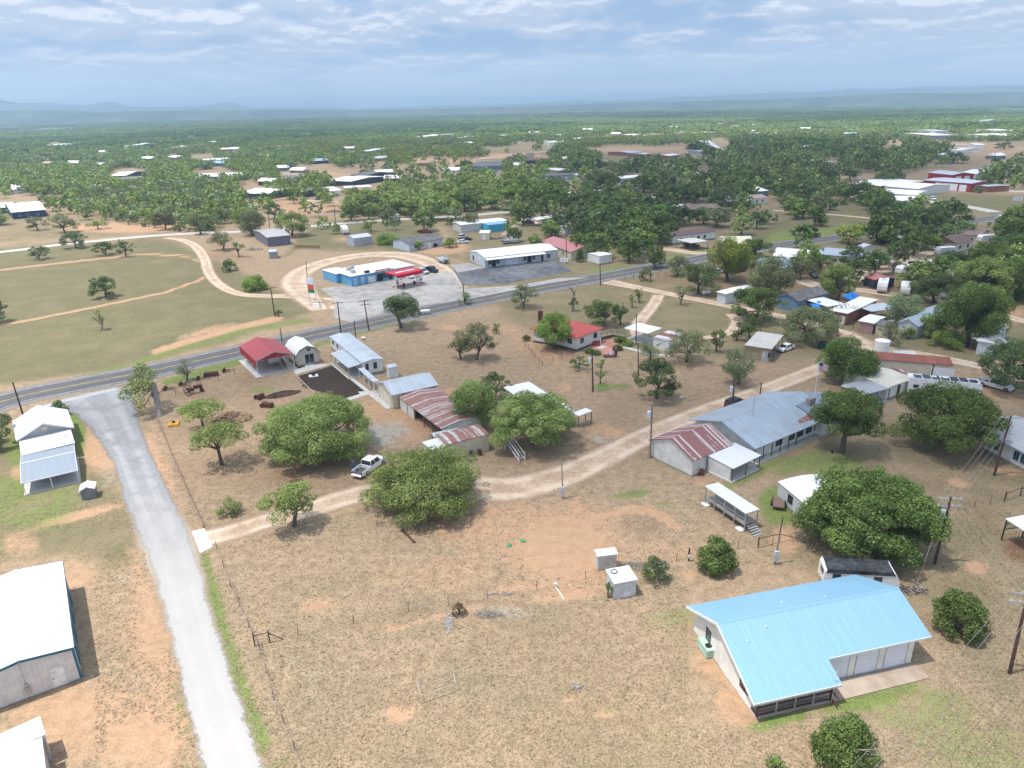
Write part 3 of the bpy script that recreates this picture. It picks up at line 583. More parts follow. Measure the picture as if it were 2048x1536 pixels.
def make_tree(name, label, cat, Rr, H, form='dome', tone='oak', seed=1, leaf=.3, cover=1.15, nb=26, multi=1, dead=0, group=None, up=.35, link=True):
 rng = np.random.default_rng(seed); B = make_blobs(rng, Rr, H, form, nb)
 o = thing(name, label, cat, group=group)
 tm = trunk_mb(rng, B, Rr, H, form, multi, nl=10 if form != 'bush' else 8)
 if dead:
  for i in range(dead):
   a = rng.uniform(0, 6.28); e = rng.uniform(.5, 1.05); z = H*rng.uniform(.5, 1.05)
   tm.tube([(0, 0, H*.25), (math.cos(a)*Rr*e*.5, math.sin(a)*Rr*e*.5, z*.7), (math.cos(a)*Rr*e, math.sin(a)*Rr*e, z)], [.07, .045, .012], 4)
   tm.tube([(math.cos(a)*Rr*e*.5, math.sin(a)*Rr*e*.5, z*.7), (math.cos(a+.5)*Rr*e*.9, math.sin(a+.5)*Rr*e*.9, z*.9)], [.035, .012], 4)
 tm.build('trunk', m_dead if dead > 6 else m_bark, o)
 Vv, Tt = crown_arrays(rng, B, leaf, cover, up); c = bpy.data.objects.new('crown' if form != 'bush' else 'foliage', quads_mesh('crown', Vv, Tt, TONE[tone])); COL.objects.link(c); c.parent = o
 return o
TREES = []          # for auto-checking / labels
def put(o, px, py, rz=None, sc=1., lean=None):
 p = G(px, py); o.location = (p[0], p[1], 0); o.rotation_euler = (0, 0, R.uniform(0, 6.28) if rz is None else rz); o.scale = (sc, sc, sc) if not isinstance(sc, tuple) else sc
 if lean: o.rotation_euler = (lean[0], lean[1], 0)
 return o
# ---- near trees: each its own mesh.  (x, y of the foot, crown width in photo px, height m, form, tone, leaf, blobs, cover, multi, dead, name, label)
NEAR = [
 (636, 906, 222, 7.6, 'dome', 'oak', .26, 46, 1.0, 2, 0, 'oak_tree', 'huge domed green oak left of the white pickup truck'),
 (850, 1006, 240, 6.0, 'dome', 'oak', .26, 44, .72, 3, 5, 'oak_tree', 'huge domed green oak on the dirt lane right of the white pickup truck'),
 (588, 1052, 118, 6.0, 'tiers', 'oak', .24, 22, .75, 1, 3, 'oak_tree', 'small open oak with a hard shadow at the lower edge of the dirt lane'),
 (458, 1027, 58, 2.6, 'bush', 'oak', .2, 10, .6, 1, 8, 'shrub', 'sprawling half-bare shrub above the dirt lane near the driveway slab'),
 (444, 930, 108, 6.0, 'umbrella', 'oak', .24, 18, .8, 1, 0, 'oak_tree', 'flat-topped young tree on a thin trunk below the brush pile'),
 (408, 860, 88, 4.6, 'umbrella', 'oak', .24, 18, .9, 1, 0, 'oak_tree', 'flat-topped tree beside the brush pile, right of the yellow mower'),
 (374, 762, 36, 4.2, 'round', 'pale', .2, 8, .6, 1, 0, 'small_tree', 'small feathery tree by the highway among rusty farm implements'),
 (1066, 890, 170, 8.0, 'dome', 'oak', .26, 40, 1.0, 2, 0, 'oak_tree', 'tall full oak in front of the house with white stepped roof'),
 (954, 850, 116, 6.8, 'round', 'oak', .26, 20, .9, 2, 0, 'oak_tree', 'leafy oak touching the rusty shed roof, left of the taller full oak'),
 (990, 800, 66, 5.0, 'dome', 'dark', .26, 16, .9, 1, 0, 'oak_tree', 'small dark oak behind the rusty shed roof'),
 (953, 720, 86, 7.6, 'dome', 'olive', .28, 20, .7, 3, 3, 'oak_tree', 'multi-stemmed oak in the open yard left of the red-roofed house'),
 (922, 718, 58, 4.6, 'tiers', 'olive', .28, 12, .7, 1, 4, 'oak_tree', 'low grey-green oak leaning against the multi-stemmed oak in the yard'),
 (803, 656, 84, 8.4, 'tiers', 'dark', .3, 26, .85, 1, 2, 'oak_tree', 'tall oak with layered branches beside the highway, opposite the fuel canopy'),
 (1048, 615, 56, 6.2, 'dome', 'olive', .3, 18, .9, 2, 0, 'oak_tree', 'small domed oak by the highway left of the dead snag'),
 (1108, 698, 72, 7.2, 'round', 'bright', .26, 26, 1.0, 1, 0, 'oak_tree', 'bright green tree with orange tufts hiding the front of the red-roofed house'),
 (1206, 652, 76, 6.0, 'dome', 'deep', .28, 18, 1., 2, 0, 'oak_tree', 'round-headed tree directly behind the red-roofed house'),
 (1241, 648, 28, 5.4, 'round', 'dark', .28, 10, 1., 1, 0, 'oak_tree', 'narrow dark tree on the right side of the round-headed tree behind the red-roofed house'),
 (1158, 738, 42, 2.7, 'dome', 'deep', .26, 10, .9, 1, 0, 'shrub', 'low flat-topped shrub tree in front of the patio of the red-roofed house'),
 (1201, 746, 27, 3.0, 'tiers', 'bright', .24, 8, .7, 1, 0, 'small_tree', 'thin young tree behind its twin, by the transformer pole near the patio'),
 (1201, 768, 28, 3.0, 'tiers', 'bright', .24, 8, .7, 1, 0, 'small_tree', 'thin young tree in front of its twin, by the transformer pole near the patio'),
 (1300, 722, 48, 4.8, 'round', 'pale', .26, 10, .6, 1, 2, 'small_tree', 'pale feathery tree in front of the low shed with flat white roof'),
 (1312, 797, 92, 7.0, 'dome', 'dark', .26, 24, .95, 1, 2, 'oak_tree', 'dark dense oak in the brown lawn between two utility poles'),
 (1373, 724, 88, 6.4, 'dome', 'olive', .28, 22, .65, 1, 4, 'oak_tree', 'spreading live oak with pale forked trunk right of the white carport'),
 (1433, 704, 34, 4.6, 'round', 'deep', .26, 12, .9, 1, 0, 'small_tree', 'round green tree between the spreading live oak and the tan garage'),
 (1477, 768, 72, 6.2, 'round', 'pale', .24, 16, .65, 1, 2, 'small_tree', 'pale feathery tree at the bend of the dirt lane below the tan garage'),
 (1473, 681, 30, 3.6, 'round', 'deep', .26, 9, .9, 1, 0, 'small_tree', 'small round tree, the left of the pair on the loop lane'),
 (1499, 676, 36, 4.2, 'round', 'deep', .26, 10, .9, 1, 0, 'small_tree', 'small round tree, the right of the pair on the loop lane'),
 (1616, 682, 112, 6.6, 'dome', 'olive', .28, 28, .7, 1, 5, 'oak_tree', 'broad grey-green live oak with leaning trunk above the tan garage'),
 (1688, 766, 112, 7.6, 'round', 'deep', .28, 26, .9, 1, 0, 'oak_tree', 'leafy oak behind the flagpole and the long ranch house'),
 (1684, 905, 140, 9.6, 'tiers', 'deep', .26, 40, 1.0, 1, 2, 'oak_tree', 'tall oak in front of the stone chimney of the long ranch house'),
 (1884, 893, 196, 9.0, 'dome', 'deep', .28, 44, .9, 1, 2, 'oak_tree', 'broad oak on the lawn in front of the motorhome'),
 (2008, 778, 124, 8.4, 'dome', 'dark', .3, 30, .95, 1, 2, 'oak_tree', 'dark oak at the right edge behind the parked white truck'),
 (1722, 1092, 258, 8.2, 'dome', 'deep', .27, 64, 1.05, 1, 0, 'oak_tree', 'enormous dense dark green oak behind the blue-roofed house'),
 (1428, 1135, 94, 4.2, 'bush', 'deep', .22, 24, 1.0, 1, 2, 'shrub', 'dense round bush left of the enormous oak, above the blue roof'),
 (1310, 1160, 70, 3.2, 'bush', 'dark', .2, 14, .7, 1, 12, 'shrub', 'sprawling half-dead bush beside the two white sheds'),
 (1912, 1262, 114, 4.8, 'bush', 'deep', .22, 28, 1.05, 1, 0, 'shrub', 'dense round bush right of the blue-roofed house'),
 (1688, 1530, 150, 4.4, 'bush', 'deep', .2, 30, .95, 1, 14, 'shrub', 'large spiky bush at the bottom edge below the porch railing'),
 (1548, 1545, 50, 1.6, 'bush', 'deep', .2, 8, .9, 1, 2, 'shrub', 'small bush cut by the bottom edge left of the spiky bush'),
 (1216, 1196, 26, 2.4, 'bush', 'deep', .18, 8, .9, 1, 0, 'shrub', 'narrow bush against the left wall of the rust-patched white shed'),
 (-14, 895, 90, 5.0, 'round', 'dark', .3, 16, 1., 1, 0, 'oak_tree', 'dark tree cut by the left edge beside the gabled house'),
 (118, 832, 52, 3.0, 'bush', 'deep', .28, 10, .9, 1, 0, 'shrub', 'green shrub behind the gabled house by the highway'),
 (918, 1230, 34, 1.7, 'bush', 'brown', .16, 8, .8, 1, 4, 'shrub', 'rusty brown dying bush by the wire fence and driftwood pile'),
 (212, 594, 60, 5.6, 'dome', 'dark', .32, 18, 1., 1, 0, 'oak_tree', 'lone round oak in the middle of the left field'),
 (-8, 646, 60, 5.6, 'dome', 'dark', .32, 14, 1., 1, 0, 'oak_tree', 'oak cut by the left edge in the open field'),
 (204, 660, 34, 5.0, 'tiers', 'oak', .3, 8, .6, 1, 7, 'oak_tree', 'leaning half-dead tree in the open field above the highway'),
 (78, 519, 46, 4.6, 'dome', 'dark', .36, 10, 1., 1, 0, 'oak_tree', 'small oak at the far left of the field beside the county road'),
 (152, 496, 54, 6.2, 'dome', 'dark', .36, 14, .95, 1, 0, 'oak_tree', 'oak overlapping the pale county road at left'),
 (211, 510, 44, 5.2, 'dome', 'dark', .36, 12, .95, 1, 0, 'oak_tree', 'left oak of the touching pair on the field track'),
 (252, 513, 38, 6.0, 'dome', 'dark', .36, 12, .95, 1, 0, 'oak_tree', 'right oak of the touching pair on the field track'),
 (76, 461, 44, 6.4, 'dome', 'olive', .4, 12, .9, 1, 0, 'oak_tree', 'umbrella-shaped oak in front of the white-roofed house at far left'),
 (130, 466, 56, 7.6, 'dome', 'olive', .4, 14, .9, 1, 0, 'oak_tree', 'olive oak right of the umbrella-shaped oak at far left'),
 (0, 450, 46, 8., 'round', 'oak', .4, 12, .9, 1, 0, 'oak_tree', 'oak on the left edge beside the white-roofed house'),
 (197, 458, 44, 4.4, 'tiers', 'bright', .4, 10, .7, 1, 0, 'oak_tree', 'light green open tree at the edge of the left field'),
 (1278, 605, 20, 3.6, 'round', 'deep', .3, 6, .9, 1, 0, 'small_tree', 'small round tree near the highway turn-off, right of its shorter neighbour'),
 (1264, 615, 18, 3.2, 'round', 'oak', .3, 6, .8, 1, 0, 'small_tree', 'thin small tree near the highway turn-off, left of the round one'),
 (993, 668, 24, 2.6, 'round', 'deep', .28, 6, .9, 1, 0, 'shrub', 'small green bush right of the multi-stemmed oak in the yard'),
 (931, 608, 36, 3.4, 'bush', 'pale', .28, 8, .6, 1, 6, 'shrub', 'grey-green shrub at the foot of a pole beside the highway'),
 (557, 633, 20, 2.2, 'bush', 'deep', .28, 6, .9, 1, 0, 'shrub', 'green bush at the foot of the pole left of the tall fuel sign'),
 (511, 580, 60, 4.6, 'bush', 'bright', .32, 14, .9, 1, 0, 'shrub', 'bright bushy thicket behind the dirt track left of the gas station'),
 (460, 542, 38, 4.6, 'bush', 'deep', .34, 10, 1., 1, 0, 'shrub', 'dark green bush inside the curve of the dirt track'),
 (584, 472, 74, 9.4, 'dome', 'oak', .36, 22, .95, 1, 0, 'oak_tree', 'large oak behind the grey-walled metal building'),
 (505, 470, 60, 9., 'round', 'olive', .36, 16, .8, 1, 2, 'oak_tree', 'tall olive tree left of the grey-walled metal building'),
 (447, 500, 56, 7., 'tiers', 'olive', .34, 14, .7, 1, 4, 'small_tree', 'grey-green straggly tree above the curve of the dirt track'),
 (478, 514, 30, 6., 'tiers', 'olive', .34, 10, .7, 1, 3, 'small_tree', 'narrow straggly tree beside the cluttered yard'),
 (402, 468, 44, 9., 'round', 'olive', .36, 12, .8, 1, 2, 'small_tree', 'grey-green tree where the dirt track meets the county road'),
 (902, 495, 34, 4.4, 'bush', 'bright', .36, 10, 1., 1, 0, 'shrub', 'round bright bush behind the pontoon boat'),
 (838, 500, 28, 3.6, 'bush', 'bright', .36, 8, 1., 1, 0, 'shrub', 'round bush in front of the small blue-grey house'),
 (776, 488, 60, 3.6, 'bush', 'bright', .36, 12, .8, 1, 0, 'shrub', 'bright thicket between the metal shed and the blue-grey house'),
 (1310, 537, 42, 6.4, 'round', 'deep', .34, 14, 1., 1, 0, 'oak_tree', 'round tree beside the highway opposite the white office building'),
 (1356, 552, 42, 5.0, 'round', 'olive', .34, 12, .8, 1, 0, 'small_tree', 'olive tree on the highway fence line left of the rust-tipped oak'),
 (1292, 562, 32, 4.6, 'bush', 'olive', .34, 10, .8, 1, 0, 'shrub', 'olive shrub by the highway picket fence'),
 (1455, 562, 80, 11, 'round', 'lime', .34, 26, .8, 1, 0, 'oak_tree', 'tall yellow-green tree with rusty tips beside the highway'),
 (1505, 536, 66, 9., 'dome', 'deep', .34, 20, .9, 1, 0, 'oak_tree', 'dark oak right of the tall yellow-green tree'),
 (1396, 588, 78, 7.6, 'dome', 'dark', .32, 20, .85, 1, 2, 'oak_tree', 'grey-green oak above the small white trailer house'),
 (1535, 592, 84, 9.0, 'round', 'olive', .32, 22, .9, 1, 0, 'oak_tree', 'broad tree right of the grey-green oak, with cars beneath'),
 (1510, 642, 88, 7.6, 'dome', 'deep', .3, 24, 1., 1, 0, 'oak_tree', 'broad oak beside the dirt lane left of the blue house'),
 (1360, 610, 32, 4.6, 'tiers', 'pale', .3, 8, .6, 1, 4, 'small_tree', 'half-bare pale tree on the dirt lane'),
 (1146, 622, 26, 3.6, 'tiers', 'deep', .26, 10, .8, 1, 0, 'dead_tree', 'dead snag with bare forked limbs and green regrowth round its trunk'),
 (1675, 600, 72, 7.4, 'round', 'oak', .32, 18, 1., 1, 0, 'oak_tree', 'oak behind the blue house and the blue tarps'),
 (1690, 640, 40, 4., 'tiers', 'pale', .28, 6, .3, 1, 6, 'small_tree', 'thin nearly bare tree in front of the brick building'),
 (1806, 650, 70, 6.4, 'round', 'pale', .3, 16, .7, 1, 3, 'small_tree', 'pale tree between the brick building and the grey-roofed house'),
 (1868, 606, 84, 6.6, 'dome', 'dark', .32, 26, 1., 1, 0, 'oak_tree', 'dark oak over parked trailers at the centre of the trailer park'),
 (1934, 690, 112, 11., 'round', 'deep', .3, 34, .95, 2, 0, 'oak_tree', 'tall bushy tree covering the right end of the grey-roofed house'),
 (1860, 672, 60, 5.4, 'bush', 'bright', .3, 14, .85, 1, 0, 'shrub', 'light green tall shrub in front of the grey-roofed house'),
 (1818, 678, 34, 2.8, 'bush', 'bright', .28, 8, .9, 1, 0, 'shrub', 'clipped green bush at the left corner of the grey-roofed house'),
 (1890, 692, 70, 3.0, 'bush', 'bright', .28, 12, .9, 1, 0, 'shrub', 'long low green bush along the dirt lane by the tall bushy tree'),
 (1778, 694, 46, 4.8, 'dome', 'olive', .3, 12, .8, 1, 0, 'small_tree', 'small grey-green tree behind the white water tank'),
 (1785, 548, 40, 5., 'tiers', 'olive', .32, 8, .6, 1, 0, 'small_tree', 'small open tree in front of the fifth-wheel trailer'),
 (1960, 600, 110, 10., 'dome', 'oak', .34, 30, 1., 2, 0, 'oak_tree', 'wide oak at the right side of the trailer park behind the tall bushy tree'),
 (1995, 560, 120, 9., 'dome', 'deep', .34, 34, 1., 2, 0, 'oak_tree', 'very wide green oak above the trailer park at the right edge'),
 (1905, 552, 70, 6., 'dome', 'dark', .36, 24, 1., 2, 0, 'oak_tree', 'dark oak behind the dark blue house'),
 (2035, 600, 90, 9., 'round', 'deep', .34, 22, 1., 2, 0, 'oak_tree', 'green oak cut by the right edge above the dirt lane'),
 (1640, 545, 50, 5., 'dome', 'deep', .34, 16, .9, 1, 0, 'oak_tree', 'oak in front of the long grey motel roof'),
 (1600, 560, 56, 6., 'dome', 'olive', .34, 16, .9, 1, 0, 'oak_tree', 'oak at the left end of the long grey motel building'),
]
for i, (x, y, wpx, h, form, tone, leaf, nb, cov, multi, dead, nm, lab) in enumerate(NEAR):
 Rr = wpx*mpp(x, y)/2*(.96 if form in ('bush',) else 1.06); h *= 1.12
 if x > 1250 and y < 700: Rr *= 1.13; h *= 1.08
 cat = 'shrub' if nm == 'shrub' else 'tree'
 o = make_tree(nm, lab, cat, Rr, h, form, tone, 100+i, leaf*(.68 if y > 600 else .8), cov, nb, multi, dead)
 put(o, x, y)
# dead snag limbs
mb = MB()
mb.tube([(0, 0, 0), (.1, 0, 3.5), (-.4, .2, 5.2), (-2.0, .5, 7.8)], [.42, .34, .26, .05], 7); mb.tube([(-.2, .1, 4.6), (1.2, 0, 6.2), (2.6, -.1, 6.9), (3.1, 0, 6.6)], [.24, .16, .08, .03], 6); mb.tube([(.9, 0, 5.9), (1.2, .2, 7.2)], [.1, .03], 5)
for o in list(COL.objects):
 if o.name.startswith('dead_tree'): mb.build('limb', m_dead, o)
# leaning trunk tree near the road corner
def leaning():
 rng = np.random.default_rng(5); p = G(320, 832); o = thing('mesquite_tree', 'leaning old tree with thick grey trunk and drooping foliage at the road junction', 'tree', (p[0], p[1], 0))
 up = [G(312, 790, 3.4)-p, G(308, 765, 5.6)-p]
 mb = MB(); mb.tube([(0, 0, -.2), tuple(up[0]), tuple(up[1])], [.62, .5, .34], 9)
 B = []
 for (x, y, z, r) in [(285, 745, 6.6, 1.5), (272, 760, 5.8, 1.5), (262, 778, 4.8, 1.4), (283, 775, 5.2, 1.7), (300, 750, 6.4, 1.3), (250, 790, 4, 1.2), (275, 800, 3.6, 1.1), (282, 815, 2.4, .9), (295, 770, 5.4, 1.2), (280, 735, 7.2, 1.2)]:
  c = G(x, y, z)-p; B.append((c[0], c[1], z, r, .8)); mb.tube([tuple(up[1]*.9), (c[0]*.7+up[1][0]*.3, c[1]*.7+up[1][1]*.3, z+.2), (c[0], c[1], z)], [.2, .11, .03], 5)
 mb.build('trunk', m_dead, o); Vv, Tt = crown_arrays(rng, B, .24, .85); c = bpy.data.objects.new('crown', quads_mesh('crown', Vv, Tt, TONE['oak'])); COL.objects.link(c); c.parent = o
leaning()
# ================================================================ MIDDLE-DISTANCE TREES (individuals) AND FAR WOODLAND (stuff)
# the broad low-density zones come last: trees of the dense zones win
PROT = {}
def proto(tone, k):
 key = (tone, k)
 if key in PROT: return PROT[key]
 spec = [(4.2, 6.6, 'dome', 18, 1), (3.4, 6.2, 'round', 14, 1), (5.0, 7.0, 'dome', 24, 2), (3.0, 3.4, 'bush', 12, 1)][k]
 rng = np.random.default_rng(hash(tone) % 97+k*13 if False else (sum(map(ord, tone))+k*13)); B = make_blobs(rng, spec[0], spec[1], spec[2], spec[3])
 tm = trunk_mb(rng, B, spec[0], spec[1], spec[2], spec[4], 6).mesh('trunk', m_bark); Vv, Tt = crown_arrays(rng, B, .5, .95)
 PROT[key] = (tm, quads_mesh('crown', Vv, Tt, TONE[tone]), spec); return PROT[key]
CLEAR = []       # filled by buildings: (px,py,rx,ry) keep-out ellipses in the photo
def inpoly(x, y, P):
 c = False; j = len(P)-1
 for i in range(len(P)):
  if (P[i][1] > y) != (P[j][1] > y) and x < (P[j][0]-P[i][0])*(y-P[i][1])/(P[j][1]-P[i][1])+P[i][0]: c = not c
  j = i
 return c
KEEP = [(1825, 552, 54, 22), (1765, 580, 26, 26), (1812, 588, 22, 22), (1600, 600, 70, 30), (1712, 616, 76, 30), (1740, 645, 46, 18), (1842, 640, 66, 30), (1876, 532, 44, 22), (1740, 520, 50, 16), (1960, 492, 50, 14), (45, 420, 58, 26), (505, 379, 34, 12), (430, 349, 55, 9), (258, 350, 45, 12), (585, 352, 34, 10), (690, 352, 40, 14), (730, 376, 60, 14), (675, 392, 20, 10), (975, 328, 40, 10), (720, 480, 30, 14), (548, 475, 45, 22), (700, 462, 24, 16), (840, 484, 50, 18), (790, 440, 22, 10), (970, 446, 60, 16), (1120, 357, 36, 12),
  (1200, 352, 26, 9), (1268, 357, 34, 9), (1240, 375, 24, 10), (1292, 402, 40, 14), (1390, 473, 70, 18), (1145, 440, 40, 14), (1120, 490, 50, 18), (1200, 512, 34, 16), (1380, 425, 60, 12), (1438, 292, 28, 14), (1274, 303, 34, 7), (1330, 307, 30, 6), (1410, 348, 30, 10), (1525, 400, 30, 12), (1400, 418, 40, 10), (1720, 364, 60, 18), (1800, 392, 60, 24), (1885, 362, 80, 24),
  (1790, 294, 20, 6), (1885, 268, 34, 8), (1960, 330, 60, 14), (1935, 295, 40, 8), (1700, 510, 90, 24), (1940, 468, 60, 14), (1245, 318, 30, 8), (1075, 316, 30, 7), (1050, 290, 30, 5), (640, 340, 60, 8), (240, 296, 10, 4), (115, 288, 26, 5), (410, 316, 26, 7), (1660, 325, 22, 8), (1768, 302, 20, 6), (1862, 350, 20, 24), (1000, 356, 14, 16), (1990, 300, 60, 14)]
FH = [(60, 302, 18), (152, 331, 16), (300, 322, 14), (385, 277, 16), (425, 290, 14), (470, 302, 14), (560, 342, 14), (612, 274, 18), (700, 301, 14), (762, 322, 14), (1005, 277, 16), (1068, 270, 20), (1112, 276, 16), (1160, 284, 18), (1176, 263, 20), (1216, 261, 18), (1231, 272, 16), (1350, 259, 18), (1440, 252, 20), (1486, 246, 20), (1514, 254, 18), (1660, 243, 22), (1700, 273, 16), (1757, 249, 20), (1610, 262, 16), (1500, 268, 14), (940, 292, 14), (205, 308, 12), (812, 286, 14), (1840, 277, 14), (35, 386, 14), (100, 332, 15), (205, 335, 14), (352, 320, 14), (440, 332, 13), (452, 303, 14), (540, 370, 13), (600, 347, 14), (640, 327, 15), (768, 352, 13), (790, 364, 14), (850, 332, 14), (905, 347, 14), (1030, 337, 14), (1060, 327, 14), (1130, 324, 15), (1205, 332, 14), (1330, 340, 14), (1425, 362, 14), (1455, 347, 13), (1560, 374, 14), (1600, 387, 13), (1150, 402, 13), (1010, 397, 12), (1200, 397, 12), (1340, 432, 13), (1470, 412, 13), (1990, 318, 14), (1880, 318, 12), (1500, 300, 14), (1610, 300, 14), (1468, 500, 10), (1585, 528, 10), (1790, 486, 10), (1990, 540, 10), (2030, 582, 10), (1900, 498, 9), (1545, 548, 8), (1935, 640, 9), (2025, 455, 11)]
KEEP += [(x_, y_, L_*(.9 if y_ < 430 else 2.), 5) for x_, y_, L_ in FH if y_ > 296]
ROADK = [[(-200, 522), (0, 504), (130, 488), (300, 472), (460, 464), (680, 447), (830, 437), (1000, 425), (1110, 416)], [(590, 400), (830, 409), (1060, 414)], [(418, 545), (408, 515), (390, 492), (360, 479)], HW[8:], [(820, 330), (960, 318), (1150, 300), (1420, 294)], [(1760, 368), (1860, 376), (2080, 384)], [(1800, 402), (1930, 412), (1990, 424)], [(1290, 505), (1330, 498), (1430, 508)], [(1300, 498), (1310, 478), (1255, 440)], [(1540, 420), (1740, 436), (1860, 445)]]
def near_road(x, y, tol):
 for P in ROADK:
  for (x0, y0), (x1, y1) in zip(P[:-1], P[1:]):
   ex, ey = x1-x0, y1-y0; t = max(0, min(1, ((x-x0)*ex+(y-y0)*ey)/(ex*ex+ey*ey)))
   if math.hypot(x-x0-t*ex, (y-y0-t*ey)*2) < tol: return True
 return False
# wooded zones: polygon, tree spacing m, tones, forms, mean scale, place phrase
ZONES = [
 ([(150, 395), (330, 362), (480, 392), (505, 440), (430, 462), (360, 466), (250, 446), (165, 432), (125, 405)], 6.2, ['oak', 'olive', 'bright', 'deep', 'brown', 'olive'], [0, 1, 2, 3, 3], .95, 'in the brush above the left county road'),
 ([(0, 345), (250, 330), (480, 338), (700, 330), (690, 372), (560, 385), (500, 395), (330, 365), (150, 392), (0, 400)], 7.8, ['bright', 'oak', 'bright', 'oak', 'deep'], [0, 1, 2], 1.0, 'among the scattered left houses'),
 ([(520, 385), (640, 372), (770, 365), (900, 372), (900, 392), (770, 402), (560, 398)], 10.5, ['bright', 'oak', 'deep'], [0, 1, 2], 1.0, 'behind the bulldozed field'),
 ([(700, 412), (770, 402), (990, 385), (995, 432), (930, 446), (850, 440), (700, 446)], 8.0, ['oak', 'dark', 'oak', 'deep'], [0, 2, 1], 1.15, 'behind the long trailer house'),
 ([(640, 455), (700, 452), (760, 462), (740, 474), (640, 468)], 8., ['bright', 'olive'], [3, 3, 1], .7, 'beside the camper'),
 ([(900, 370), (1000, 335), (1090, 350), (1060, 400), (1000, 412), (930, 400)], 10.5, ['bright', 'oak', 'deep'], [0, 2, 1], 1.1, 'left of the teal trailer'),
 ([(1130, 440), (1180, 405), (1290, 425), (1420, 440), (1425, 462), (1335, 480), (1300, 498), (1290, 516), (1190, 503), (1140, 480)], 8.8, ['dark', 'deep', 'deep', 'dark'], [0, 2, 2], 1.25, 'in the grove behind the office'),
 ([(1040, 370), (1110, 385), (1140, 400), (1130, 425), (1020, 425), (1010, 400)], 9.5, ['deep', 'dark'], [0, 2], 1.15, 'around the gravel road junction'),
 ([(1140, 345), (1240, 330), (1420, 335), (1560, 345), (1740, 385), (1730, 412), (1600, 405), (1500, 400), (1420, 430), (1290, 420), (1230, 395), (1190, 375)], 9.2, ['dark', 'dark', 'deep', 'olive'], [0, 2, 2], 1.2, 'in the belt behind the tan shed'),
 ([(1030, 330), (1140, 300), (1200, 318), (1190, 340), (1060, 345)], 11, ['dark', 'deep'], [0, 2], 1.15, 'around the orange roofs'),
 ([(1400, 300), (1480, 285), (1620, 270), (1760, 285), (1900, 300), (1880, 330), (1780, 350), (1650, 345), (1500, 332), (1420, 322)], 10, ['dark', 'dark', 'deep'], [0, 2], 1.2, 'in the wood beside the A-frame'),
 ([(1740, 425), (1790, 405), (1900, 440), (1880, 452), (1760, 460)], 9.5, ['dark', 'deep'], [0, 2], 1.2, 'below the fire station drive'),
 ([(1770, 455), (1860, 452), (1900, 470), (1870, 492), (1740, 490)], 8.5, ['dark', 'deep', 'dark'], [0, 2], 1.1, 'behind the pool'),
 ([(1890, 450), (2060, 455), (2060, 520), (1960, 505), (1890, 495)], 9.5, ['dark', 'deep'], [0, 2], 1.1, 'around the right brown roof'),
 ([(1960, 345), (2060, 340), (2060, 385), (1960, 372)], 12, ['dark', 'deep'], [0, 2], 1.2, 'right of the fire station'),
 ([(1430, 380), (1520, 400), (1640, 410), (1630, 470), (1540, 455), (1440, 440)], 24, ['deep', 'dark', 'bright'], [0, 1], 1.0, 'in the pasture below the town hall'),
 ([(0, 345), (500, 335), (1000, 325), (1500, 330), (2060, 320), (2060, 380), (1700, 405), (1500, 470), (1250, 520), (1060, 500), (1000, 470), (900, 470), (700, 470), (640, 440), (400, 460), (160, 440), (0, 400)], 16.5, ['deep', 'oak', 'dark', 'bright', 'olive'], [0, 1, 2, 1], 1.0, 'in the open middle ground'),
 ([(1560, 500), (1760, 480), (2060, 520), (2060, 640), (1960, 620), (1840, 640), (1700, 610), (1560, 570)], 12.5, ['deep', 'dark', 'oak', 'deep'], [0, 1, 2], .95, 'in the trailer park'),
 ([(1060, 490), (1160, 470), (1180, 500), (1140, 520), (1130, 495)], 9, ['deep', 'bright'], [1, 3], .8, 'beside the maroon roof'),
]
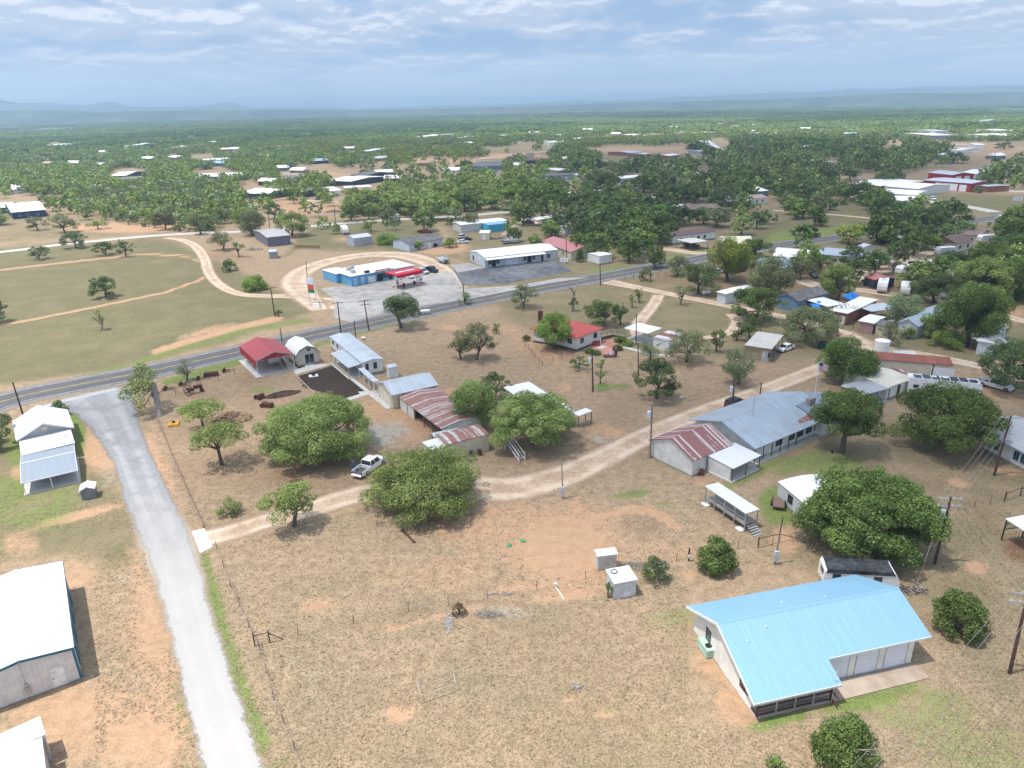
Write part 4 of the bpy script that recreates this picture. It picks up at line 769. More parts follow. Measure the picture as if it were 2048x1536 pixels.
EXTRA = [(800, 415, 52, 8.2, 'dark', 1, 'tall dark tree standing alone behind the row of brush'), (1027, 429, 50, 7, 'dark', 0, 'rounded dark oak between the long trailer house and the gravel road'), (648, 404, 34, 6, 'olive', 0, 'umbrella oak beside the gravel road turn'), (1593, 438, 48, 7, 'bright', 1, 'bright green tree alone in the right pasture'), (1660, 420, 34, 6, 'dark', 1, 'small dark tree above the bright green tree in the right pasture'),
 (1644, 452, 26, 5, 'bright', 1, 'small leaning tree in the right pasture'), (1696, 488, 66, 8, 'lime', 1, 'yellow-green tree against the highway right of the long bend'), (1612, 472, 62, 5, 'deep', 3, 'low green thicket beside the highway'), (1775, 448, 44, 7, 'deep', 1, 'green tree by the brown sign post'), (1748, 412, 62, 8.6, 'dark', 2, 'big oak left of the white canopy'), (1768, 372, 50, 9, 'dark', 2, 'big oak between the two halves of the long white roof'),
 (1972, 378, 66, 8, 'dark', 2, 'oak in front of the red fire station'), (1390, 300, 40, 8, 'dark', 2, 'dark oak left of the white A-frame house'), (1300, 470, 60, 9, 'deep', 2, 'large oak hiding the white shed roof'), (1258, 524, 62, 10, 'deep', 2, 'large oak with visible trunk beside the highway, right of the small white sheds'), (1190, 516, 76, 10, 'deep', 2, 'large oak behind the small white sheds'), (1070, 395, 36, 7, 'oak', 1, 'oak left of the track to the teal trailer house'),
 (1068, 365, 44, 7, 'dark', 2, 'oak at the left end of the teal trailer house'), (1175, 387, 42, 8.4, 'deep', 2, 'oak right of the teal trailer house, above the sandy drive'), (1080, 420, 70, 6, 'deep', 2, 'low spreading oaks below the teal trailer house'), (1105, 475, 40, 5, 'deep', 1, 'green tree behind the maroon-roofed house'), (1160, 524, 22, 5, 'deep', 3, 'narrow bush beside the white sign board'), (1700, 360, 40, 8, 'deep', 1, 'pale green tree behind the long white roof'), (1905, 326, 60, 9, 'dark', 2, 'broad oak in the tan pasture'), (2008, 298, 40, 7, 'olive', 0, 'lone umbrella oak far off in the tan pasture'), (1990, 330, 22, 6, 'dark', 1, 'small round oak by the far white road'), (1910, 306, 16, 5, 'dark', 1, 'small oak beside the white house in the tan pasture')]
CAND = []
rs = random.Random(11)
for zi, (poly, spc, tones, kinds, sc, phrase) in enumerate(ZONES):
 W_ = [G(*p) for p in poly]; x0, x1 = min(p[0] for p in W_), max(p[0] for p in W_); y0, y1 = min(p[1] for p in W_), max(p[1] for p in W_); pts = []
 tries = int((x1-x0)*(y1-y0)/(spc*spc)*7)
 for _ in range(tries):
  X, Y = rs.uniform(x0, x1), rs.uniform(y0, y1); px, py = proj((X, Y, 0))
  if not inpoly(px, py, poly) or near_road(px, py, 7): continue
  if any(((px-k[0])/k[2])**2+((py-k[1]-(5 if k[1] < 430 else -2))/(k[3]+(7 if k[1] < 430 else 0)))**2 < 1 for k in KEEP): continue
  if any((X-a)**2+(Y-b)**2 < (spc*.86)**2 for a, b in pts): continue
  if spc > 13 and any((X-c[0])**2+(Y-c[1])**2 < 64 for c in CAND): continue
  pts.append((X, Y)); CAND.append([X, Y, px, py, rs.choice(tones), rs.choice(kinds), sc*1.18*rs.uniform(.75, 1.25), zi, math.hypot(X, Y)])
CAND.sort(key=lambda c: c[8]/c[6])
NIND = 238
IND, REST = CAND[:NIND], CAND[NIND:]
tonew = {'oak': 'green', 'bright': 'bright green', 'dark': 'dark grey-green', 'deep': 'deep green', 'olive': 'olive', 'brown': 'brownish', 'lime': 'yellow-green', 'pale': 'pale green'}
kindw = ['spreading oak', 'upright round oak', 'broad oak', 'low bush']
def place_mid(nm, lab, cat, grp, X, Y, tone, k, s):
 tm, cm_, spec = proto(tone, k); o = thing(nm, lab, cat, (X, Y, 0), rs.uniform(0, 6.28), grp); s2 = s if isinstance(s, tuple) else (s, s, s*rs.uniform(.9, 1.1)); o.scale = s2
 a = bpy.data.objects.new('trunk', tm); b = bpy.data.objects.new('crown' if k != 3 else 'foliage', cm_)
 for q_ in (a, b): COL.objects.link(q_); q_.parent = o
 return o
_o = ['leftmost', 'second from the left', 'third from the left', 'fourth from the left', 'fifth from the left', 'sixth from the left', 'seventh from the left', 'eighth from the left', 'ninth from the left', 'tenth from the left']
ordw = ['leftmost', 'second from left', 'third from left', 'fourth from left', 'fifth from left', 'sixth from left', 'seventh from left', 'eighth from left', 'ninth from left', 'tenth from left', 'eleventh from left', 'twelfth from left', 'thirteenth from left', 'fourteenth from left', 'fifteenth from left', 'sixteenth from left', 'seventeenth from left', 'eighteenth from left']
byk = {}
for c in IND: byk.setdefault((c[7], c[4], c[5]), []).append(c)
for (zi, tone, k), L in sorted(byk.items()):
 L.sort(key=lambda c: c[2]); m_ = len(L)
 for i, c in enumerate(L):
  size = ''
  base = f"{tonew[tone]} {kindw[k]} {ZONES[zi][5]}"
  if m_ > 1:
   if i < m_/2: od = ordw[min(i, 17)]
   else: od = ordw[min(m_-1-i, 17)].replace('leftmost', 'rightmost').replace('from left', 'from right')
   base = f"{base}, {od}"
  place_mid('oak_tree' if k != 3 else 'shrub', base, 'tree' if k != 3 else 'shrub', 'trees '+ZONES[zi][5], c[0], c[1], c[4], c[5], c[6])
for (x, y, wpx, h, tone, k, lab) in EXTRA:
 p = G(x, y); sp = proto(tone, k)[2]; s = wpx*mpp(x, y)/2/sp[0]; place_mid('oak_tree' if k != 3 else 'shrub', lab, 'tree' if k != 3 else 'shrub', None, p[0], p[1], tone, k, (s, s, h/sp[1]))
# ---- far woodland as one object
PR = []
def farproto(tone, k, seed):
 rng = np.random.default_rng(seed); Rr, H, form, nb = [(4.6, 6.4, 'dome', 9), (3.6, 6.4, 'round', 8), (3.2, 3.6, 'bush', 7)][k]
 B = make_blobs(rng, Rr, H, form, nb); Vv, Tt = crown_arrays(rng, B, .95, .95); o = bpy.data.objects.new('woodland_tree', quads_mesh('woodland_tree', Vv, Tt, TONE[tone])); return o
for tone, k in [('pale', 0), ('bright', 0), ('oak', 1), ('deep', 0), ('olive', 2), ('lime', 1)]: PR.append(farproto(tone, k, 40+len(PR)))
def clumpproto(tones, seed):
 rng = np.random.default_rng(seed); VV = []; TT = []
 for i in range(16):
  B = make_blobs(rng, rng.uniform(3.4, 5.4), rng.uniform(5, 7.5), 'dome', 4); x, y = rng.uniform(-24, 24, 2)
  B = [(b[0]+x, b[1]+y, b[2], b[3]*1.2, b[4]) for b in B]; Vv, Tt = crown_arrays(rng, B, 2.0, .9); VV.append(Vv); TT.append(Tt)
 return bpy.data.objects.new('woodland_tree', quads_mesh('woodland_tree', np.concatenate(VV), np.concatenate(TT), TONE[tones]))
for tone in ('oak', 'bright', 'deep'): PR.append(clumpproto(tone, 80+len(PR)))
fp = []      # x,y,scale,idx
for c in REST: fp.append((c[0], c[1], c[6], {'oak': 0, 'bright': 1, 'deep': 2, 'dark': 3, 'olive': 4}.get(c[4], 0)))
rn = np.random.default_rng(3)
def vnoise(x, y, s, sd=0):
 xi = np.floor(x/s).astype(int); yi = np.floor(y/s).astype(int); fx = x/s-xi; fy = y/s-yi; fx = fx*fx*(3-2*fx); fy = fy*fy*(3-2*fy)
 def h(a, b): v = np.sin(a*127.1+b*311.7+sd*17.3)*43758.5453; return v-np.floor(v)
 return (h(xi, yi)*(1-fx)+h(xi+1, yi)*fx)*(1-fy)+(h(xi, yi+1)*(1-fx)+h(xi+1, yi+1)*fx)*fy
FARPX = [(-400, 352), (0, 352), (250, 336), (480, 342), (700, 336), (900, 324), (960, 314), (1100, 298), (1300, 294), (1420, 290), (1480, 278), (1620, 266), (1760, 280), (1860, 285), (1960, 285), (2060, 283), (2600, 270)]
N = 170000; yy = rn.uniform(0, 1, N); Dm = 380+(2900-380)*yy**1.0; ang = rn.uniform(-rad(41), rad(41), N); X = Dm*np.sin(ang); Y = Dm*np.cos(ang)
accept = rn.uniform(0, 1, N) < Dm/2900*.84
X, Y, Dm = X[accept], Y[accept], Dm[accept]
Vw = np.stack([X, Y, np.zeros(len(X))-CH], 1); dd = Vw@AF; px_ = 1024+F*(Vw@AR)/dd; py_ = 768-F*(Vw@AU)/dd
lim = np.interp(px_, [p[0] for p in FARPX], [p[1] for p in FARPX]); n1 = vnoise(X, Y, 130, 1)*.5+vnoise(X, Y, 45, 2)*.5; tn = vnoise(X, Y, 260, 5)*.6+vnoise(X, Y, 30, 7)*.4
ok = (py_ < lim) & (n1 > .345)
for k in KEEP: ok &= ~(((px_-k[0])/k[2])**2+((py_-k[1]-3)/(k[3]+4))**2 < 1)
for P in ROADK[4:5]:
 for (x0, y0), (x1, y1) in zip(P[:-1], P[1:]):
  ex, ey = x1-x0, y1-y0; t = np.clip(((px_-x0)*ex+(py_-y0)*ey)/(ex*ex+ey*ey), 0, 1); ok &= np.hypot(px_-x0-t*ex, (py_-y0-t*ey)*2) > 4
# sandy and tan clearings among the far trees
for (cx, cy, rx, ry) in [(1950, 300, 130, 16), (1860, 287, 70, 4), (870, 320, 60, 3), (960, 332, 60, 6), (1180, 305, 150, 4), (560, 358, 40, 5), (1790, 256, 50, 3), (860, 270, 40, 2), (1300, 256, 60, 2), (1640, 262, 60, 3), (1480, 258, 40, 2), (640, 350, 50, 5), (330, 300, 40, 2), (150, 320, 30, 3)]:
 ok &= ~(((px_-cx)/rx)**2+((py_-cy)/ry)**2 < 1)
X, Y, Dm, tn, px_, py_ = X[ok], Y[ok], Dm[ok], tn[ok], px_[ok], py_[ok]
for i in range(len(X)):
 if Dm[i] > 1250:
  if rn.uniform() < .10: fp.append((X[i], Y[i], rn.uniform(.8, 1.15), 6 if tn[i] < .45 else (7 if tn[i] < .66 else 8)))
 else:
  b = tn[i]+rn.uniform(-.18, .18); fp.append((X[i], Y[i], rn.uniform(.65, 1.3), 3 if b < .26 else (2 if b < .36 else (0 if b < .50 else (1 if b < .70 else 5)))))
  if rn.uniform() < .15: fp.append((X[i]+rn.uniform(-6, 6), Y[i]+rn.uniform(-6, 6), rn.uniform(.5, .9), 4))
# patch carpets out to the haze
Dp = rn.uniform(2900, 5400, 9000); ang = rn.uniform(-rad(40), rad(40), 9000)
for d_, a_ in zip(Dp, ang):
 x, y = d_*math.sin(a_), d_*math.cos(a_)
 if vnoise(np.array([x]), np.array([y]), 260, 9)[0] > .3: fp.append((x, y, rn.uniform(.9, 1.5), 6 if rn.uniform() < .5 else (7 if rn.uniform() < .5 else 8)))
print('far trees', len(fp), 'individual', len(IND), 'rest', len(REST))
me = bpy.data.meshes.new('woodland'); me.vertices.add(len(fp)); me.vertices.foreach_set('co', np.array([(a, b, 0) for a, b, s, k in fp], np.float32).ravel())
a1 = me.attributes.new('sc', 'FLOAT', 'POINT'); a1.data.foreach_set('value', np.array([s for a, b, s, k in fp], np.float32))
a2 = me.attributes.new('kd', 'INT', 'POINT'); a2.data.foreach_set('value', np.array([k for a, b, s, k in fp], np.int32))
a3 = me.attributes.new('rz', 'FLOAT', 'POINT'); a3.data.foreach_set('value', rn.uniform(0, 6.28, len(fp)).astype(np.float32))
wo = bpy.data.objects.new('woodland', me); COL.objects.link(wo)
tag(wo, 'far-off oak woodland fading into the blue distance up to the hills', 'woodland', kind='stuff')
ng = bpy.data.node_groups.new('woodland', 'GeometryNodeTree'); ng.interface.new_socket('Geometry', in_out='INPUT', socket_type='NodeSocketGeometry'); ng.interface.new_socket('Geometry', in_out='OUTPUT', socket_type='NodeSocketGeometry')
gi = ng.nodes.new('NodeGroupInput'); gout = ng.nodes.new('NodeGroupOutput'); jn = ng.nodes.new('GeometryNodeJoinGeometry')
def nattr(name, typ):
 a = ng.nodes.new('GeometryNodeInputNamedAttribute'); a.data_type = typ; a.inputs['Name'].default_value = name; return a.outputs['Attribute']
sc_, kd_, rz_ = nattr('sc', 'FLOAT'), nattr('kd', 'INT'), nattr('rz', 'FLOAT')
cr = ng.nodes.new('ShaderNodeCombineXYZ'); ng.links.new(rz_, cr.inputs[2])
for k, pobj in enumerate(PR):
 oi = ng.nodes.new('GeometryNodeObjectInfo'); oi.inputs[0].default_value = pobj; oi.inputs['As Instance'].default_value = True
 cpn = ng.nodes.new('FunctionNodeCompare'); cpn.data_type = 'INT'; cpn.operation = 'EQUAL'
 ins = [s for s in cpn.inputs if s.type == 'INT']; ng.links.new(kd_, ins[0]); ins[1].default_value = k
 ip = ng.nodes.new('GeometryNodeInstanceOnPoints'); ng.links.new(gi.outputs[0], ip.inputs['Points']); ng.links.new(cpn.outputs[0], ip.inputs['Selection']); ng.links.new(oi.outputs['Geometry'], ip.inputs['Instance'])
 ng.links.new(cr.outputs[0], ip.inputs['Rotation']); ng.links.new(sc_, ip.inputs['Scale']); ng.links.new(ip.outputs[0], jn.inputs[0])
ng.links.new(jn.outputs[0], gout.inputs[0])
md = wo.modifiers.new('scatter', 'NODES'); md.node_group = ng
RC = [('white', '#ececec'), ('pale grey', '#b9bdc2'), ('cream', '#d8cfb8'), ('light blue', '#9fb8cc'), ('tan', '#a58f74'), ('brown', '#6a5346')]; WC = [('white', '#d5d3cc'), ('tan', '#9c8466'), ('grey', '#777c80'), ('dark', '#33363c')]
cnt = {}
for i, (x, y, L_) in enumerate(sorted(FH)):
 p = G(x, y); rc, wc = RC[(i*5+i//7) % 6 if i % 3 else 0], WC[(i*3) % 4]; zone = ['far left', 'left', 'left of centre', 'centre', 'right of centre', 'right', 'far right'][min(6, int(x/293))]; dp_ = 'on the far plain' if y < 300 else 'in the middle distance'
 key = (rc[0], wc[0], zone, dp_); cnt[key] = cnt.get(key, 0)+1
 o = thing('far_house', f'small house, {rc[0]} roof, {wc[0]} walls, {dp_}, {zone}'+['', ', further right', ', rightmost one', ', second from right'][min(3, cnt[key]-1)], 'house', (p[0], p[1], 0), rs.uniform(-.6, .6), 'small distant houses'); w_ = 4.5; h_ = 4.0 if y < 300 else 3.0
 m = MB(); m.box(-L_/2, L_/2, -w_, w_, 0, h_); m.build('wall', plain(wc[1], .7), o); m = MB(); m.hexa([(-L_/2-.5, -w_-.5, h_), (L_/2+.5, -w_-.5, h_), (L_/2+.5, w_+.5, h_), (-L_/2-.5, w_+.5, h_), (-L_/2-.5, -.1, h_+2), (L_/2+.5, -.1, h_+2), (L_/2+.5, .1, h_+2), (-L_/2-.5, .1, h_+2)]); m.build('roof', plain(rc[1], .5), o)
 if y > 300: m = MB(); m.box(-L_*.3, -L_*.3+1.2, -w_-.04, -w_+.02, 1, 2.2); m.box(L_*.2, L_*.2+1.2, -w_-.04, -w_+.02, 1, 2.2); m.build('windows', glass(), o)
# ================================================================ BUILDINGS
m_frame = plain('#d8d8d4', .5, 0, .05); m_dframe = plain('#2a2826', .5, 0, .05); m_fnd = patchy((.22, .20, .18), (.36, .34, .31), 1.5)
m_wood = siding((.30, .20, .12), 'V', .2); m_post = plain((.16, .13, .11), .7); m_steel = plain((.42, .43, .44), .4, .3)
class Frame:
 """footprint from photo points of eave corners A,B,C at height z; local u along AB, v along BC"""
 def __init__(s, A, B, C, z, LW=None, zc=None):
  a = G(A[0], A[1], z); b = G(B[0], B[1], z); c = G(C[0], C[1], z if zc is None else zc)
  s.O = a[:2]; d = b[:2]-a[:2]; s.L = float(np.linalg.norm(d)); s.ex = d/s.L
  nrm = np.array([-s.ex[1], s.ex[0]]); w = float((c[:2]-b[:2])@nrm); s.s = 1 if w > 0 else -1; s.W = abs(w)
  if LW: s.L = LW[0] or s.L; s.W = LW[1] or s.W
  s.rz = math.atan2(s.ex[1], s.ex[0])
 def loc(s): return (s.O[0], s.O[1], 0)
class LB(MB):      # mesh builder in the (u,v) frame; flips v for left-handed frames
 def __init__(s, fr): super().__init__(); s.fr = fr
 def build(s, name, mat, parent=None, **k):
  s.v = [(p[0], p[1]*s.fr.s, p[2]) for p in s.v]
  if s.fr.s < 0: s.f = [tuple(reversed(f)) for f in s.f]
  return super().build(name, mat, parent, **k)
PROF = {'flat': lambda r: [(0, 0), (1, 0)], 'gable': lambda r: [(0, 0), (.5, r), (1, 0)], 'shed': lambda r: [(0, 0), (1, r)], 'shedr': lambda r: [(0, r), (1, 0)],
  'gambrel': lambda r: [(0, 0), (.17, r*.62), (.5, r), (.83, r*.62), (1, 0)], 'arch': lambda r: [(0, 0), (.12, r*.5), (.3, r*.86), (.5, r), (.7, r*.86), (.88, r*.5), (1, 0)],
  'low': lambda r: [(0, 0), (.5, r), (1, 0)]}
def side_box(fr, mb, side, a0, a1, z0, z1, e0, e1, ov, Lw, Ww):
 """box on a wall: a along the wall in metres, e outward offsets from the wall face"""
 u0, v0, u1, v1 = ov, ov, fr.L-ov, fr.W-ov
 if side == 0: mb.box(u0+a0, u0+a1, v0-e1, v0-e0, z0, z1)
 elif side == 2: mb.box(u0+a0, u0+a1, v1+e0, v1+e1, z0, z1)
 elif side == 1: mb.box(u1+e0, u1+e1, v0+a0, v0+a1, z0, z1)
 else: mb.box(u0-e1, u0-e0, v0+a0, v0+a1, z0, z1)
def openings(fr, root, ops, ov, z_base=0.):
 for op in ops:
  side, pos, w, z0, h, typ = op[:6]; col = op[6] if len(op) > 6 else None
  Lw = (fr.L if side in (0, 2) else fr.W)-2*ov; c = pos*Lw; a0, a1 = c-w/2, c+w/2
  if typ == 'win':
   f = LB(fr); t = .07
   for (p0, p1, q0, q1) in ((a0-t, a1+t, z0-t, z0), (a0-t, a1+t, z0+h, z0+h+t), (a0-t, a0, z0, z0+h), (a1, a1+t, z0, z0+h)): side_box(fr, f, side, p0, p1, q0, q1, -.02, .06, ov, 0, 0)
   if w > .7: side_box(fr, f, side, c-.025, c+.025, z0, z0+h, .026, .05, ov, 0, 0)
   fo = f.build('window', col or m_frame, root); g = LB(fr); side_box(fr, g, side, a0, a1, z0, z0+h, -.05, .02, ov, 0, 0); g.build('pane', glass(), fo)
  elif typ == 'door':
   f = LB(fr); side_box(fr, f, side, a0, a1, z0, z0+h, -.05, .05, ov, 0, 0); d = f.build('door', col or plain('#e6e6e2', .5), root)
   k = LB(fr); side_box(fr, k, side, a1-.16, a1-.08, z0+h*.46, z0+h*.5, .052, .12, ov, 0, 0); k.build('handle', m_dframe, d)
   k = LB(fr)
   for (p0, p1, q0, q1) in ((a0-.08, a0, z0, z0+h+.08), (a1, a1+.08, z0, z0+h+.08), (a0, a1, z0+h, z0+h+.08)): side_box(fr, k, side, p0, p1, q0, q1, -.02, .062, ov, 0, 0)
   k.build('frame', m_dframe if col == 'dk' else m_frame, d)
  elif typ == 'gar':
   f = LB(fr); kk = max(3, int(h/.5))
   for i in range(kk): side_box(fr, f, side, a0, a1, z0+h*i/kk+.012, z0+h*(i+1)/kk, -.05, .025, ov, 0, 0)
   side_box(fr, f, side, a0, a1, z0, z0+h, -.06, .012, ov, 0, 0); d = f.build('garage_door', col or plain('#e3e5ea', .5, 0, .04), root)
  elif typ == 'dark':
   f = LB(fr); side_box(fr, f, side, a0, a1, z0, z0+h, -.05, .02, ov, 0, 0); f.build('opening', plain((.02, .02, .022), .9, key=('dark',)), root)  # near-black panel on the wall; dark of an open doorway painted as colour
  elif typ == 'panel':
   f = LB(fr); side_box(fr, f, side, a0, a1, z0, z0+h, -.05, .03, ov, 0, 0); f.build('panel', col, root)
  elif typ == 'ac':
   f = LB(fr); side_box(fr, f, side, a0, a1, z0, z0+h, .0, .5, ov, 0, 0); f.build('air_conditioner', plain('#c9c9c4', .5), root)
def roof_build(fr, root, prof, he, mat, th=.12, name='roof', ext=0., trim=None):
 mb = LB(fr)
 for (a, za), (b, zb) in zip(prof[:-1], prof[1:]):
  va, vb = a*fr.W, b*fr.W
  mb.hexa([(-ext, va, he+za-th), (fr.L+ext, va, he+za-th), (fr.L+ext, vb, he+zb-th), (-ext, vb, he+zb-th), (-ext, va, he+za), (fr.L+ext, va, he+za), (fr.L+ext, vb, he+zb), (-ext, vb, he+zb)])
 r = mb.build(name, mat, root)
 if len(prof) in (3, 5, 7):      # ridge cap
  k = len(prof)//2; vz = prof[k]; c = LB(fr); w = .16; sl = (prof[k][1]-prof[k-1][1])/((prof[k][0]-prof[k-1][0])*fr.W+1e-6)
  c.hexa([(-ext, vz[0]*fr.W-w, he+vz[1]-w*sl+.004), (fr.L+ext, vz[0]*fr.W-w, he+vz[1]-w*sl+.004), (fr.L+ext, vz[0]*fr.W+w, he+vz[1]-w*sl+.004), (-ext, vz[0]*fr.W+w, he+vz[1]-w*sl+.004),
    (-ext, vz[0]*fr.W-.05, he+vz[1]+.03), (fr.L+ext, vz[0]*fr.W-.05, he+vz[1]+.03), (fr.L+ext, vz[0]*fr.W+.05, he+vz[1]+.03), (-ext, vz[0]*fr.W+.05, he+vz[1]+.03)])
  c.build('ridge_cap', mat, r)
 if trim:
  for u0, u1 in ((-ext-.05, -ext), (fr.L+ext, fr.L+ext+.05)):
   c = LB(fr)
   for (a, za), (b, zb) in zip(prof[:-1], prof[1:]):
    va, vb = a*fr.W, b*fr.W; c.hexa([(u0, va, he+za-.24), (u1, va, he+za-.24), (u1, vb, he+zb-.24), (u0, vb, he+zb-.24), (u0, va, he+za+.02), (u1, va, he+za+.02), (u1, vb, he+zb+.02), (u0, vb, he+zb+.02)])
   c.build('fascia', trim, r)
 return r
def bld(name, label, cat, A, B, C, he, rise, roof='gable', wm=None, rm=None, ov=.35, ops=(), walls=True, posts=0, group=None, LW=None, trim=None, base=.0, wallsides=(0, 1, 2, 3), wz=0., slab=None, zc=None, postm=None, upper=None, pier=None):
 fr = Frame(A, B, C, he, LW, zc); root = thing(name, label, cat, fr.loc(), fr.rz, group)
 prof = PROF[roof](rise) if isinstance(roof, str) else roof
 hz = lambda v: he-.13+np.interp(v/fr.W, [p[0] for p in prof], [p[1] for p in prof])
 if roof == 'hip':
  pass
 if walls:
  mb = LB(fr); u0, u1, v0, v1 = ov, fr.L-ov, ov, fr.W-ov; t = .12
  vs = sorted(set([v0, v1]+[p[0]*fr.W for p in prof if v0 < p[0]*fr.W < v1]))
  if 0 in wallsides: mb.hexa([(u0, v0, wz), (u1, v0, wz), (u1, v0+t, wz), (u0, v0+t, wz), (u0, v0, hz(v0)), (u1, v0, hz(v0)), (u1, v0+t, hz(v0)), (u0, v0+t, hz(v0))])
  if 2 in wallsides: mb.hexa([(u0, v1-t, wz), (u1, v1-t, wz), (u1, v1, wz), (u0, v1, wz), (u0, v1-t, hz(v1)), (u1, v1-t, hz(v1)), (u1, v1, hz(v1)), (u0, v1, hz(v1))])
  for sd, ua, ub in ((3, u0+.002, u0+t), (1, u1-t, u1-.002)):
   if sd not in wallsides: continue
   ring = [(v0+.002, wz)]+[(v1-.002, wz)]+[(min(max(v, v0+.002), v1-.002), hz(v)) for v in reversed(vs)]
   k = len(mb.v); m_ = len(ring)
   for u in (ua, ub): mb.v += [(u, v, z) for v, z in ring]
   mb.f.append(tuple(k+i for i in range(m_))); mb.f.append(tuple(k+m_+i for i in reversed(range(m_))))
   for i in range(m_): j = (i+1) % m_; mb.f.append((k+i, k+j, k+m_+j, k+m_+i))
  mb.build('wall', wm, root)
  if base: f = LB(fr); f.box(u0-.06, u1+.06, v0-.06, v1+.06, -.05, base); f.build('foundation', m_fnd, root)
 if posts:
  pm = postm or m_post
  ku, kv = posts if isinstance(posts, tuple) else (posts, 2)
  for i in range(ku):
   for j in range(kv):
    u = .12+(fr.L-.24)*i/max(1, ku-1); v = .12+(fr.W-.24)*j/max(1, kv-1); p = LB(fr); p.box(u-.06, u+.06, v-.06, v+.06, 0, hz(v)); p.build('post', pm, root)
 if slab: f = LB(fr); f.box(-slab[0], fr.L+slab[0], -slab[0], fr.W+slab[0], -.05, slab[1]); f.build('floor_slab', m_fresh, root)
 r = roof_build(fr, root, prof, he, rm, trim=trim)
 if pier:
  for (s_, a, b) in pier: pass
 openings(fr, root, ops, ov)
 root['_L'] = fr.L; root['_W'] = fr.W
 return root, fr
WHT = (.66, .67, .68); BRW = (.62, .66, .70)
R_white = ribbed((.78, .78, .78), 'X', .9, streak=.05, bumpd=.02); R_whiteY = ribbed((.78, .78, .78), 'Y', .9, streak=.05, bumpd=.02)
R_blue = ribbed((.235, .43, .585), 'X', .30, .38, streak=.06); R_gry = ribbed((.40, .48, .55), 'X', .45, .45, streak=.14, aged=.3); R_galv = ribbed((.50, .55, .60), 'X', .35, .38, streak=.14, aged=.25)
R_red = ribbed((.40, .055, .060), 'X', .3, .5, streak=.12); R_rust = ribbed((.55, .50, .48), 'X', .32, .7, rust=.78, streak=.25, sheet=.42, rcol=(.20, .095, .075)); R_rust2 = ribbed((.55, .52, .50), 'X', .32, .7, rust=.75, streak=.2, sheet=.62, rcol=(.20, .065, .045)); R_maroon = ribbed((.42, .17, .17), 'X', .4, .6, streak=.1)
R_shing = patchy((.10, .10, .105), (.19, .19, .19), 2.); R_brsh = patchy((.16, .12, .10), (.27, .21, .18), 2.)
S_wht = siding((.78, .78, .76), 'Z', .2); S_whtv = siding((.78, .78, .75), 'V', .3); S_cream = siding((.66, .60, .46), 'V', .3); S_pale = siding((.60, .62, .63), 'V', .25); S_blue = siding((.16, .26, .38), 'Z', .2); S_tan = siding((.40, .33, .20), 'Z', .16); S_grey = siding((.34, .36, .38), 'V', .3)
S_brick = patchy((.22, .09, .065), (.34, .16, .12), 3.); S_cyan = siding((.07, .42, .62), 'V', .25); S_teal = siding((.30, .44, .48), 'Z', .2); S_navy = siding((.03, .06, .16), 'Z', .2); S_red = siding((.38, .03, .045), 'V', .3); S_dark = siding((.05, .055, .08), 'V', .3)
TRB = plain((.03, .15, .22), .5); TRW = plain((.78, .78, .77), .5, 0, .03)
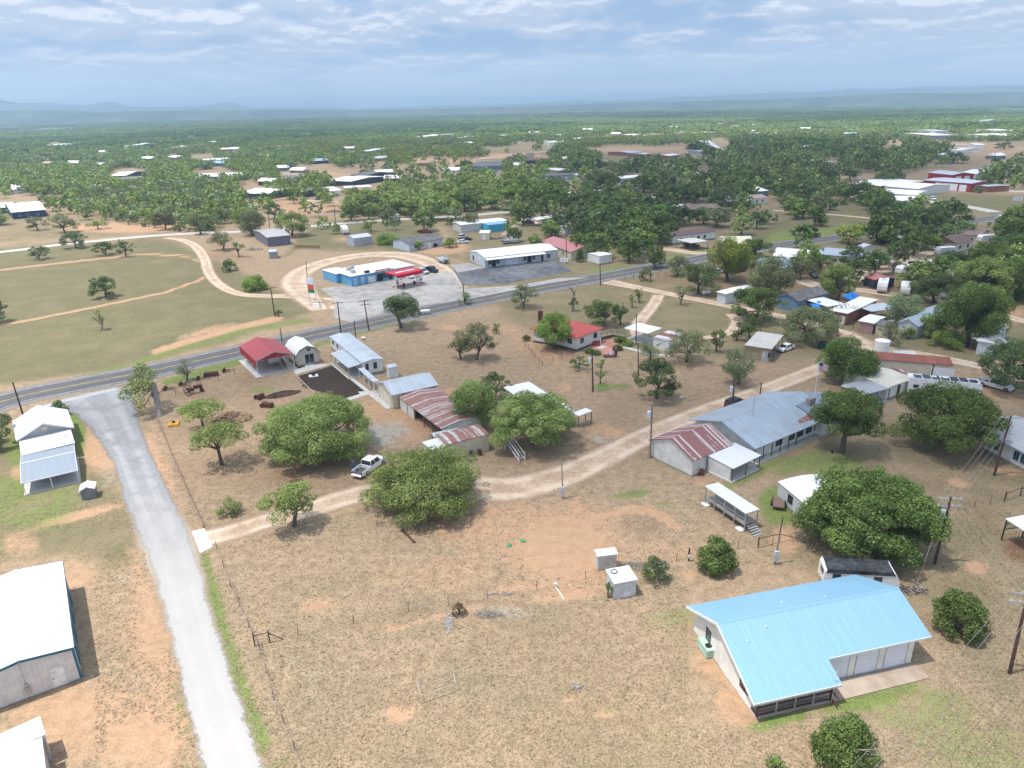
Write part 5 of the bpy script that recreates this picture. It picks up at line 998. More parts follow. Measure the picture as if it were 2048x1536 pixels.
# ---- blue-roofed house (custom)
def blue_house():
 he, hr = 3.15, 5.25
 bl_, br_ = G(1377, 1206, he)[:2], G(1713, 1141, he)[:2]; rl, rr_ = G(1434, 1246, hr)[:2], G(1797, 1175, hr)[:2]; fr_ = G(1870, 1271, 3.2)[:2]
 ex = (rr_-rl)/np.linalg.norm(rr_-rl); ey = np.array([-ex[1], ex[0]]); O = rl
 U = lambda p: ((p-O)@ex, (p-O)@ey)
 L = U(rr_)[0]; vb = (U(bl_)[1]+U(br_)[1])/2; vf = U(fr_)[1]; slope = (hr-3.2)/(-vf)
 # porch front corner lies on the same slope
 best = min(((abs(proj((*(O+ex*0+ey*v), hr+slope*v))[1]-1408)), v) for v in np.arange(-30, vf, .05)); vp = best[1]; zp = hr+slope*vp
 ue = U(G(1658, 1319, 3.2)[:2])[0]
 print('blue house', L, vb, vf, vp, zp, ue, U(bl_), U(br_))
 t = thing('house', 'cream metal house with bright blue roof, three garage doors and railed porch', 'house', (O[0], O[1], 0), math.atan2(ex[1], ex[0]))
 th = .12; zb = hr-slope*vb; P = MB()
 P.hexa([(0, 0, hr-th), (L, 0, hr-th), (L, vb, zb-th), (0, vb, zb-th), (0, 0, hr), (L, 0, hr), (L, vb, zb), (0, vb, zb)])
 zf = hr+slope*vf
 P.hexa([(0, vf, zf-th), (L, vf, zf-th), (L, 0, hr-th), (0, 0, hr-th), (0, vf, zf), (L, vf, zf), (L, 0, hr), (0, 0, hr)])
 P.hexa([(0, vp, zp-th), (ue, vp, zp-th), (ue, vf, zf-th), (0, vf, zf-th), (0, vp, zp), (ue, vp, zp), (ue, vf, zf), (0, vf, zf)])
 rf = P.build('roof', R_blue, t)
 c = MB(); c.hexa([(0, -.2, hr-.2*slope+.004), (L, -.2, hr-.2*slope+.004), (L, .2, hr-.2*slope+.004), (0, .2, hr-.2*slope+.004), (0, -.06, hr+.03), (L, -.06, hr+.03), (L, .06, hr+.03), (0, .06, hr+.03)]); c.build('ridge_cap', R_blue, rf)
 c = MB()
 for (va, za, vc, zc) in ((0, hr, vb, zb), (vp, zp, 0, hr)):
  c.hexa([(-.05, va, za-.26), (-.004, va, za-.26), (-.004, vc, zc-.26), (-.05, vc, zc-.26), (-.05, va, za+.015), (-.004, va, za+.015), (-.004, vc, zc+.015), (-.05, vc, zc+.015)])
 c.build('fascia', TRW, rf); c = MB(); c.box(0, ue, vp-.05, vp-.004, zp-.2, zp+.012); c.build('fascia', TRW, rf); c = MB(); c.box(ue+.06, L, vf-.05, vf-.004, zf-.2, zf+.012); c.build('fascia', TRW, rf)
 for (u, v) in ((L*.22, -1.2), (L*.10, -2.1), (L*.40, 1.6), (L*.62, 1.)): k = MB(); k.tube([(u, v, hr-slope*abs(v)-.05), (u, v, hr-slope*abs(v)+.28)], .06, 8); k.build('vent_pipe', TRW, rf)
 # walls
 u0, u1, v1, v0 = .75, L-1.3, vb-.5, vf+.4; w = MB(); zt = lambda v: (hr-slope*abs(v))-.13; T = .15
 fz = .12; wl = vf-.15*(vf-vp)     # back wall of the porch
 vpw = vf+(vp-vf)*.35
 w.hexa([(u0, v1-T, fz), (u1, v1-T, fz), (u1, v1, fz), (u0, v1, fz), (u0, v1-T, zt(v1)), (u1, v1-T, zt(v1)), (u1, v1, zt(v1)), (u0, v1, zt(v1))])
 for ua, ub, vlo in ((u0, u0+T, vpw), (u1-T, u1, v0)):
  ring = [(vlo, fz), (v1-T-.002, fz), (v1-T-.002, zt(v1-T)), (0, zt(0)), (vlo, zt(vlo))]; k = len(w.v)
  for u in (ua, ub): w.v += [(u, a, b) for a, b in ring]
  w.f += [(k, k+1, k+2, k+3, k+4), (k+9, k+8, k+7, k+6, k+5)]+[(k+i, k+(i+1) % 5, k+5+(i+1) % 5, k+5+i) for i in range(5)]
 w.hexa([(ue-1.0, v0, fz), (u1-T-.002, v0, fz), (u1-T-.002, v0+T, fz), (ue-1.0, v0+T, fz), (ue-1.0, v0, zt(v0)), (u1-T-.002, v0, zt(v0)), (u1-T-.002, v0+T, zt(v0)), (ue-1.0, v0+T, zt(v0))])
 w.hexa([(ue-1.15, vpw, fz), (ue-1.0, vpw, fz), (ue-1.0, v0+T, fz), (ue-1.15, v0+T, fz), (ue-1.15, vpw, zt(vpw)), (ue-1.0, vpw, zt(vpw)), (ue-1.0, v0+T, zt(v0)), (ue-1.15, v0+T, zt(v0))])
 w.hexa([(u0+T+.002, vpw, fz), (ue-1.152, vpw, fz), (ue-1.152, vpw+T, fz), (u0+T+.002, vpw+T, fz), (u0+T+.002, vpw, zt(vpw)), (ue-1.152, vpw, zt(vpw)), (ue-1.152, vpw+T, zt(vpw)), (u0+T+.002, vpw+T, zt(vpw))])
 w.build('wall', siding((.86, .83, .76), 'V', .3), t)
 f = MB(); f.box(u0-.1, u1+.1, v0-.1, v1+.1, -.05, fz); f.box(u0-.1, ue-.4, vp+.35, v0-.1, -.05, fz); f.build('foundation', m_conc, t)
 # garage doors
 gw = (u1-.5-(ue-.4)); n3 = 3; dw = gw/3-.9
 for i in range(3):
  c0 = u1-.75-dw-(dw+.85)*i; d = MB(); h = 2.5
  for k in range(5): d.box(c0, c0+dw, v0-.03, v0+.02, fz+h*k/5+.015, fz+h*(k+1)/5)
  d.box(c0, c0+dw, v0-.015, v0+.03, fz, fz+h); g = d.build('garage_door', plain((.74, .76, .82), .45, 0, .03), t, label='white ribbed garage door')
  e = MB(); e.box(c0-.08, c0, v0-.04, v0+.02, fz, fz+h+.08); e.box(c0+dw, c0+dw+.08, v0-.04, v0+.02, fz, fz+h+.08); e.box(c0, c0+dw, v0-.04, v0+.02, fz+h, fz+h+.08); e.build('frame', m_steel, g)
 for v in (vb*.42, -3.9, vpw+1.1):
  a = MB(); wd, zz = .75, 1.05
  a.box(u0-.05, u0+.05, v-wd/2-.08, v+wd/2+.08, zz-.08, zz); a.box(u0-.05, u0+.05, v-wd/2-.08, v+wd/2+.08, zz+1.25, zz+1.33); a.box(u0-.05, u0+.05, v-wd/2-.08, v-wd/2, zz, zz+1.25); a.box(u0-.05, u0+.05, v+wd/2, v+wd/2+.08, zz, zz+1.25); a.box(u0-.045, u0+.04, v-wd/2, v+wd/2, zz+.6, zz+.66)
  fo = a.build('window', m_dframe, t); g = MB(); g.box(u0-.03, u0+.03, v-wd/2, v+wd/2, zz, zz+1.25); g.build('pane', glass((.05, .06, .09)), fo)
 # porch rail and posts
 rl_ = MB(); px0, px1, py0 = u0, ue-.5, vp+.5; m_rail = siding((.13, .055, .035), 'X', .3)
 for z in (fz+.12, fz+.95): rl_.box(px0, px1, py0-.05, py0+.05, z, z+.12); rl_.box(px0-.05, px0+.05, py0+.052, vpw, z, z+.12); rl_.box(px1-.05, px1+.05, py0+.052, v0-3, z, z+.12)
 rl_.box(px0, px1, py0-.02, py0+.02, fz+.5, fz+.56); rl_.build('railing', m_rail, t)
 for i in range(5):
  u = px0+(px1-px0)*i/4; p = MB(); p.box(u-.075, u+.075, py0-.075, py0+.075, fz, zp+slope*.45-.12); p.build('post', m_rail if i in (0, 4) else m_steel, t)
 def pt(u, v): q_ = O+ex*u+ey*v; return q_
 # apron in front of garages
 ap = MB(); a1_ = 1.9; ap.hexa([(ue-.9, v0-2.3, .0), (L-1.0, v0-2.1, .0), (L-.6, v0-.2, .0), (ue-.9, v0-.2, .0), (ue-.9, v0-2.3, .10), (L-1.0, v0-2.1, .10), (L-1.2, v0-.2, .10), (ue-.9, v0-.2, .10)])
 ap.build('apron', patchy((.33, .25, .19), (.46, .37, .30), .7), t)
 wp = MB(); wp.tube([(ue-.55, vp+.3, 0), (ue-.55, vp+.3, 3.6)], .03, 6); wp.build('antenna_mast', m_frame, t)
 # things on the porch
 rz = math.atan2(ex[1], ex[0])
 for (u, v, nm, lb) in ((ue*.45, vp+1.3, 'chair', 'white plastic chair behind the porch railing of the blue-roofed house'), (ue*.62, vp+2.0, 'chair', 'pale chair beside the dark grill on the railed porch')):
  q_ = pt(u, v); c = thing(nm, lb, 'chair', (q_[0], q_[1], fz), rz+1); s_ = MB(); s_.box(-.28, .28, -.28, .28, .4, .46); s_.build('seat', TRW, c); s_ = MB(); s_.box(-.28, .28, .24, .3, .46, 1.); s_.build('backrest', TRW, c)
  for a, b in ((-.24, -.24), (.24, -.24), (-.24, .24), (.24, .24)): l = MB(); l.box(a-.03, a+.03, b-.03, b+.03, 0, .4); l.build('leg', TRW, c)
 q_ = pt(ue*.72, vp+2.2); c = thing('barbecue_grill', 'dark barbecue grill under the blue porch roof', 'grill', (q_[0], q_[1], fz), rz); s_ = MB(); s_.disc((0, 0, 1), (1, 0, 0), .32, 1.1, 12); s_.build('drum', m_dframe, c)
 for a in (-.4, .4): l = MB(); l.box(a-.04, a+.04, -.2, .2, 0, .75); l.build('leg', m_dframe, c)
 # air handling unit on the left
 q_ = G(1412, 1303); c = thing('air_conditioner', 'pale green boxy unit beside the left wall of the blue-roofed house', 'cooler', (q_[0], q_[1], 0), rz+math.pi/2); s_ = MB(); s_.box(-1.0, 1.0, -.5, .5, .1, 1.0); b_ = s_.build('casing', plain((.42, .60, .50), .5), c, bevel=.03)
 s_ = MB(); s_.disc((-.35, 0, 1.02), (0, 0, 1), .33, .06, 16); s_.build('fan_grille', m_dframe, c); s_ = MB(); s_.tube([(.9, -.2, .4), (1.4, -.6, .25), (1.3, -1.1, .3)], .05, 6); s_.build('pipe', m_dframe, c)
blue_house()
# ---- big metal building at the left edge
t, fr = bld('warehouse', 'large white metal building with dark teal trim cut by the left edge', 'building', (125, 1122), (147.5, 1294.5), (35.6, 1319), 3.75, .5, [(0, 0), (.5, .62), (1, 0)], siding((.74, .72, .68), 'V', .38), ribbed((.80, .80, .80), 'X', .6, streak=.04, bumpd=.02), ov=.12, trim=TRB, zc=4.37, LW=(None, 2*float(np.linalg.norm((G(147.5, 1294.5, 3.75)-G(35.6, 1319, 4.37))[:2]))), base=.12)
print('warehouse', fr.L, fr.W, fr.s)
openings(fr, t, [(1, .20, 1.1, .12, 2.1, 'door', None)], .12)
for i in range(4):
 f = LB(fr); u = 2.0+i*(fr.L-4)/3.6; f.box(u-.05, u+1.9, .02, .115, .15, 3.4); f.build('roll_door', plain((.03, .13, .19), .5), t)
f = LB(fr); f.box(fr.L-.18, fr.L-.105, .03, .25, 0, 3.7); f.box(.05, fr.L-.1, -.06, .0, 3.55, 3.76); f.build('corner_trim', TRB, t)
f = LB(fr); vm = fr.W*.5; f.tube([(fr.L+.05, vm, 1.5), (fr.L+.05, vm, 5.6)], .03, 6); f.box(fr.L-.1, fr.L+.12, vm-.2, vm+.2, .6, 1.35); f.box(fr.L-.1, fr.L+.1, vm-.12, vm+.12, 1.4, 1.75); f.build('electric_meter', m_steel, t)
# ---- bottom-left pair of white sheds
t, fr = bld('storage_building', 'white roofed metal shed at the lower left, nearer the large building', 'building', (80, 1433), (90, 1468), (-120, 1520), 2.9, .15, 'shed', siding((.55, .50, .45), 'V', .4), R_white, ov=.1, LW=(None, 15), trim=TRW, ops=[(0, .5, 1.9, .2, 2.3, 'gar', plain('#d9d9dc', .5))])
t, fr = bld('storage_building', 'white roofed metal shed filling the lower left corner', 'building', (84, 1476), (94, 1560), (-120, 1560), 2.9, .5, 'gable', siding((.55, .50, .45), 'V', .4), R_white, ov=.1, LW=(8, 15), trim=TRW)
# ---- gabled house at left by the highway
t, fr = bld('house', 'small grey house with white gable roof facing the camera beside the road junction', 'house', (32, 881), (25, 843), (136, 822), 2.7, 1.9, 'gable', S_grey, R_white, ov=.4, trim=TRW, ops=[(3, .5, .7, 3.1, .7, 'panel', plain('#b9b29a', .7))], LW=None)
print('gable house', fr.L, fr.W, fr.s)
o_, fr2 = bld('house_extension_tmp', 'x', 'x', (42, 911), (37, 876), (141, 858), 2.45, .25, 'shed' if False else 'flat', S_grey, R_white, ov=.12)
o_['label'] = 'flat white roofed annex in front of the grey gabled house'; o_['category'] = 'annex'; o_.name = 'house_annex'
f = LB(fr2); f.tube([(fr2.L*.5, fr2.W*.86, 2.45), (fr2.L*.5, fr2.W*.86, 2.8)], .03, 5); d = f.build('dish_mount', m_dframe, o_); f = LB(fr2); f.disc((fr2.L*.5, fr2.W*.86, 2.95), (.4, .3, 1), .3, .06, 14); f.build('dish', m_dframe, d)
R_slate = ribbed((.27, .31, .36), 'X', .3, .42, streak=.06)
t, fr = bld('carport', 'grey ribbed metal carport with white edges in front of the gabled house', 'carport', (43, 913), (148, 890), (160, 935), 2.3, .5, [(0, .1), (.42, .45), (1, -.35)], S_grey, ribbed((.27, .31, .36), 'X', .3, .42, streak=.06), walls=False, posts=(3, 2), postm=TRW, slab=(.1, .1), trim=TRW)
f = LB(fr); f.box(0, fr.L, fr.W-.06, fr.W+.02, 1.85, 2.0); f.box(0, fr.L, fr.W*.42-.08, fr.W*.42+.08, 2.74, 2.79); f.build('edge_trim', TRW, t)
f = LB(fr); f.box(.1, fr.L-.1, .1, .18, .05, 2.2); f.box(.1, .18, .2, fr.W*.5, .05, 2.3); f.build('back_wall', S_grey, t)
# ---- well house
t, fr = bld('well_house', 'tiny grey shed with white gable roof on the grass left of the side road', 'shed', (157, 983), (160, 972), (181, 971), 1.55, .45, 'gable', plain((.20, .21, .23), .6), R_white, ov=.14, LW=(2.1, 2.0))
# ---- red carport
t, fr = bld('carport', 'tall carport with red metal roof sheltering a camper', 'carport', (511, 722), (478, 692), (565, 690), 3.45, 1.25, 'gable', S_red, R_red, walls=False, posts=(4, 2), postm=TRW, slab=(.5, .12), LW=(None, None), trim=plain('#c9a5a5', .5))
print('red carport', fr.L, fr.W, fr.s)
f = LB(fr); f.box(.05, fr.L-.05, .03, .09, 1.9, 3.35)
f.hexa([(.08, .1, 3.3), (.14, .1, 3.3), (.14, fr.W-.1, 3.3), (.08, fr.W-.1, 3.3), (.08, fr.W*.5-.02, 4.5), (.14, fr.W*.5-.02, 4.5), (.14, fr.W*.5+.02, 4.5), (.08, fr.W*.5+.02, 4.5)]); f.build('side_panel', S_red, t)
CARF = fr
# ---- gambrel shed
t, fr = bld('shed', 'cream barn shed with white gambrel roof and sliding glass door', 'shed', (592, 712), (565, 687), (600, 676), 2.45, 1.75, 'gambrel', siding((.58, .53, .43), 'V', .4), R_white, ov=.08, ops=[(3, .55, 1.9, .35, 2.0, 'win'), (3, .55, .8, 3.0, .7, 'win'), (0, .2, .5, 1.3, .8, 'win', m_dframe)], LW=(8.4, 5.0), base=.3, trim=plain((.12, .11, .10), .6))
print('gambrel', fr.L, fr.W, fr.s)
# ---- long mobile home with porch
t, fr = bld('mobile_home', 'long white trailer house with pale metal roof and covered porch', 'mobile home', (658.5, 672.5), (723, 726), (767, 717.5), 3.0, .35, 'low', S_whtv, R_galv, ov=.18, base=.5, ops=[(0, .08, .8, 1.7, .6, 'win', m_dframe), (0, .23, .8, 1.7, .6, 'win', m_dframe), (0, .75, 1.0, .6, 2.0, 'door'), (1, .62, .6, 1.3, 1.2, 'win', m_dframe), (1, .22, .5, 1.3, 1.2, 'win', m_dframe)])
t, fr = bld('porch', 'covered porch with pale ribbed roof on the left side of the trailer house', 'porch', (689.5, 697.5), (727, 726), (696, 732.5), 2.75, -.3, [(0, 0), (1, -.35)], S_whtv, R_galv, walls=False, posts=(5, 2), postm=plain('#c8b89a', .6), slab=(.2, .18))
openings(fr, t, [(2, .5, fr.L*.94, .2, .75, 'panel', siding((.62, .55, .40), 'Z', .25))], .1)
t, fr = bld('covered_walkway', 'narrow covered walkway linking the trailer house to the garage', 'walkway', (716, 737), (746, 764), (754, 758), 2.4, 0, 'flat', S_whtv, R_galv, walls=False, posts=(4, 2), postm=TRW)
t, fr = bld('shed', 'narrow white closet shed behind the trailer house', 'shed', (777, 736), (793, 733), (790, 728), 2.3, .2, 'shed', S_whtv, R_galv, ov=.05, LW=(1.9, 1.5))
# ---- garage with blue-grey roof
t, fr = bld('garage', 'white garage with pale blue metal gable roof and concrete apron', 'garage', (783, 791), (854.5, 775), (834, 741), 2.75, 1.25, 'gable', S_cream, R_galv, ov=.2, LW=(9.2, 7.6), ops=[(3, .5, 5.2, .05, 2.2, 'gar', plain('#dcd8c8', .5))], base=.08)
print('garage', fr.L, fr.W, fr.s)
pad('garage_apron', m_fresh, [(748, 782), (758, 779), (788, 813), (775, 820), (736, 789), (724, 792), (716, 784)], .05, .03)
pad('path', m_fresh, [(587, 740), (626, 730), (665, 728), (640, 736), (600, 747), (592, 750)], .05, .02); pad('path', m_fresh, [(611, 735), (626, 730), (622, 724), (608, 728)], .075, .02)
pad('path', m_fresh, [(663, 729), (668, 727), (740, 782), (734, 786)], .045, .02); pad('path', m_fresh, [(735, 784), (743, 788), (700, 801), (692, 797)], .055, .02)
t, fr = bld('shed', 'white lean-to closet at the back corner of the pale blue roofed garage', 'shed', (852, 768), (866, 775), (866, 790), 2.4, 0, 'flat', S_cream, R_whiteY, ov=.02, LW=(1.8, 2.4))
# ---- long rusty open shed
t, fr = bld('long_shed', 'long low shed with rust-striped roof and open bays facing left', 'shed', (797, 794), (882, 857.5), (922, 849), 2.25, .55, [(0, 0), (.45, .55), (1, .1)], S_whtv, R_rust, ov=.12, LW=(None, 7.6), wallsides=(2, 3, 1), posts=(6, 1), ops=[(2, .2, 1., 1, .8, 'win')])
f = LB(fr); f.box(.12, fr.L*.36, .12, .24, 0, 2.15); f.build('front_wall', S_whtv, t)
f = LB(fr); f.box(fr.L*.36, fr.L-.2, 1.6, 1.7, 0, 2.0); f.build('inner_wall', plain((.16, .13, .11), .9), t)
print('long shed', fr.L, fr.W, fr.s)
# ---- rusty container shed
t, fr = bld('storage_shed', 'cream walled shed with rusty panel roof behind the oak on the lane', 'shed', (892, 889), (978, 868), (966, 851), 2.85, .25, 'low', S_cream, ribbed((.58, .55, .53), 'X', .9, .7, rust=.66, streak=.25, sheet=.5, rcol=(.20, .095, .075)), ov=.06, LW=(None, 4.2))
print('container', fr.L, fr.W, fr.s)
t, fr = bld('lean_to', 'white slab roofed lean-to at the left end of the cream shed', 'shed', (844, 884), (864, 900), (893, 889), 2.4, 0, 'flat', S_whtv, R_white, ov=.1, walls=True)
t, fr = bld('lean_to', 'small grey-white roof piece joining the rusty long shed and the cream shed', 'shed', (862, 866), (868, 874), (920, 862), 2.5, 0, 'flat', S_whtv, R_galv, ov=.1, walls=False, posts=(2, 2))
# ---- white stepped roof house behind the oak
t, fr = bld('house', 'white house with stepped white roof half hidden behind the tall full oak', 'house', (1006, 774), (1058, 763), (1164, 817), 3.0, .3, 'flat', S_wht, R_whiteY, ov=.3, base=.3, LW=(None, None), ops=[(2, .4, 1., 1, 1.2, 'win'), (1, .3, 1.2, 1, 1.2, 'win'), (1, .7, 1.2, 1, 1.2, 'win')])
print('stepped house', fr.L, fr.W, fr.s)
t, fr = bld('lean_to', 'small white awning roof at the right corner of the stepped-roof house', 'awning', (1144, 826), (1168, 817), (1172, 822), 2.3, 0, 'flat', S_wht, R_white, walls=False, posts=(2, 2), LW=(3.2, 1.6))
# ---- long ranch house
t, fr = bld('ranch_house', 'long ranch house with blue-grey metal roof and deep front porch', 'house', (1511, 898), (1672, 831), (1620, 764), 2.65, 2.1, 'gable', S_whtv, ribbed((.36, .43, .50), 'X', .42, .42, streak=.16, aged=.5), ov=.9, LW=(None, 13.), base=.2, ops=[(0, .5, 1.3, .9, 1.3, 'win', m_dframe), (0, .62, 1.3, .9, 1.3, 'win', m_dframe), (0, .74, 1.3, .9, 1.3, 'win', m_dframe), (0, .86, 1.3, .9, 1.3, 'win', m_dframe), (0, .2, 1.0, .2, 2.1, 'door'), (0, .33, 1.4, .9, 1.2, 'win', m_dframe)], slab=(.3, .12))
print('ranch', fr.L, fr.W, fr.s, fr.O)
RF = fr
for i in range(6):
 f = LB(fr); u = .4+i*fr.L*.5/5; f.box(u-.05, u+.05, .2, .3, 0, 2.6); f.build('post', m_dframe, t)
f = LB(fr); sl = 2.1/(fr.W/2); f.hexa([(fr.L*.60, 1.1, 2.65+1.1*sl+.012), (fr.L*.98, .6, 2.65+.6*sl+.012), (fr.L*.96, 2.6, 2.65+2.6*sl+.012), (fr.L*.62, 1.7, 2.65+1.7*sl+.012), (fr.L*.60, 1.1, 2.65+1.1*sl+.02), (fr.L*.98, .6, 2.65+.6*sl+.02), (fr.L*.96, 2.6, 2.65+2.6*sl+.02), (fr.L*.62, 1.7, 2.65+1.7*sl+.02)]); f.build('rusty_sheets', ribbed((.36, .42, .48), 'X', .3, .8, rust=1.0, sheet=.5, rcol=(.20, .07, .05)), t)
f = LB(fr); f.box(fr.L*.87, fr.L*.87+1.5, 3.2, 4.0, 3.2, 5.0); f.build('chimney', patchy((.16, .14, .12), (.36, .33, .30), 4.), t)
f = LB(fr)
for k in (0, 1): f.tube([(fr.L*.30, fr.W*.42, 4.2), (fr.L*.30, fr.W*.42, 7.4)], .03, 5)
f.tube([(fr.L*.30-.6, fr.W*.42, 7.2), (fr.L*.30+.6, fr.W*.42, 7.2)], .02, 4); f.tube([(fr.L*.30, fr.W*.42-.5, 6.8), (fr.L*.30, fr.W*.42+.5, 6.8)], .02, 4); f.build('antenna', m_steel, t)
# ---- barn end with rust-striped roof
t, fr = bld('barn', 'white gabled barn with rust-striped roof at the left end of the ranch house', 'barn', (1386.5, 922.5), (1469, 887.5), (1399, 856), 2.7, 1.9, 'gable', S_wht, ribbed((.55, .47, .46), 'X', .6, .65, rust=.80, streak=.15, sheet=.38, rcol=(.17, .075, .07)), ov=.25, LW=(8.8, 8.8), base=.2, ops=[(0, .5, 1., .2, 2, 'door')])
print('barn', fr.L, fr.W, fr.s)
t, fr = bld('patio_cover', 'white ribbed patio cover on posts in front of the rust-roofed barn', 'patio cover', (1414, 910), (1470, 885), (1509, 906), 2.6, -.3, [(0, 0), (1, -.3)], S_wht, ribbed((.66, .68, .71), 'X', .4, .4, streak=.06), walls=False, posts=(3, 2), slab=(.1, .14), postm=m_post, LW=(None, 4.6))
f = LB(fr); f.box(.1, .2, .1, fr.W*.9, 0, 2.3); f.build('side_wall', S_wht, t)
# ---- right sections beyond the ranch house
t, fr = bld('house', 'dark grey roofed section between the ranch house and the cream patio roof', 'house', (1648, 846), (1722, 806), (1703, 752), 2.7, 1.5, 'gable', S_whtv, ribbed((.24, .29, .35), 'X', .42, .42, streak=.15), ov=.4, LW=(8.5, 9.5), base=.2)
print('dark section', fr.L, fr.W)
t, fr = bld('house', 'small house with cream metal roof behind the big lawn oak, beside the flagpole oak', 'house', (1775, 775), (1808, 764), (1757, 742), 2.6, .4, 'low', S_wht, ribbed((.66, .63, .52), 'Y', .4, .5, streak=.1, aged=.4), ov=.3, base=.2, ops=[(0, .5, .9, .2, 2., 'door', m_dframe)], LW=(8, 9))
t, fr = bld('porch', 'grey ribbed porch roof with white edge left of the cream metal roof', 'porch', (1731, 789), (1773, 778), (1740, 762), 2.5, .3, 'low', S_wht, ribbed((.38, .40, .43), 'X', .35, .5, streak=.1), walls=False, posts=(3, 2), LW=(6.5, 5), trim=TRW, slab=(.1, .14))
# ---- tan garage with flat roof
t, fr = bld('garage', 'tan log-sided garage with flat cream roof and two parked cars inside', 'garage', (1489, 690), (1544, 698), (1614, 676), 3.0, .1, 'flat', S_tan, ribbed((.55, .52, .47), 'X', .5, .6, streak=.1, aged=.4), ov=.3, base=.1, wallsides=(0, 3), posts=(2, 4), ops=[(0, .8, .9, .1, 2., 'door', plain('#aeb6c4', .5)), (0, .93, .6, 1.1, .8, 'win', m_dframe)])
print('tan garage', fr.L, fr.W, fr.s); TG = fr
# ---- white carport + shed near the red-roofed house
t, fr = bld('carport', 'white flat carport beside the ramp of the red-roofed house', 'carport', (1248, 656), (1296, 667), (1330, 657), 2.8, 0, 'flat', S_whtv, R_whiteY, walls=False, posts=(3, 2), postm=m_steel, slab=(.0, .06))
t, fr = bld('shed', 'low white shed with part-rusted flat roof behind the pale feathery tree', 'shed', (1305, 675), (1338, 682), (1360, 665), 2.5, 0, 'flat', S_whtv, ribbed((.62, .62, .64), 'Y', .8, .6, rust=.45, sheet=1.2), ov=.1)
# ---- white covered platform (hay stage)
t, fr = bld('covered_stage', 'narrow raised plank walkway under a white and blue flat awning with steps', 'platform', (1410, 972), (1492, 1027), (1512, 1019), 2.7, 0, 'flat', None, ribbed((.62, .66, .70), 'X', .9, .45, streak=.08), walls=False, posts=(5, 2), postm=m_steel, LW=(None, 2.2))
f = LB(fr); f.box(.2, fr.L-.2, .1, fr.W-.1, .85, .97); dk = f.build('deck', siding((.34, .31, .28), 'X', .15), t)
f = LB(fr)
for i in range(5): f.box(fr.L-.1+i*.28, fr.L+.16+i*.28, .4, fr.W-.4, .72-i*.18, .77-i*.18)
f.build('steps', m_steel, t)
f = LB(fr)
for v in (.12, fr.W-.12):
 for z in (1.3, 1.75): f.tube([(.2, v, z), (fr.L-.2, v, z)], .025, 5)
f.build('railing', m_steel, t)
f = LB(fr); f.box(-.2, .9, -.3, .5, 0, .14); f.box(fr.L-1.2, fr.L-.2, -.4, .5, 0, .14); f.build('footing', TRW, t)
# ---- white round-roofed shed behind the enormous oak
t, fr = bld('shed', 'white shed with shallow curved roof behind the enormous dense oak', 'shed', (1556, 963), (1603, 1002), (1690, 985), 2.6, .7, [(0, 0), (.25, .32), (.5, .42), (.75, .32), (1, 0)], S_pale, R_white, ov=.1, LW=(8.2, 7.5), ops=[(0, .35, .9, 1., 1., 'win', m_dframe)], base=.3)
print('arch shed', fr.L, fr.W, fr.s)
# ---- two small sheds
t, fr = bld('shed', 'small white metal shed with double doors, farther of two by the wire fence', 'shed', (1194, 1113), (1236, 1108), (1230, 1094), 2.0, .15, 'low', siding((.62, .60, .56), 'V', .3), ribbed((.72, .72, .70), 'Y', .3, streak=.08), ov=.1, ops=[(0, .28, .95, .1, 1.65, 'door', siding((.55, .53, .49), 'V', .2)), (0, .72, .95, .1, 1.65, 'door', siding((.57, .55, .50), 'V', .2))])
t, fr = bld('shed', 'small white shed with rust-patched roof and a hoop on top, the nearer of two', 'shed', (1228, 1168), (1276, 1159), (1254, 1133), 2.2, .15, 'shed', siding((.66, .68, .72), 'Z', .2), ribbed((.64, .66, .68), 'Y', .5, .5, rust=.12, sheet=1.1, rcol=(.34, .18, .13)), ov=.14, ops=[(0, .6, .8, .1, 1.7, 'door', plain((.66, .68, .72), .5))])
f = LB(fr)
pr_ = [(.75+.34*math.cos(a), fr.W-.65+.34*math.sin(a), 2.26+.15*(fr.W-.65)/fr.W) for a in np.linspace(0, 2*math.pi, 15)]; f.tube(pr_, .045, 5, cap=False); f.build('hoop', m_dframe, t)
# ---- right-edge house
t, fr = bld('house', 'white house with light grey roof cut by the right edge', 'house', (1963, 863), (2070, 916), (2130, 850), 2.9, 2.0, 'gable', S_wht, ribbed((.42, .44, .47), 'X', .5, .6, streak=.15), ov=.5, LW=(13, 11), base=.4, ops=[(0, .07, .8, 1., 1.3, 'win', plain('#7fa0c0', .5)), (0, .18, .8, 1., 1.3, 'win', plain('#7fa0c0', .5)), (0, .45, .8, 1., 1.3, 'win', plain('#7fa0c0', .5)), (0, .55, .8, 1., 1.3, 'win', plain('#7fa0c0', .5)), (3, .3, .8, 1., 1.3, 'win', plain('#7fa0c0', .5))])
t, fr = bld('carport', 'black-framed carport cut by the right edge below the white house', 'carport', (2011, 1037), (2075, 1078), (2120, 1010), 3.0, .2, 'low', None, R_white, walls=False, posts=(3, 3), postm=m_dframe, LW=(7, 6))
f = LB(fr)
for z in (1.5, 2.3): f.box(.1, .16, .1, fr.W-.1, z, z+.08)
for i in range(22): f.box(.1, .14, .12+i*fr.W/22.5, .15+i*fr.W/22.5, 1.5, 2.9)
f.build('side_grille', m_dframe, t)
# ================================================================ MIDDLE DISTANCE BUILDINGS
g_blue = plain('#5f86b5', .5); g_sh = R_shing
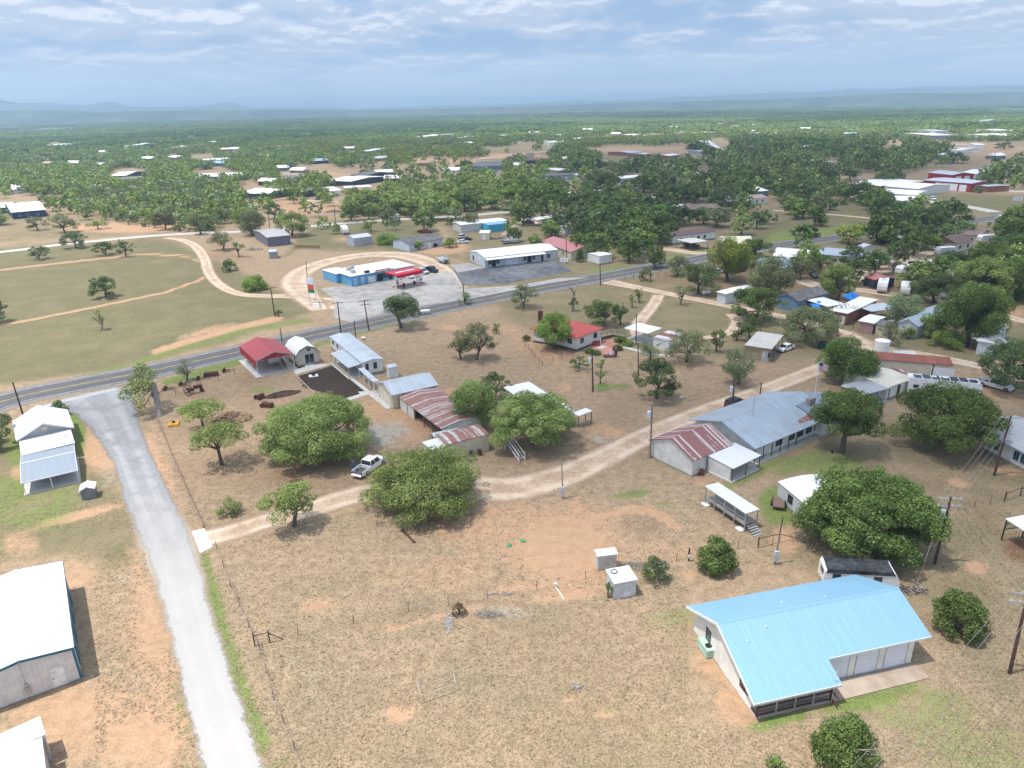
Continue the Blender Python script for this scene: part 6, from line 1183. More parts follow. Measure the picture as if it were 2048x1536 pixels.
# gas station
gs, fr = bld('gas_station', 'long blue-walled store with flat white roof behind the fuel pumps', 'store', (701, 553), (830, 530), (818, 521), 3.2, 0, 'flat', siding((.13, .40, .66), 'V', .5), R_whiteY, ov=.35, LW=(None, 13), ops=[(0, .06, 1.0, .1, 2.2, 'door', plain('#9dc3e0', .5)), (0, .17, 1.0, .1, 2.2, 'door', plain('#9dc3e0', .5)), (0, .31, 2.6, .1, 2., 'panel', plain('#dfe6ea', .5)), (0, .44, 2.0, .1, 2.2, 'dark'), (0, .54, 3.0, .9, 1.4, 'win', m_dframe), (0, .61, 1.0, .1, 2.2, 'dark'), (0, .70, 3.0, .9, 1.4, 'win', m_dframe), (0, .85, 3, .9, 1.4, 'win', m_dframe)])
f = LB(fr); f.box(fr.L*.37, fr.L*.60, -.12, -.02, 2.9, 3.75); sg = f.build('sign_board', plain('#c8102e', .5, 0, .05), gs)
f = LB(fr); x = fr.L*.385
for wd in (.5, .4, .5, .45, .35, .9, 0, .5, .5, .4, 0, .45, .5, .5, .4):
 if wd: f.box(x, x+wd*.72, -.16, -.125, 3.12, 3.5); f.box(x+wd*.2, x+wd*.5, -.16, -.125, 3.5, 3.58)
 x += .42
f.build('lettering', TRW, sg)
for (u, v) in ((.10, .25), (.14, .6), (.22, .7)): f = LB(fr); f.box(fr.L*u, fr.L*u+1.3, fr.W*v, fr.W*v+1.1, 3.2, 4.1); f.build('rooftop_unit', m_steel, gs)
f = LB(fr); f.box(fr.L*.235, fr.L*.30, .5, 1.4, 3.2, 3.9); f.build('rooftop_unit', m_dframe, gs)
bld('store_wing', 'blue left wing of the gas station store with white roof', 'store wing', (672, 548), (700, 543), (680, 533), 3.0, 0, 'flat', siding((.13, .40, .66), 'V', .5), R_whiteY, ov=.1)
bld('store_wing', 'slanting far-left blue wing of the gas station store', 'store wing', (654, 538), (672, 547), (690, 540), 2.8, 0, 'flat', siding((.13, .40, .66), 'V', .5), R_whiteY, ov=.1)
# canopy
cv = Frame((791, 551), (849, 539), (846, 529), 4.6); ct = thing('fuel_canopy', 'red fuel canopy with white swooping edge and pale railing over the pumps', 'canopy', cv.loc(), cv.rz)
RCAN = plain('#c4121f', .45, 0, .05)
f = LB(cv); f.box(.6, cv.L-.6, .2, cv.W-.2, 4.2, 4.6); f.build('deck', RCAN, ct)
f = LB(cv)
for k in range(16):
 a, b = k/16, (k+1)/16; za, zb = 3.5-.5*math.sin(a*math.pi), 3.5-.5*math.sin(b*math.pi); f.hexa([(a*cv.L, -.12, za), (b*cv.L, -.12, zb), (b*cv.L, .1, zb), (a*cv.L, .1, za), (a*cv.L, -.12, za+.3), (b*cv.L, -.12, zb+.3), (b*cv.L, .1, zb+.3), (a*cv.L, .1, za+.3)])
f.build('swoop_edge', TRW, ct)
f = LB(cv); f.box(.5, cv.L-.5, -.05, .15, 3.6, 4.58); f.build('fascia', RCAN, ct)
f = LB(cv); f.box(2, cv.L*.45, cv.W*.35, cv.W*.5, 4.62, 4.72); f.box(cv.L*.5, cv.L-2, cv.W*.35, cv.W*.5, 4.62, 4.72); f.build('light_strip', TRW, ct)
f = LB(cv)
for i in range(11):
 u = cv.L*i/10; f.tube([(u, cv.W, 4.5), (u, cv.W, 5.4)], .04, 4)
f.tube([(0, cv.W, 5.4), (cv.L, cv.W, 5.4)], .05, 4); f.tube([(0, cv.W, 4.9), (cv.L, cv.W, 4.9)], .04, 4); f.tube([(cv.L, cv.W, 5.4), (cv.L+.1, 0, 5.4)], .05, 4); f.tube([(0, cv.W, 5.4), (0, 0, 5.0)], .05, 4); f.build('railing', m_steel, ct)
for u in (cv.L*.12, cv.L*.88): f = LB(cv); f.box(u-.15, u+.15, cv.W*.3, cv.W*.3+.3, 0, 4.25); f.build('post', TRW, ct)
for (x, y, ad) in ((795, 573, 'left'), (842, 566, 'right')):
 p = G(x, y); o = thing('fuel_pump', f'{ad} white and red fuel pump on its concrete island', 'fuel pump', (p[0], p[1], 0), cv.rz)
 f = MB(); f.box(-1.2, 1.2, -.5, .5, 0, .18); f.build('island', RCAN, o); f = MB(); f.box(-.45, .45, -.3, .3, .18, 1.9); f.build('cabinet', TRW, o, bevel=.05); f = MB(); f.box(-.4, .4, -.32, .32, 1.0, 1.3); f.build('screen', m_dframe, o); f = MB(); f.disc((0, 0, 2.7), (0, 1, 0), .8, .3, 14); f.build('round_sign', TRW, o); f = MB(); f.box(-.08, .08, -.08, .08, 1.9, 2.2); f.build('post', TRW, o)
for (x, y, ad) in ((803, 572, 'left'), (834, 566, 'right')):
 p = G(x, y); o = thing('banner_pole', f'{ad} white post with tall red banner in front of the store', 'banner', (p[0], p[1], 0), cv.rz); f = MB(); f.tube([(0, 0, 0), (0, 0, 4.2)], .07, 6); f.build('pole', TRW, o); f = MB(); f.box(-.3, .3, -.12, -.06, 1.9, 4.1); f.build('banner', RCAN, o)
for (x, y, ad) in ((808, 574, 'left'), (829, 569, 'right')):
 p = G(x, y); o = thing('trash_bin', f'dark trash bin beside the {ad} fuel pump', 'bin', (p[0], p[1], 0)); f = MB(); f.tube([(0, 0, 0), (0, 0, 1.0)], [.33, .4], 10); f.build('bin', m_dframe, o); f = MB(); f.tube([(0, 0, 1.002), (0, 0, 1.15)], [.42, .3], 10); f.build('lid', RCAN, o)
# tall sign
p = G(626, 606); q_ = G(636, 611); an = math.atan2(q_[1]-G(616, 606)[1], q_[0]-G(616, 606)[0]); o = thing('tall_sign', 'tall fuel price sign with white top and orange and green panels', 'sign', (p[0], p[1], 0), -.45)
for u in (-1.2, 1.2): f = MB(); f.box(u-.12, u+.12, -.12, .12, 0, 6.6); f.build('post', TRW, o)
for (z0, z1, c_, nm) in ((5.3, 7.1, '#dfe2ee', 'top_panel'), (3.9, 5.2, '#d9603f', 'orange_panel'), (2.9, 3.85, '#2f7a5c', 'green_panel')): f = MB(); f.box(-1.0, 1.0, -.16, .16, z0, z1); f.build(nm, plain(c_, .5, 0, .04), o)
p = G(634, 614); o = thing('price_board', 'low white tapered sign base with dark trim beside the tall fuel sign', 'sign', (p[0], p[1], 0), -.45); f = MB(); f.loft([[(-1.2, -.5, 0), (1.2, -.5, 0), (1.2, .5, 0), (-1.2, .5, 0)], [(-1.1, -.4, 1.0), (1.1, -.4, 1.0), (1.1, .4, 1.0), (-1.1, .4, 1.0)]]); f.build('board', TRW, o); f = MB(); f.tube([(-1, 0, 2.2), (.9, 0, 1.9), (1.1, 0, 1.0)], .07, 5); f.build('rail', m_dframe, o)
# white office building
t, fr = bld('office_building', 'long white metal office building with dark windows beside the grey parking lot', 'building', (969.5, 515), (1116, 499), (1078, 487), 3.5, .9, 'low', siding((.56, .60, .64), 'V', .4), R_white, ov=.1, trim=TRW, ops=[(0, .065, 1.3, .9, 1.5, 'win', m_frame), (0, .115, 1.5, .1, 2.3, 'dark'), (0, .17, 1.3, .9, 1.5, 'win', m_frame), (0, .36, 4.6, .1, 2.8, 'gar', plain('#dfe6ec', .5)), (0, .54, 1.3, .9, 1.5, 'win', m_frame), (0, .60, 1.6, .1, 2.3, 'dark'), (0, .66, 1.3, .9, 1.5, 'win', m_frame), (0, .78, .9, .1, 2.2, 'dark'), (0, .87, 1.4, .9, 1.5, 'win', m_frame), (3, .78, 1., .9, 1.4, 'win', m_dframe), (3, .35, 1.6, 1.9, .8, 'panel', plain('#e9d9dd', .5))])
f = LB(fr); f.hexa([(0, -1.6, 2.75), (fr.L*.8, -1.6, 2.75), (fr.L*.8, 0, 3.1), (0, 0, 3.1), (0, -1.6, 2.85), (fr.L*.8, -1.6, 2.85), (fr.L*.8, 0, 3.2), (0, 0, 3.2)]); f.build('awning', R_white, t)
pr = {}
def small(name, lab, cat, A, B, C, he, rise, roof, wm, rm, **k): return bld(name, lab, cat, A, B, C, he, rise, roof, wm, rm, ov=k.pop('ov', .3), **k)
W1 = (0, .2, 1., 1, 1.1, 'win'); W2 = (0, .45, 1., 1, 1.1, 'win'); W3 = (0, .75, 1., 1, 1.1, 'win'); D1 = (0, .6, .95, .1, 2., 'door')
W1d = (0, .2, 1., 1, 1.1, 'win', m_dframe); W3d = (0, .75, 1., 1, 1.1, 'win', m_dframe)
LIST = [
 ('house', 'pale house with faded maroon roof behind the white office building', 'house', (1081, 483), (1142, 504), (1178, 493), 2.9, 1.5, 'gable', S_cream, R_maroon, dict(ops=[W1, W2, W3])),
 ('shed', 'right of two small white flat-roofed sheds by the highway', 'shed', (1199, 512), (1225, 508), (1212, 501), 3.0, .1, 'low', S_wht, R_white, dict(ov=.1, base=.3)),
 ('shed', 'left of two small white flat-roofed sheds by the highway', 'shed', (1174, 508), (1197, 513), (1206, 505), 2.6, .1, 'low', S_wht, R_white, dict(ov=.1)),
 ('mobile_home', 'long white mobile home with dark maroon roof across the highway', 'mobile home', (1345, 473), (1433, 462), (1419, 456), 3.2, .9, 'gable', S_wht, ribbed((.13, .07, .075), 'X', .5, .6), dict(base=.5, ops=[W1d, W2, (0, .6, 1, 1, 1.1, 'win', m_dframe), W3d])),
 ('carport', 'cream flat carport in front of the maroon-roofed mobile home', 'carport', (1353, 479), (1382, 486), (1387, 475), 2.9, 0, 'flat', None, ribbed((.62, .58, .50), 'X', .4), dict(walls=False, posts=(2, 2))),
 ('shed', 'long tan shed with white roof and roll-up doors in the oak grove', 'shed', (1270, 402), (1325, 397), (1314, 391), 4.0, .7, 'low', siding((.50, .38, .22), 'V', .4), R_white, dict(ops=[(0, .3, 3, .1, 2.9, 'gar'), (0, .6, 3, .1, 2.9, 'gar'), (0, .85, .9, 1.2, 1., 'win', m_dframe)])),
 ('house', 'house with brown shingle roof sunk among oaks', 'house', (1376, 420), (1444, 415), (1442, 409), 3.0, 1.6, 'gable', S_dark, R_brsh, dict(ops=[W1, W3])),
 ('house', 'small brick and white house at the right of the oak grove', 'house', (1497, 398), (1537, 395), (1534, 389), 3.0, 1.2, 'gable', S_wht, ribbed((.40, .27, .22), 'X', .4), dict(ops=[W1, W2, W3])),
 ('mobile_home', 'pale teal trailer house in a clearing', 'mobile home', (1093, 352), (1149, 349), (1147, 345), 3.3, .3, 'low', S_teal, R_shing, dict(base=.3, ops=[(0, .27, 1.2, 1.1, 1.2, 'win'), (0, .5, 1.2, 1.1, 1.2, 'win'), (0, .72, 1, .3, 2., 'door')])),
 ('shed', 'low white roofed building behind the teal trailer house', 'shed', (1114, 341), (1142, 339), (1140, 333), 3.2, .2, 'low', S_tan, R_white, {}),
 ('house', 'pale blue house with white metal roof in the oaks', 'house', (1243, 357), (1296, 353), (1290, 349), 3.4, .9, 'gable', siding((.40, .50, .58), 'Z', .2), R_white, dict(ops=[W1, W3])),
 ('house', 'small white gabled house below the pale blue house', 'house', (1228, 374), (1246, 378), (1257, 371), 3.2, 1.6, 'gable', S_wht, R_white, dict(ops=[W2])),
 ('house', 'white low house left of the pale blue house', 'house', (1158, 351), (1194, 349), (1192, 345), 3.0, .3, 'low', S_wht, R_white, {}),
 ('shed', 'small grey box shed under an oak below the white low house', 'shed', (1170, 386), (1182, 384), (1180, 380), 3.4, .2, 'low', S_pale, R_galv, {}),
 ('house', 'house with faded orange roof at the left of the far pair', 'house', (1018, 312), (1044, 312), (1044, 306), 3.4, 1.8, 'gable', S_cream, ribbed((.42, .20, .12), 'X', .5), {}),
 ('house', 'house with faded orange roof at the right of the far pair', 'house', (1084, 318), (1110, 318), (1108, 311), 3.4, 2., 'gable', S_brick, ribbed((.40, .22, .15), 'X', .5), {}),
 ('house', 'low house with pale roof above the grey-green oak belt', 'house', (1260, 306), (1285, 304), (1280, 299), 3.2, 1., 'gable', S_brick, R_galv, {}),
 ('house', 'low house with pale roof right of its lookalike above the oak belt', 'house', (1287, 309), (1303, 307), (1299, 303), 3.2, .8, 'gable', S_brick, R_galv, {}),
 ('house', 'low brick house with white roof above the oak belt', 'house', (1338, 312), (1360, 309), (1356, 305), 3.2, .8, 'gable', S_brick, R_white, {}),
 ('shed', 'tiny white roofed shed deep in the oak belt', 'shed', (1248, 327), (1267, 326), (1265, 323), 3., .2, 'low', S_wht, R_white, {}),
 ('shed', 'white box shed with flat annex in the grey-green oaks', 'shed', (1386, 349), (1410, 348), (1407, 342), 3.6, .3, 'low', S_wht, R_white, {}),
 ('shed', 'low pale roof left of the white box shed in the oaks', 'shed', (1372, 353), (1392, 352), (1390, 348), 2.6, .2, 'low', S_wht, R_white, {}),
 ('shed', 'long low pale annex below the A-frame house', 'shed', (1402, 303), (1448, 300), (1446, 297), 3., .2, 'low', S_grey, R_galv, {}),
 ('barn', 'red metal barn behind the fire station', 'barn', (1856, 345), (1905, 350), (1922, 345), 5.2, 1.2, 'low', S_red, R_galv, dict(ops=[(1, .3, 4, .1, 4, 'gar'), (1, .7, 4, .1, 4, 'gar')])),
 ('fire_station', 'long red fire station with white doors', 'fire station', (1846, 360), (1944, 367), (1950, 359), 4.8, .5, 'low', S_red, R_galv, dict(ops=[(0, .15, 1.6, .1, 2.6, 'door'), (0, .22, 1.6, .1, 2.6, 'door'), (0, .34, 4, .1, 3.8, 'gar'), (0, .48, 4.8, .1, 3.8, 'gar'), (0, .64, 4.8, .1, 3.8, 'gar'), (0, .84, 4, .1, 3.6, 'gar')])),
 ('fire_station_annex', 'brick-red lower end of the fire station under an oak', 'annex', (1944, 369), (1976, 373), (1980, 366), 3.2, .2, 'low', S_brick, R_galv, {}),
 ('building', 'white building with blue doors behind the red fire station', 'building', (1918, 346), (1952, 348), (1960, 339), 4.2, 1.4, 'gable', S_wht, R_white, dict(ops=[(0, .5, 3, .1, 3, 'panel', plain('#23304f', .5))])),
 ('house', 'large grey-blue roofed building right of the fire station', 'building', (1952, 338), (1990, 341), (2004, 327), 4.6, 2.4, 'gable', S_pale, ribbed((.26, .31, .37), 'X', .5), {}),
 ('community_hall', 'very long white roofed hall left of the fire station', 'hall', (1696, 366), (1762, 372), (1762, 355), 3.8, .8, 'low', S_red, R_white, {}),
 ('community_hall', 'right half of the long white hall, with an open gable porch', 'hall', (1768, 372), (1836, 378), (1848, 366), 3.8, 1.4, 'low', S_wht, R_white, dict(ops=[(0, .4, 4, .1, 2.6, 'panel', plain('#1b2a5c', .6))])),
 ('canopy', 'tall white arched canopy on posts in front of the long hall', 'canopy', (1762, 386), (1836, 390), (1846, 381), 5.2, .7, 'low', None, R_white, dict(walls=False, posts=(3, 2), postm=TRW)),
 ('police_station', 'small white building with wide hipped white roof below the tall canopy', 'building', (1762, 397), (1812, 402), (1826, 393), 3.2, 1.4, 'gable', S_wht, R_white, dict(wallsides=(0, 1, 2, 3), ops=[(0, .2, 1, 1, 1.2, 'win', m_dframe), (0, .65, 6, .1, 2.2, 'dark')])),
 ('shed', 'small white shed above the pasture at the edge of the dark wood', 'shed', (1653, 325), (1672, 324), (1670, 320), 3.2, .2, 'low', S_pale, R_white, {}),
 ('shed', 'blue-grey roof in the pasture above the fire station', 'shed', (1755, 305), (1780, 304), (1776, 299), 3.2, .8, 'low', S_wht, R_galv, {}),
 ('house', 'white house with walled yard in the tan pasture', 'house', (1888, 300), (1922, 301), (1926, 295), 3.4, .8, 'low', S_wht, R_white, {}),
 ('shed', 'dark open shed with white roof at the top of the dark wood', 'shed', (1676, 280), (1694, 279), (1692, 275), 4., .5, 'low', S_dark, R_white, {}),
 ('barn', 'wide grey barn with white roof beyond the tan pasture', 'barn', (1862, 271), (1906, 270), (1911, 264), 5.5, 1., 'low', S_grey, R_white, {}),
 ('barn', 'pale teal roof behind the wide grey barn', 'barn', (1872, 262), (1897, 261), (1896, 257), 6., .8, 'low', S_pale, R_galv, {}),
 ('barn', 'long white roofed barn cut by the far right edge', 'barn', (1994, 273), (2052, 270), (2048, 263), 5, 1.5, 'low', S_pale, R_white, {}),
 ('barn', 'small white house above the long barn at the far right edge', 'house', (2008, 262), (2032, 261), (2030, 256), 5, 1.5, 'gable', S_wht, R_white, {}),
 ('house', 'grey-green roof far off in the woods at right', 'house', (1948, 243), (1970, 243), (1968, 239), 6, 2, 'gable', S_pale, R_galv, {}),
 ('trailer_office', 'white trailer far off beside the tan pasture fence', 'trailer', (1950, 290), (1972, 290), (1970, 286), 3.5, .2, 'low', S_wht, R_white, {}),
 ('motel', 'long low motel with grey metal roof beside the pool', 'motel', (1631, 507), (1722, 516), (1744, 503), 3.1, .5, 'low', S_cream, R_gry, dict(ops=[W1, W2, D1, W3])),
 ('carport', 'white flat carport at the end of the grey motel roof', 'carport', (1727, 519), (1738, 524), (1764, 511), 2.8, 0, 'flat', None, R_white, dict(walls=False, posts=(2, 2))),
 ('shed', 'small white shed left of the pool fence behind the motel', 'shed', (1713, 492), (1727, 495), (1735, 488), 3., .8, 'gable', S_cream, R_galv, {}),
 ('house', 'slate blue house with grey shingle roof beside the dirt lane', 'house', (1597, 603), (1658, 586), (1630, 572), 3.0, 1.3, 'gable', S_blue, R_shing, dict(ops=[(0, .2, 1.1, .9, 1.2, 'win'), (0, .8, 1, .9, 1.2, 'win')])),
 ('patio_cover', 'white flat patio cover on the right side of the slate blue house', 'patio cover', (1611, 599), (1655, 613), (1676, 603), 2.7, 0, 'flat', None, R_white, dict(walls=False, posts=(3, 2))),
 ('brick_building', 'red brick building with white flat roof in the trailer park', 'building', (1658, 620), (1696, 627), (1752, 598), 3.1, .1, 'flat', S_brick, R_whiteY, dict(ops=[(0, .3, 1.6, 1., 1., 'panel', plain('#d8c7b4', .6)), (0, .75, 1, .1, 2., 'door')])),
 ('carport', 'grey-white flat carport on the right of the red brick building', 'carport', (1711, 612), (1744, 623), (1772, 607), 2.8, 0, 'flat', None, R_galv, dict(walls=False, posts=(3, 2))),
 ('shed', 'dusty pink brick shed with white roof beside the lane', 'shed', (1716, 641), (1749, 647), (1763, 632), 2.7, .2, 'low', siding((.42, .27, .25), 'Z', .2), R_white, {}),
 ('shed', 'small cream shed with dark gable roof beside the pink brick shed', 'shed', (1751, 649), (1770, 653), (1778, 645), 2.3, .9, 'gable', S_cream, R_shing, dict(ov=.1)),
 ('house', 'light grey house with long grey gable roof behind the green bushes', 'house', (1793, 645), (1858, 614), (1890, 627), 2.9, 1.3, 'gable', S_pale, R_gry, dict(LW=None)),
 ('building', 'white flat-roofed building at the right edge of the dirt lane', 'building', (1991, 687), (2021, 649), (1984, 645), 3., 0, 'low', siding((.60, .63, .66), 'V', .3), R_white, {}),
 ('carport', 'white flat carport right of the white flat-roofed building', 'carport', (1994, 690), (2026, 684), (2050, 656), 2.8, 0, 'flat', None, R_white, dict(walls=False, posts=(2, 3))),
 ('storage_building', 'long cream building with deep rust-red roof behind the motorhome', 'building', (1737, 717), (1907, 731), (1907, 720), 3.2, .5, 'shed', S_cream, ribbed((.30, .10, .075), 'X', .35, .8, rust=.6), dict(ov=.1, ops=[(0, .90, 4, .1, 2.4, 'gar')])),
 ('shed', 'small grey shed with rusty square roof left of the motorhome', 'shed', (1800, 756), (1820, 757), (1820, 738), 2.6, .2, 'low', S_pale, ribbed((.5, .48, .46), 'X', .4, .8, rust=1.), dict(ov=.05)),
 ('mobile_home', 'white trailer house beside the dirt lane below the grey-green oak', 'mobile home', (1432, 583), (1452, 588), (1508, 573), 3.0, .2, 'low', S_pale, R_whiteY, {}),
 ('house', 'dark navy house with white roof in the trailer park', 'house', (1851, 535), (1898, 533), (1904, 519), 3.1, 1.3, 'gable', S_navy, R_white, dict(ops=[D1, W1])),
 ('house', 'brown-roofed house beside the highway at right', 'house', (1898, 466), (1962, 472), (1968, 462), 3.1, 1.6, 'gable', S_cream, R_brsh, dict(ops=[W1, W3])),
 ('house', 'house with sprawling white metal roof and navy walls at far left', 'house', (22, 425), (92, 419), (86, 404), 3.6, 2.6, 'gable', S_navy, R_white, dict(ops=[W1, W2, W3])),
 ('house', 'white roof cut by the left edge beside the navy walled house', 'house', (-40, 418), (22, 414), (30, 405), 3.2, 1.5, 'gable', S_navy, R_white, {}),
 ('shed', 'low white roof at far left above the big white-roofed house', 'shed', (22, 372), (48, 369), (46, 364), 3., 1., 'low', S_wht, R_white, {}),
 ('shed', 'grey gable roof behind the oaks at far left', 'house', (46, 375), (70, 380), (62, 370), 3., 1., 'gable', S_wht, R_shing, {}),
 ('mobile_home', 'white trailer behind the brush at left', 'mobile home', (134, 368), (172, 372), (172, 366), 3.4, .3, 'low', S_wht, R_white, {}),
 ('house', 'white roofed house left of the grey shingled one', 'house', (218, 352), (252, 351), (250, 343), 3.4, 1.4, 'gable', S_dark, R_white, {}),
 ('house', 'long grey shingled house in front of the small white roofed one', 'house', (222, 360), (280, 359), (276, 352), 3., 1., 'gable', S_dark, R_shing, {}),
 ('stable', 'long navy building with white roof beside a lone oak', 'building', (378, 354), (482, 352), (475, 345), 3.6, 1., 'gable', S_navy, R_white, dict(ops=[(0, .1, 1.5, 1, 1.2, 'win'), (0, .8, 2, .8, 1.4, 'win')])),
 ('house', 'white roofed house on the slope above the dirt field', 'house', (478, 386), (534, 388), (522, 375), 3.4, 1.6, 'gable', S_dark, R_white, {}),
 ('house', 'white roofed house among junk behind the gravel road', 'house', (652, 361), (702, 363), (694, 350), 3.4, 1.2, 'gable', S_dark, R_white, {}),
 ('house', 'grey hipped house right of the junk yard', 'house', (700, 350), (728, 352), (726, 341), 3.4, 1.6, 'gable', S_dark, R_shing, {}),
 ('shed', 'small white gabled shed in front of the dark oak', 'shed', (662, 382), (684, 380), (680, 372), 3.4, 1.4, 'gable', S_wht, R_white, {}),
 ('shed', 'long open shed with thin white roof and orange machine', 'shed', (690, 376), (744, 373), (742, 369), 3.6, .2, 'low', None, R_white, dict(walls=False, posts=(5, 2))),
 ('house', 'dark roofed house half hidden on the dirt slope', 'house', (586, 382), (606, 384), (604, 374), 3.4, 1.4, 'gable', S_dark, R_shing, {}),
 ('house', 'small far white roofed building left of the pale brown roof', 'house', (522, 312), (547, 311), (545, 306), 3.6, 1., 'gable', S_wht, R_white, {}),
 ('house', 'small far house with pale brown roof', 'house', (532, 295), (560, 295), (558, 290), 4, 1.6, 'gable', S_cream, R_brsh, {}),
 ('barn', 'far white shed with grey walls above the central woods', 'barn', (722, 302), (740, 302), (738, 296), 5, 1., 'low', S_grey, R_white, {}),
 ('house', 'far blue-grey trailer row among trees at left', 'house', (398, 320), (436, 320), (434, 315), 4., .5, 'low', S_blue, R_white, {}),
 ('house', 'far white roofed shed row at the upper left', 'house', (92, 291), (130, 290), (128, 286), 4.5, .6, 'low', S_wht, R_white, {}),
 ('house', 'tiny far white gabled house right of the white shed row', 'house', (248, 292), (262, 292), (261, 287), 5, 2.5, 'gable', S_wht, R_white, {}),
 ('house', 'far white house in the woods at upper left centre', 'house', (326, 297), (340, 297), (339, 292), 4.5, 2, 'gable', S_wht, R_white, {}),
 ('house', 'long blue ranch house with dark roof and open porch in the upper centre', 'house', (944, 333), (1004, 332), (1000, 322), 3.2, 1.6, 'gable', siding((.16, .24, .36), 'Z', .2), R_shing, dict(ops=[W1, W2])),
 ('metal_building', 'low-gabled metal building with purple-grey wall behind the gas station field', 'building', (533, 475), (581, 470), (549, 456), 3.8, .7, 'low', plain((.17, .16, .21), .6), ribbed((.44, .42, .40), 'X', .5), {}),
 ('shed', 'pale lilac metal shed with grey-blue roof left of the green thicket', 'shed', (707, 477), (744, 472), (732, 467), 3.2, .8, 'gable', siding((.50, .49, .55), 'V', .3), R_galv, dict(ov=.1, ops=[(0, .6, 2.4, .1, 2.2, 'gar', plain('#a9b0b2', .5))])),
 ('house', 'small pale house with charcoal roof behind the round bush', 'house', (817, 488), (887, 477), (872, 467), 2.9, 1.3, 'gable', siding((.55, .62, .70), 'Z', .2), R_shing, dict(ops=[W1d, D1])),
 ('mobile_home', 'very long pale trailer house with rounded white roof', 'mobile home', (921, 450), (1015, 441), (1013, 434), 3.3, .4, 'low', S_pale, R_whiteY, dict(ops=[W2, (0, .6, 1, 1, 1, 'win')])),
 ('shed', 'bright cyan metal shed against the long pale trailer house', 'shed', (977, 450), (1018, 446), (1015, 441), 3.2, .1, 'flat', S_cyan, ribbed((.2, .45, .6), 'X', .3), dict(ov=.04)),
 ('shed', 'small cream portable shed behind the white office building', 'shed', (958, 466), (979, 466), (976, 461), 2.8, .6, 'low', S_cream, R_white, dict(ov=.06, ops=[(0, .5, 1.2, .1, 2., 'door')])),
 ('carport', 'small white flat carport beside the gravel road junction', 'carport', (1056, 438), (1077, 440), (1081, 433), 3., 0, 'flat', None, R_white, dict(walls=False, posts=(2, 2))),
 ('mobile_home', 'white trailer with flat roof half hidden by oaks above the maroon house', 'mobile home', (1096, 436), (1136, 431), (1134, 427), 3.2, .2, 'low', S_pale, R_white, {}),
 ('shed', 'small white shed right of the hidden trailer', 'shed', (1130, 456), (1146, 455), (1145, 450), 2.8, .2, 'low', S_wht, R_white, {}),
 ('house', 'white gable roof peeping out between oaks left of the tall oak grove', 'house', (1232, 430), (1262, 432), (1258, 422), 3.2, 1.2, 'gable', S_wht, R_white, {}),
 ('shed', 'dark blue and white house at the far right of the grove road', 'house', (1516, 383), (1538, 381), (1537, 372), 3.2, 1.4, 'gable', S_blue, R_white, {}),
 ('shed', 'small grey shed by the left yard with junk', 'shed', (537, 504), (553, 503), (552, 498), 2.6, .2, 'low', S_grey, R_galv, dict(ov=.05)),
 ('red_shed', 'small shed with faded red roof in the trailer park', 'shed', (1728, 553), (1750, 560), (1752, 545), 2.6, .8, 'gable', S_dark, ribbed((.45, .14, .13), 'X', .4), dict(ov=.1)),
 ('shed', 'tiny far white building above the dark belt on the right', 'shed', (1544, 267), (1562, 266), (1560, 262), 4., .5, 'low', S_wht, R_white, {}),
 ('barn', 'very long far pink-brown building above the centre right', 'barn', (1386, 266), (1432, 264), (1430, 261), 5, .5, 'low', ribbed((.4, .3, .26), 'X', .5), R_white, {}),
 ('barn', 'far cream house above the bright green trees', 'barn', (1276, 272), (1300, 271), (1298, 266), 5, 1.6, 'gable', S_cream, R_white, {}),
 ('barn', 'far white bunch of farm buildings at centre', 'barn', (832, 273), (856, 273), (855, 268), 6, 1.2, 'gable', S_wht, R_white, {}),
 ('barn', 'far white farm shed right of the farm buildings at centre', 'barn', (906, 276), (920, 276), (919, 272), 5, 1, 'gable', S_pale, R_white, {}),
 ('barn', 'far long flat white roof below the bright trees at centre right', 'barn', (1098, 285), (1138, 284), (1137, 280), 4.5, .4, 'low', S_wht, R_white, {}),
]
for it in LIST:
 a = dict(it[11]); small(*it[:11], **a)
# red-roofed house (hip roof + wing, chimney, steps, ramp, brick patio)
def hip(root, A, B, C, he, rise, mat, name='roof'):
 a, b, c = G(*A, he)[:2], G(*B, he)[:2], G(*C, he)[:2]; ex = (b-a)/np.linalg.norm(b-a); nrm = np.array([-ex[1], ex[0]]); w = (c-b)@nrm; L = np.linalg.norm(b-a); d = nrm*w; W_ = abs(w)
 P = [a, b, b+d, a+d]; r1 = a+ex*W_/2+d/2; r2 = b-ex*W_/2+d/2; o = np.array(root.location[:2]); mb = MB(); th = .14
 v = [(p[0]-o[0], p[1]-o[1], he) for p in P]+[(r1[0]-o[0], r1[1]-o[1], he+rise), (r2[0]-o[0], r2[1]-o[1], he+rise)]
 lo = [(x, y, he-th) for x, y, z in v[:4]]; k = len(mb.v); mb.v += v+lo
 mb.f += [(0, 1, 5, 4), (1, 2, 5), (2, 3, 4, 5), (3, 0, 4), (9, 8, 7, 6), (0, 6, 7, 1), (1, 7, 8, 2), (2, 8, 9, 3), (3, 9, 6, 0)]
 f = mb.build(name, mat, root); c_ = MB()
 for s, e in ((0, 4), (1, 5), (2, 5), (3, 4), (4, 5)): c_.tube([tuple(v[s]), tuple(v[e])], .07, 5)
 c_.build('ridge_cap', plain((.52, .16, .15), .5), f); return [np.array((*p, 0)) for p in P], ex, nrm*np.sign(w), L, W_
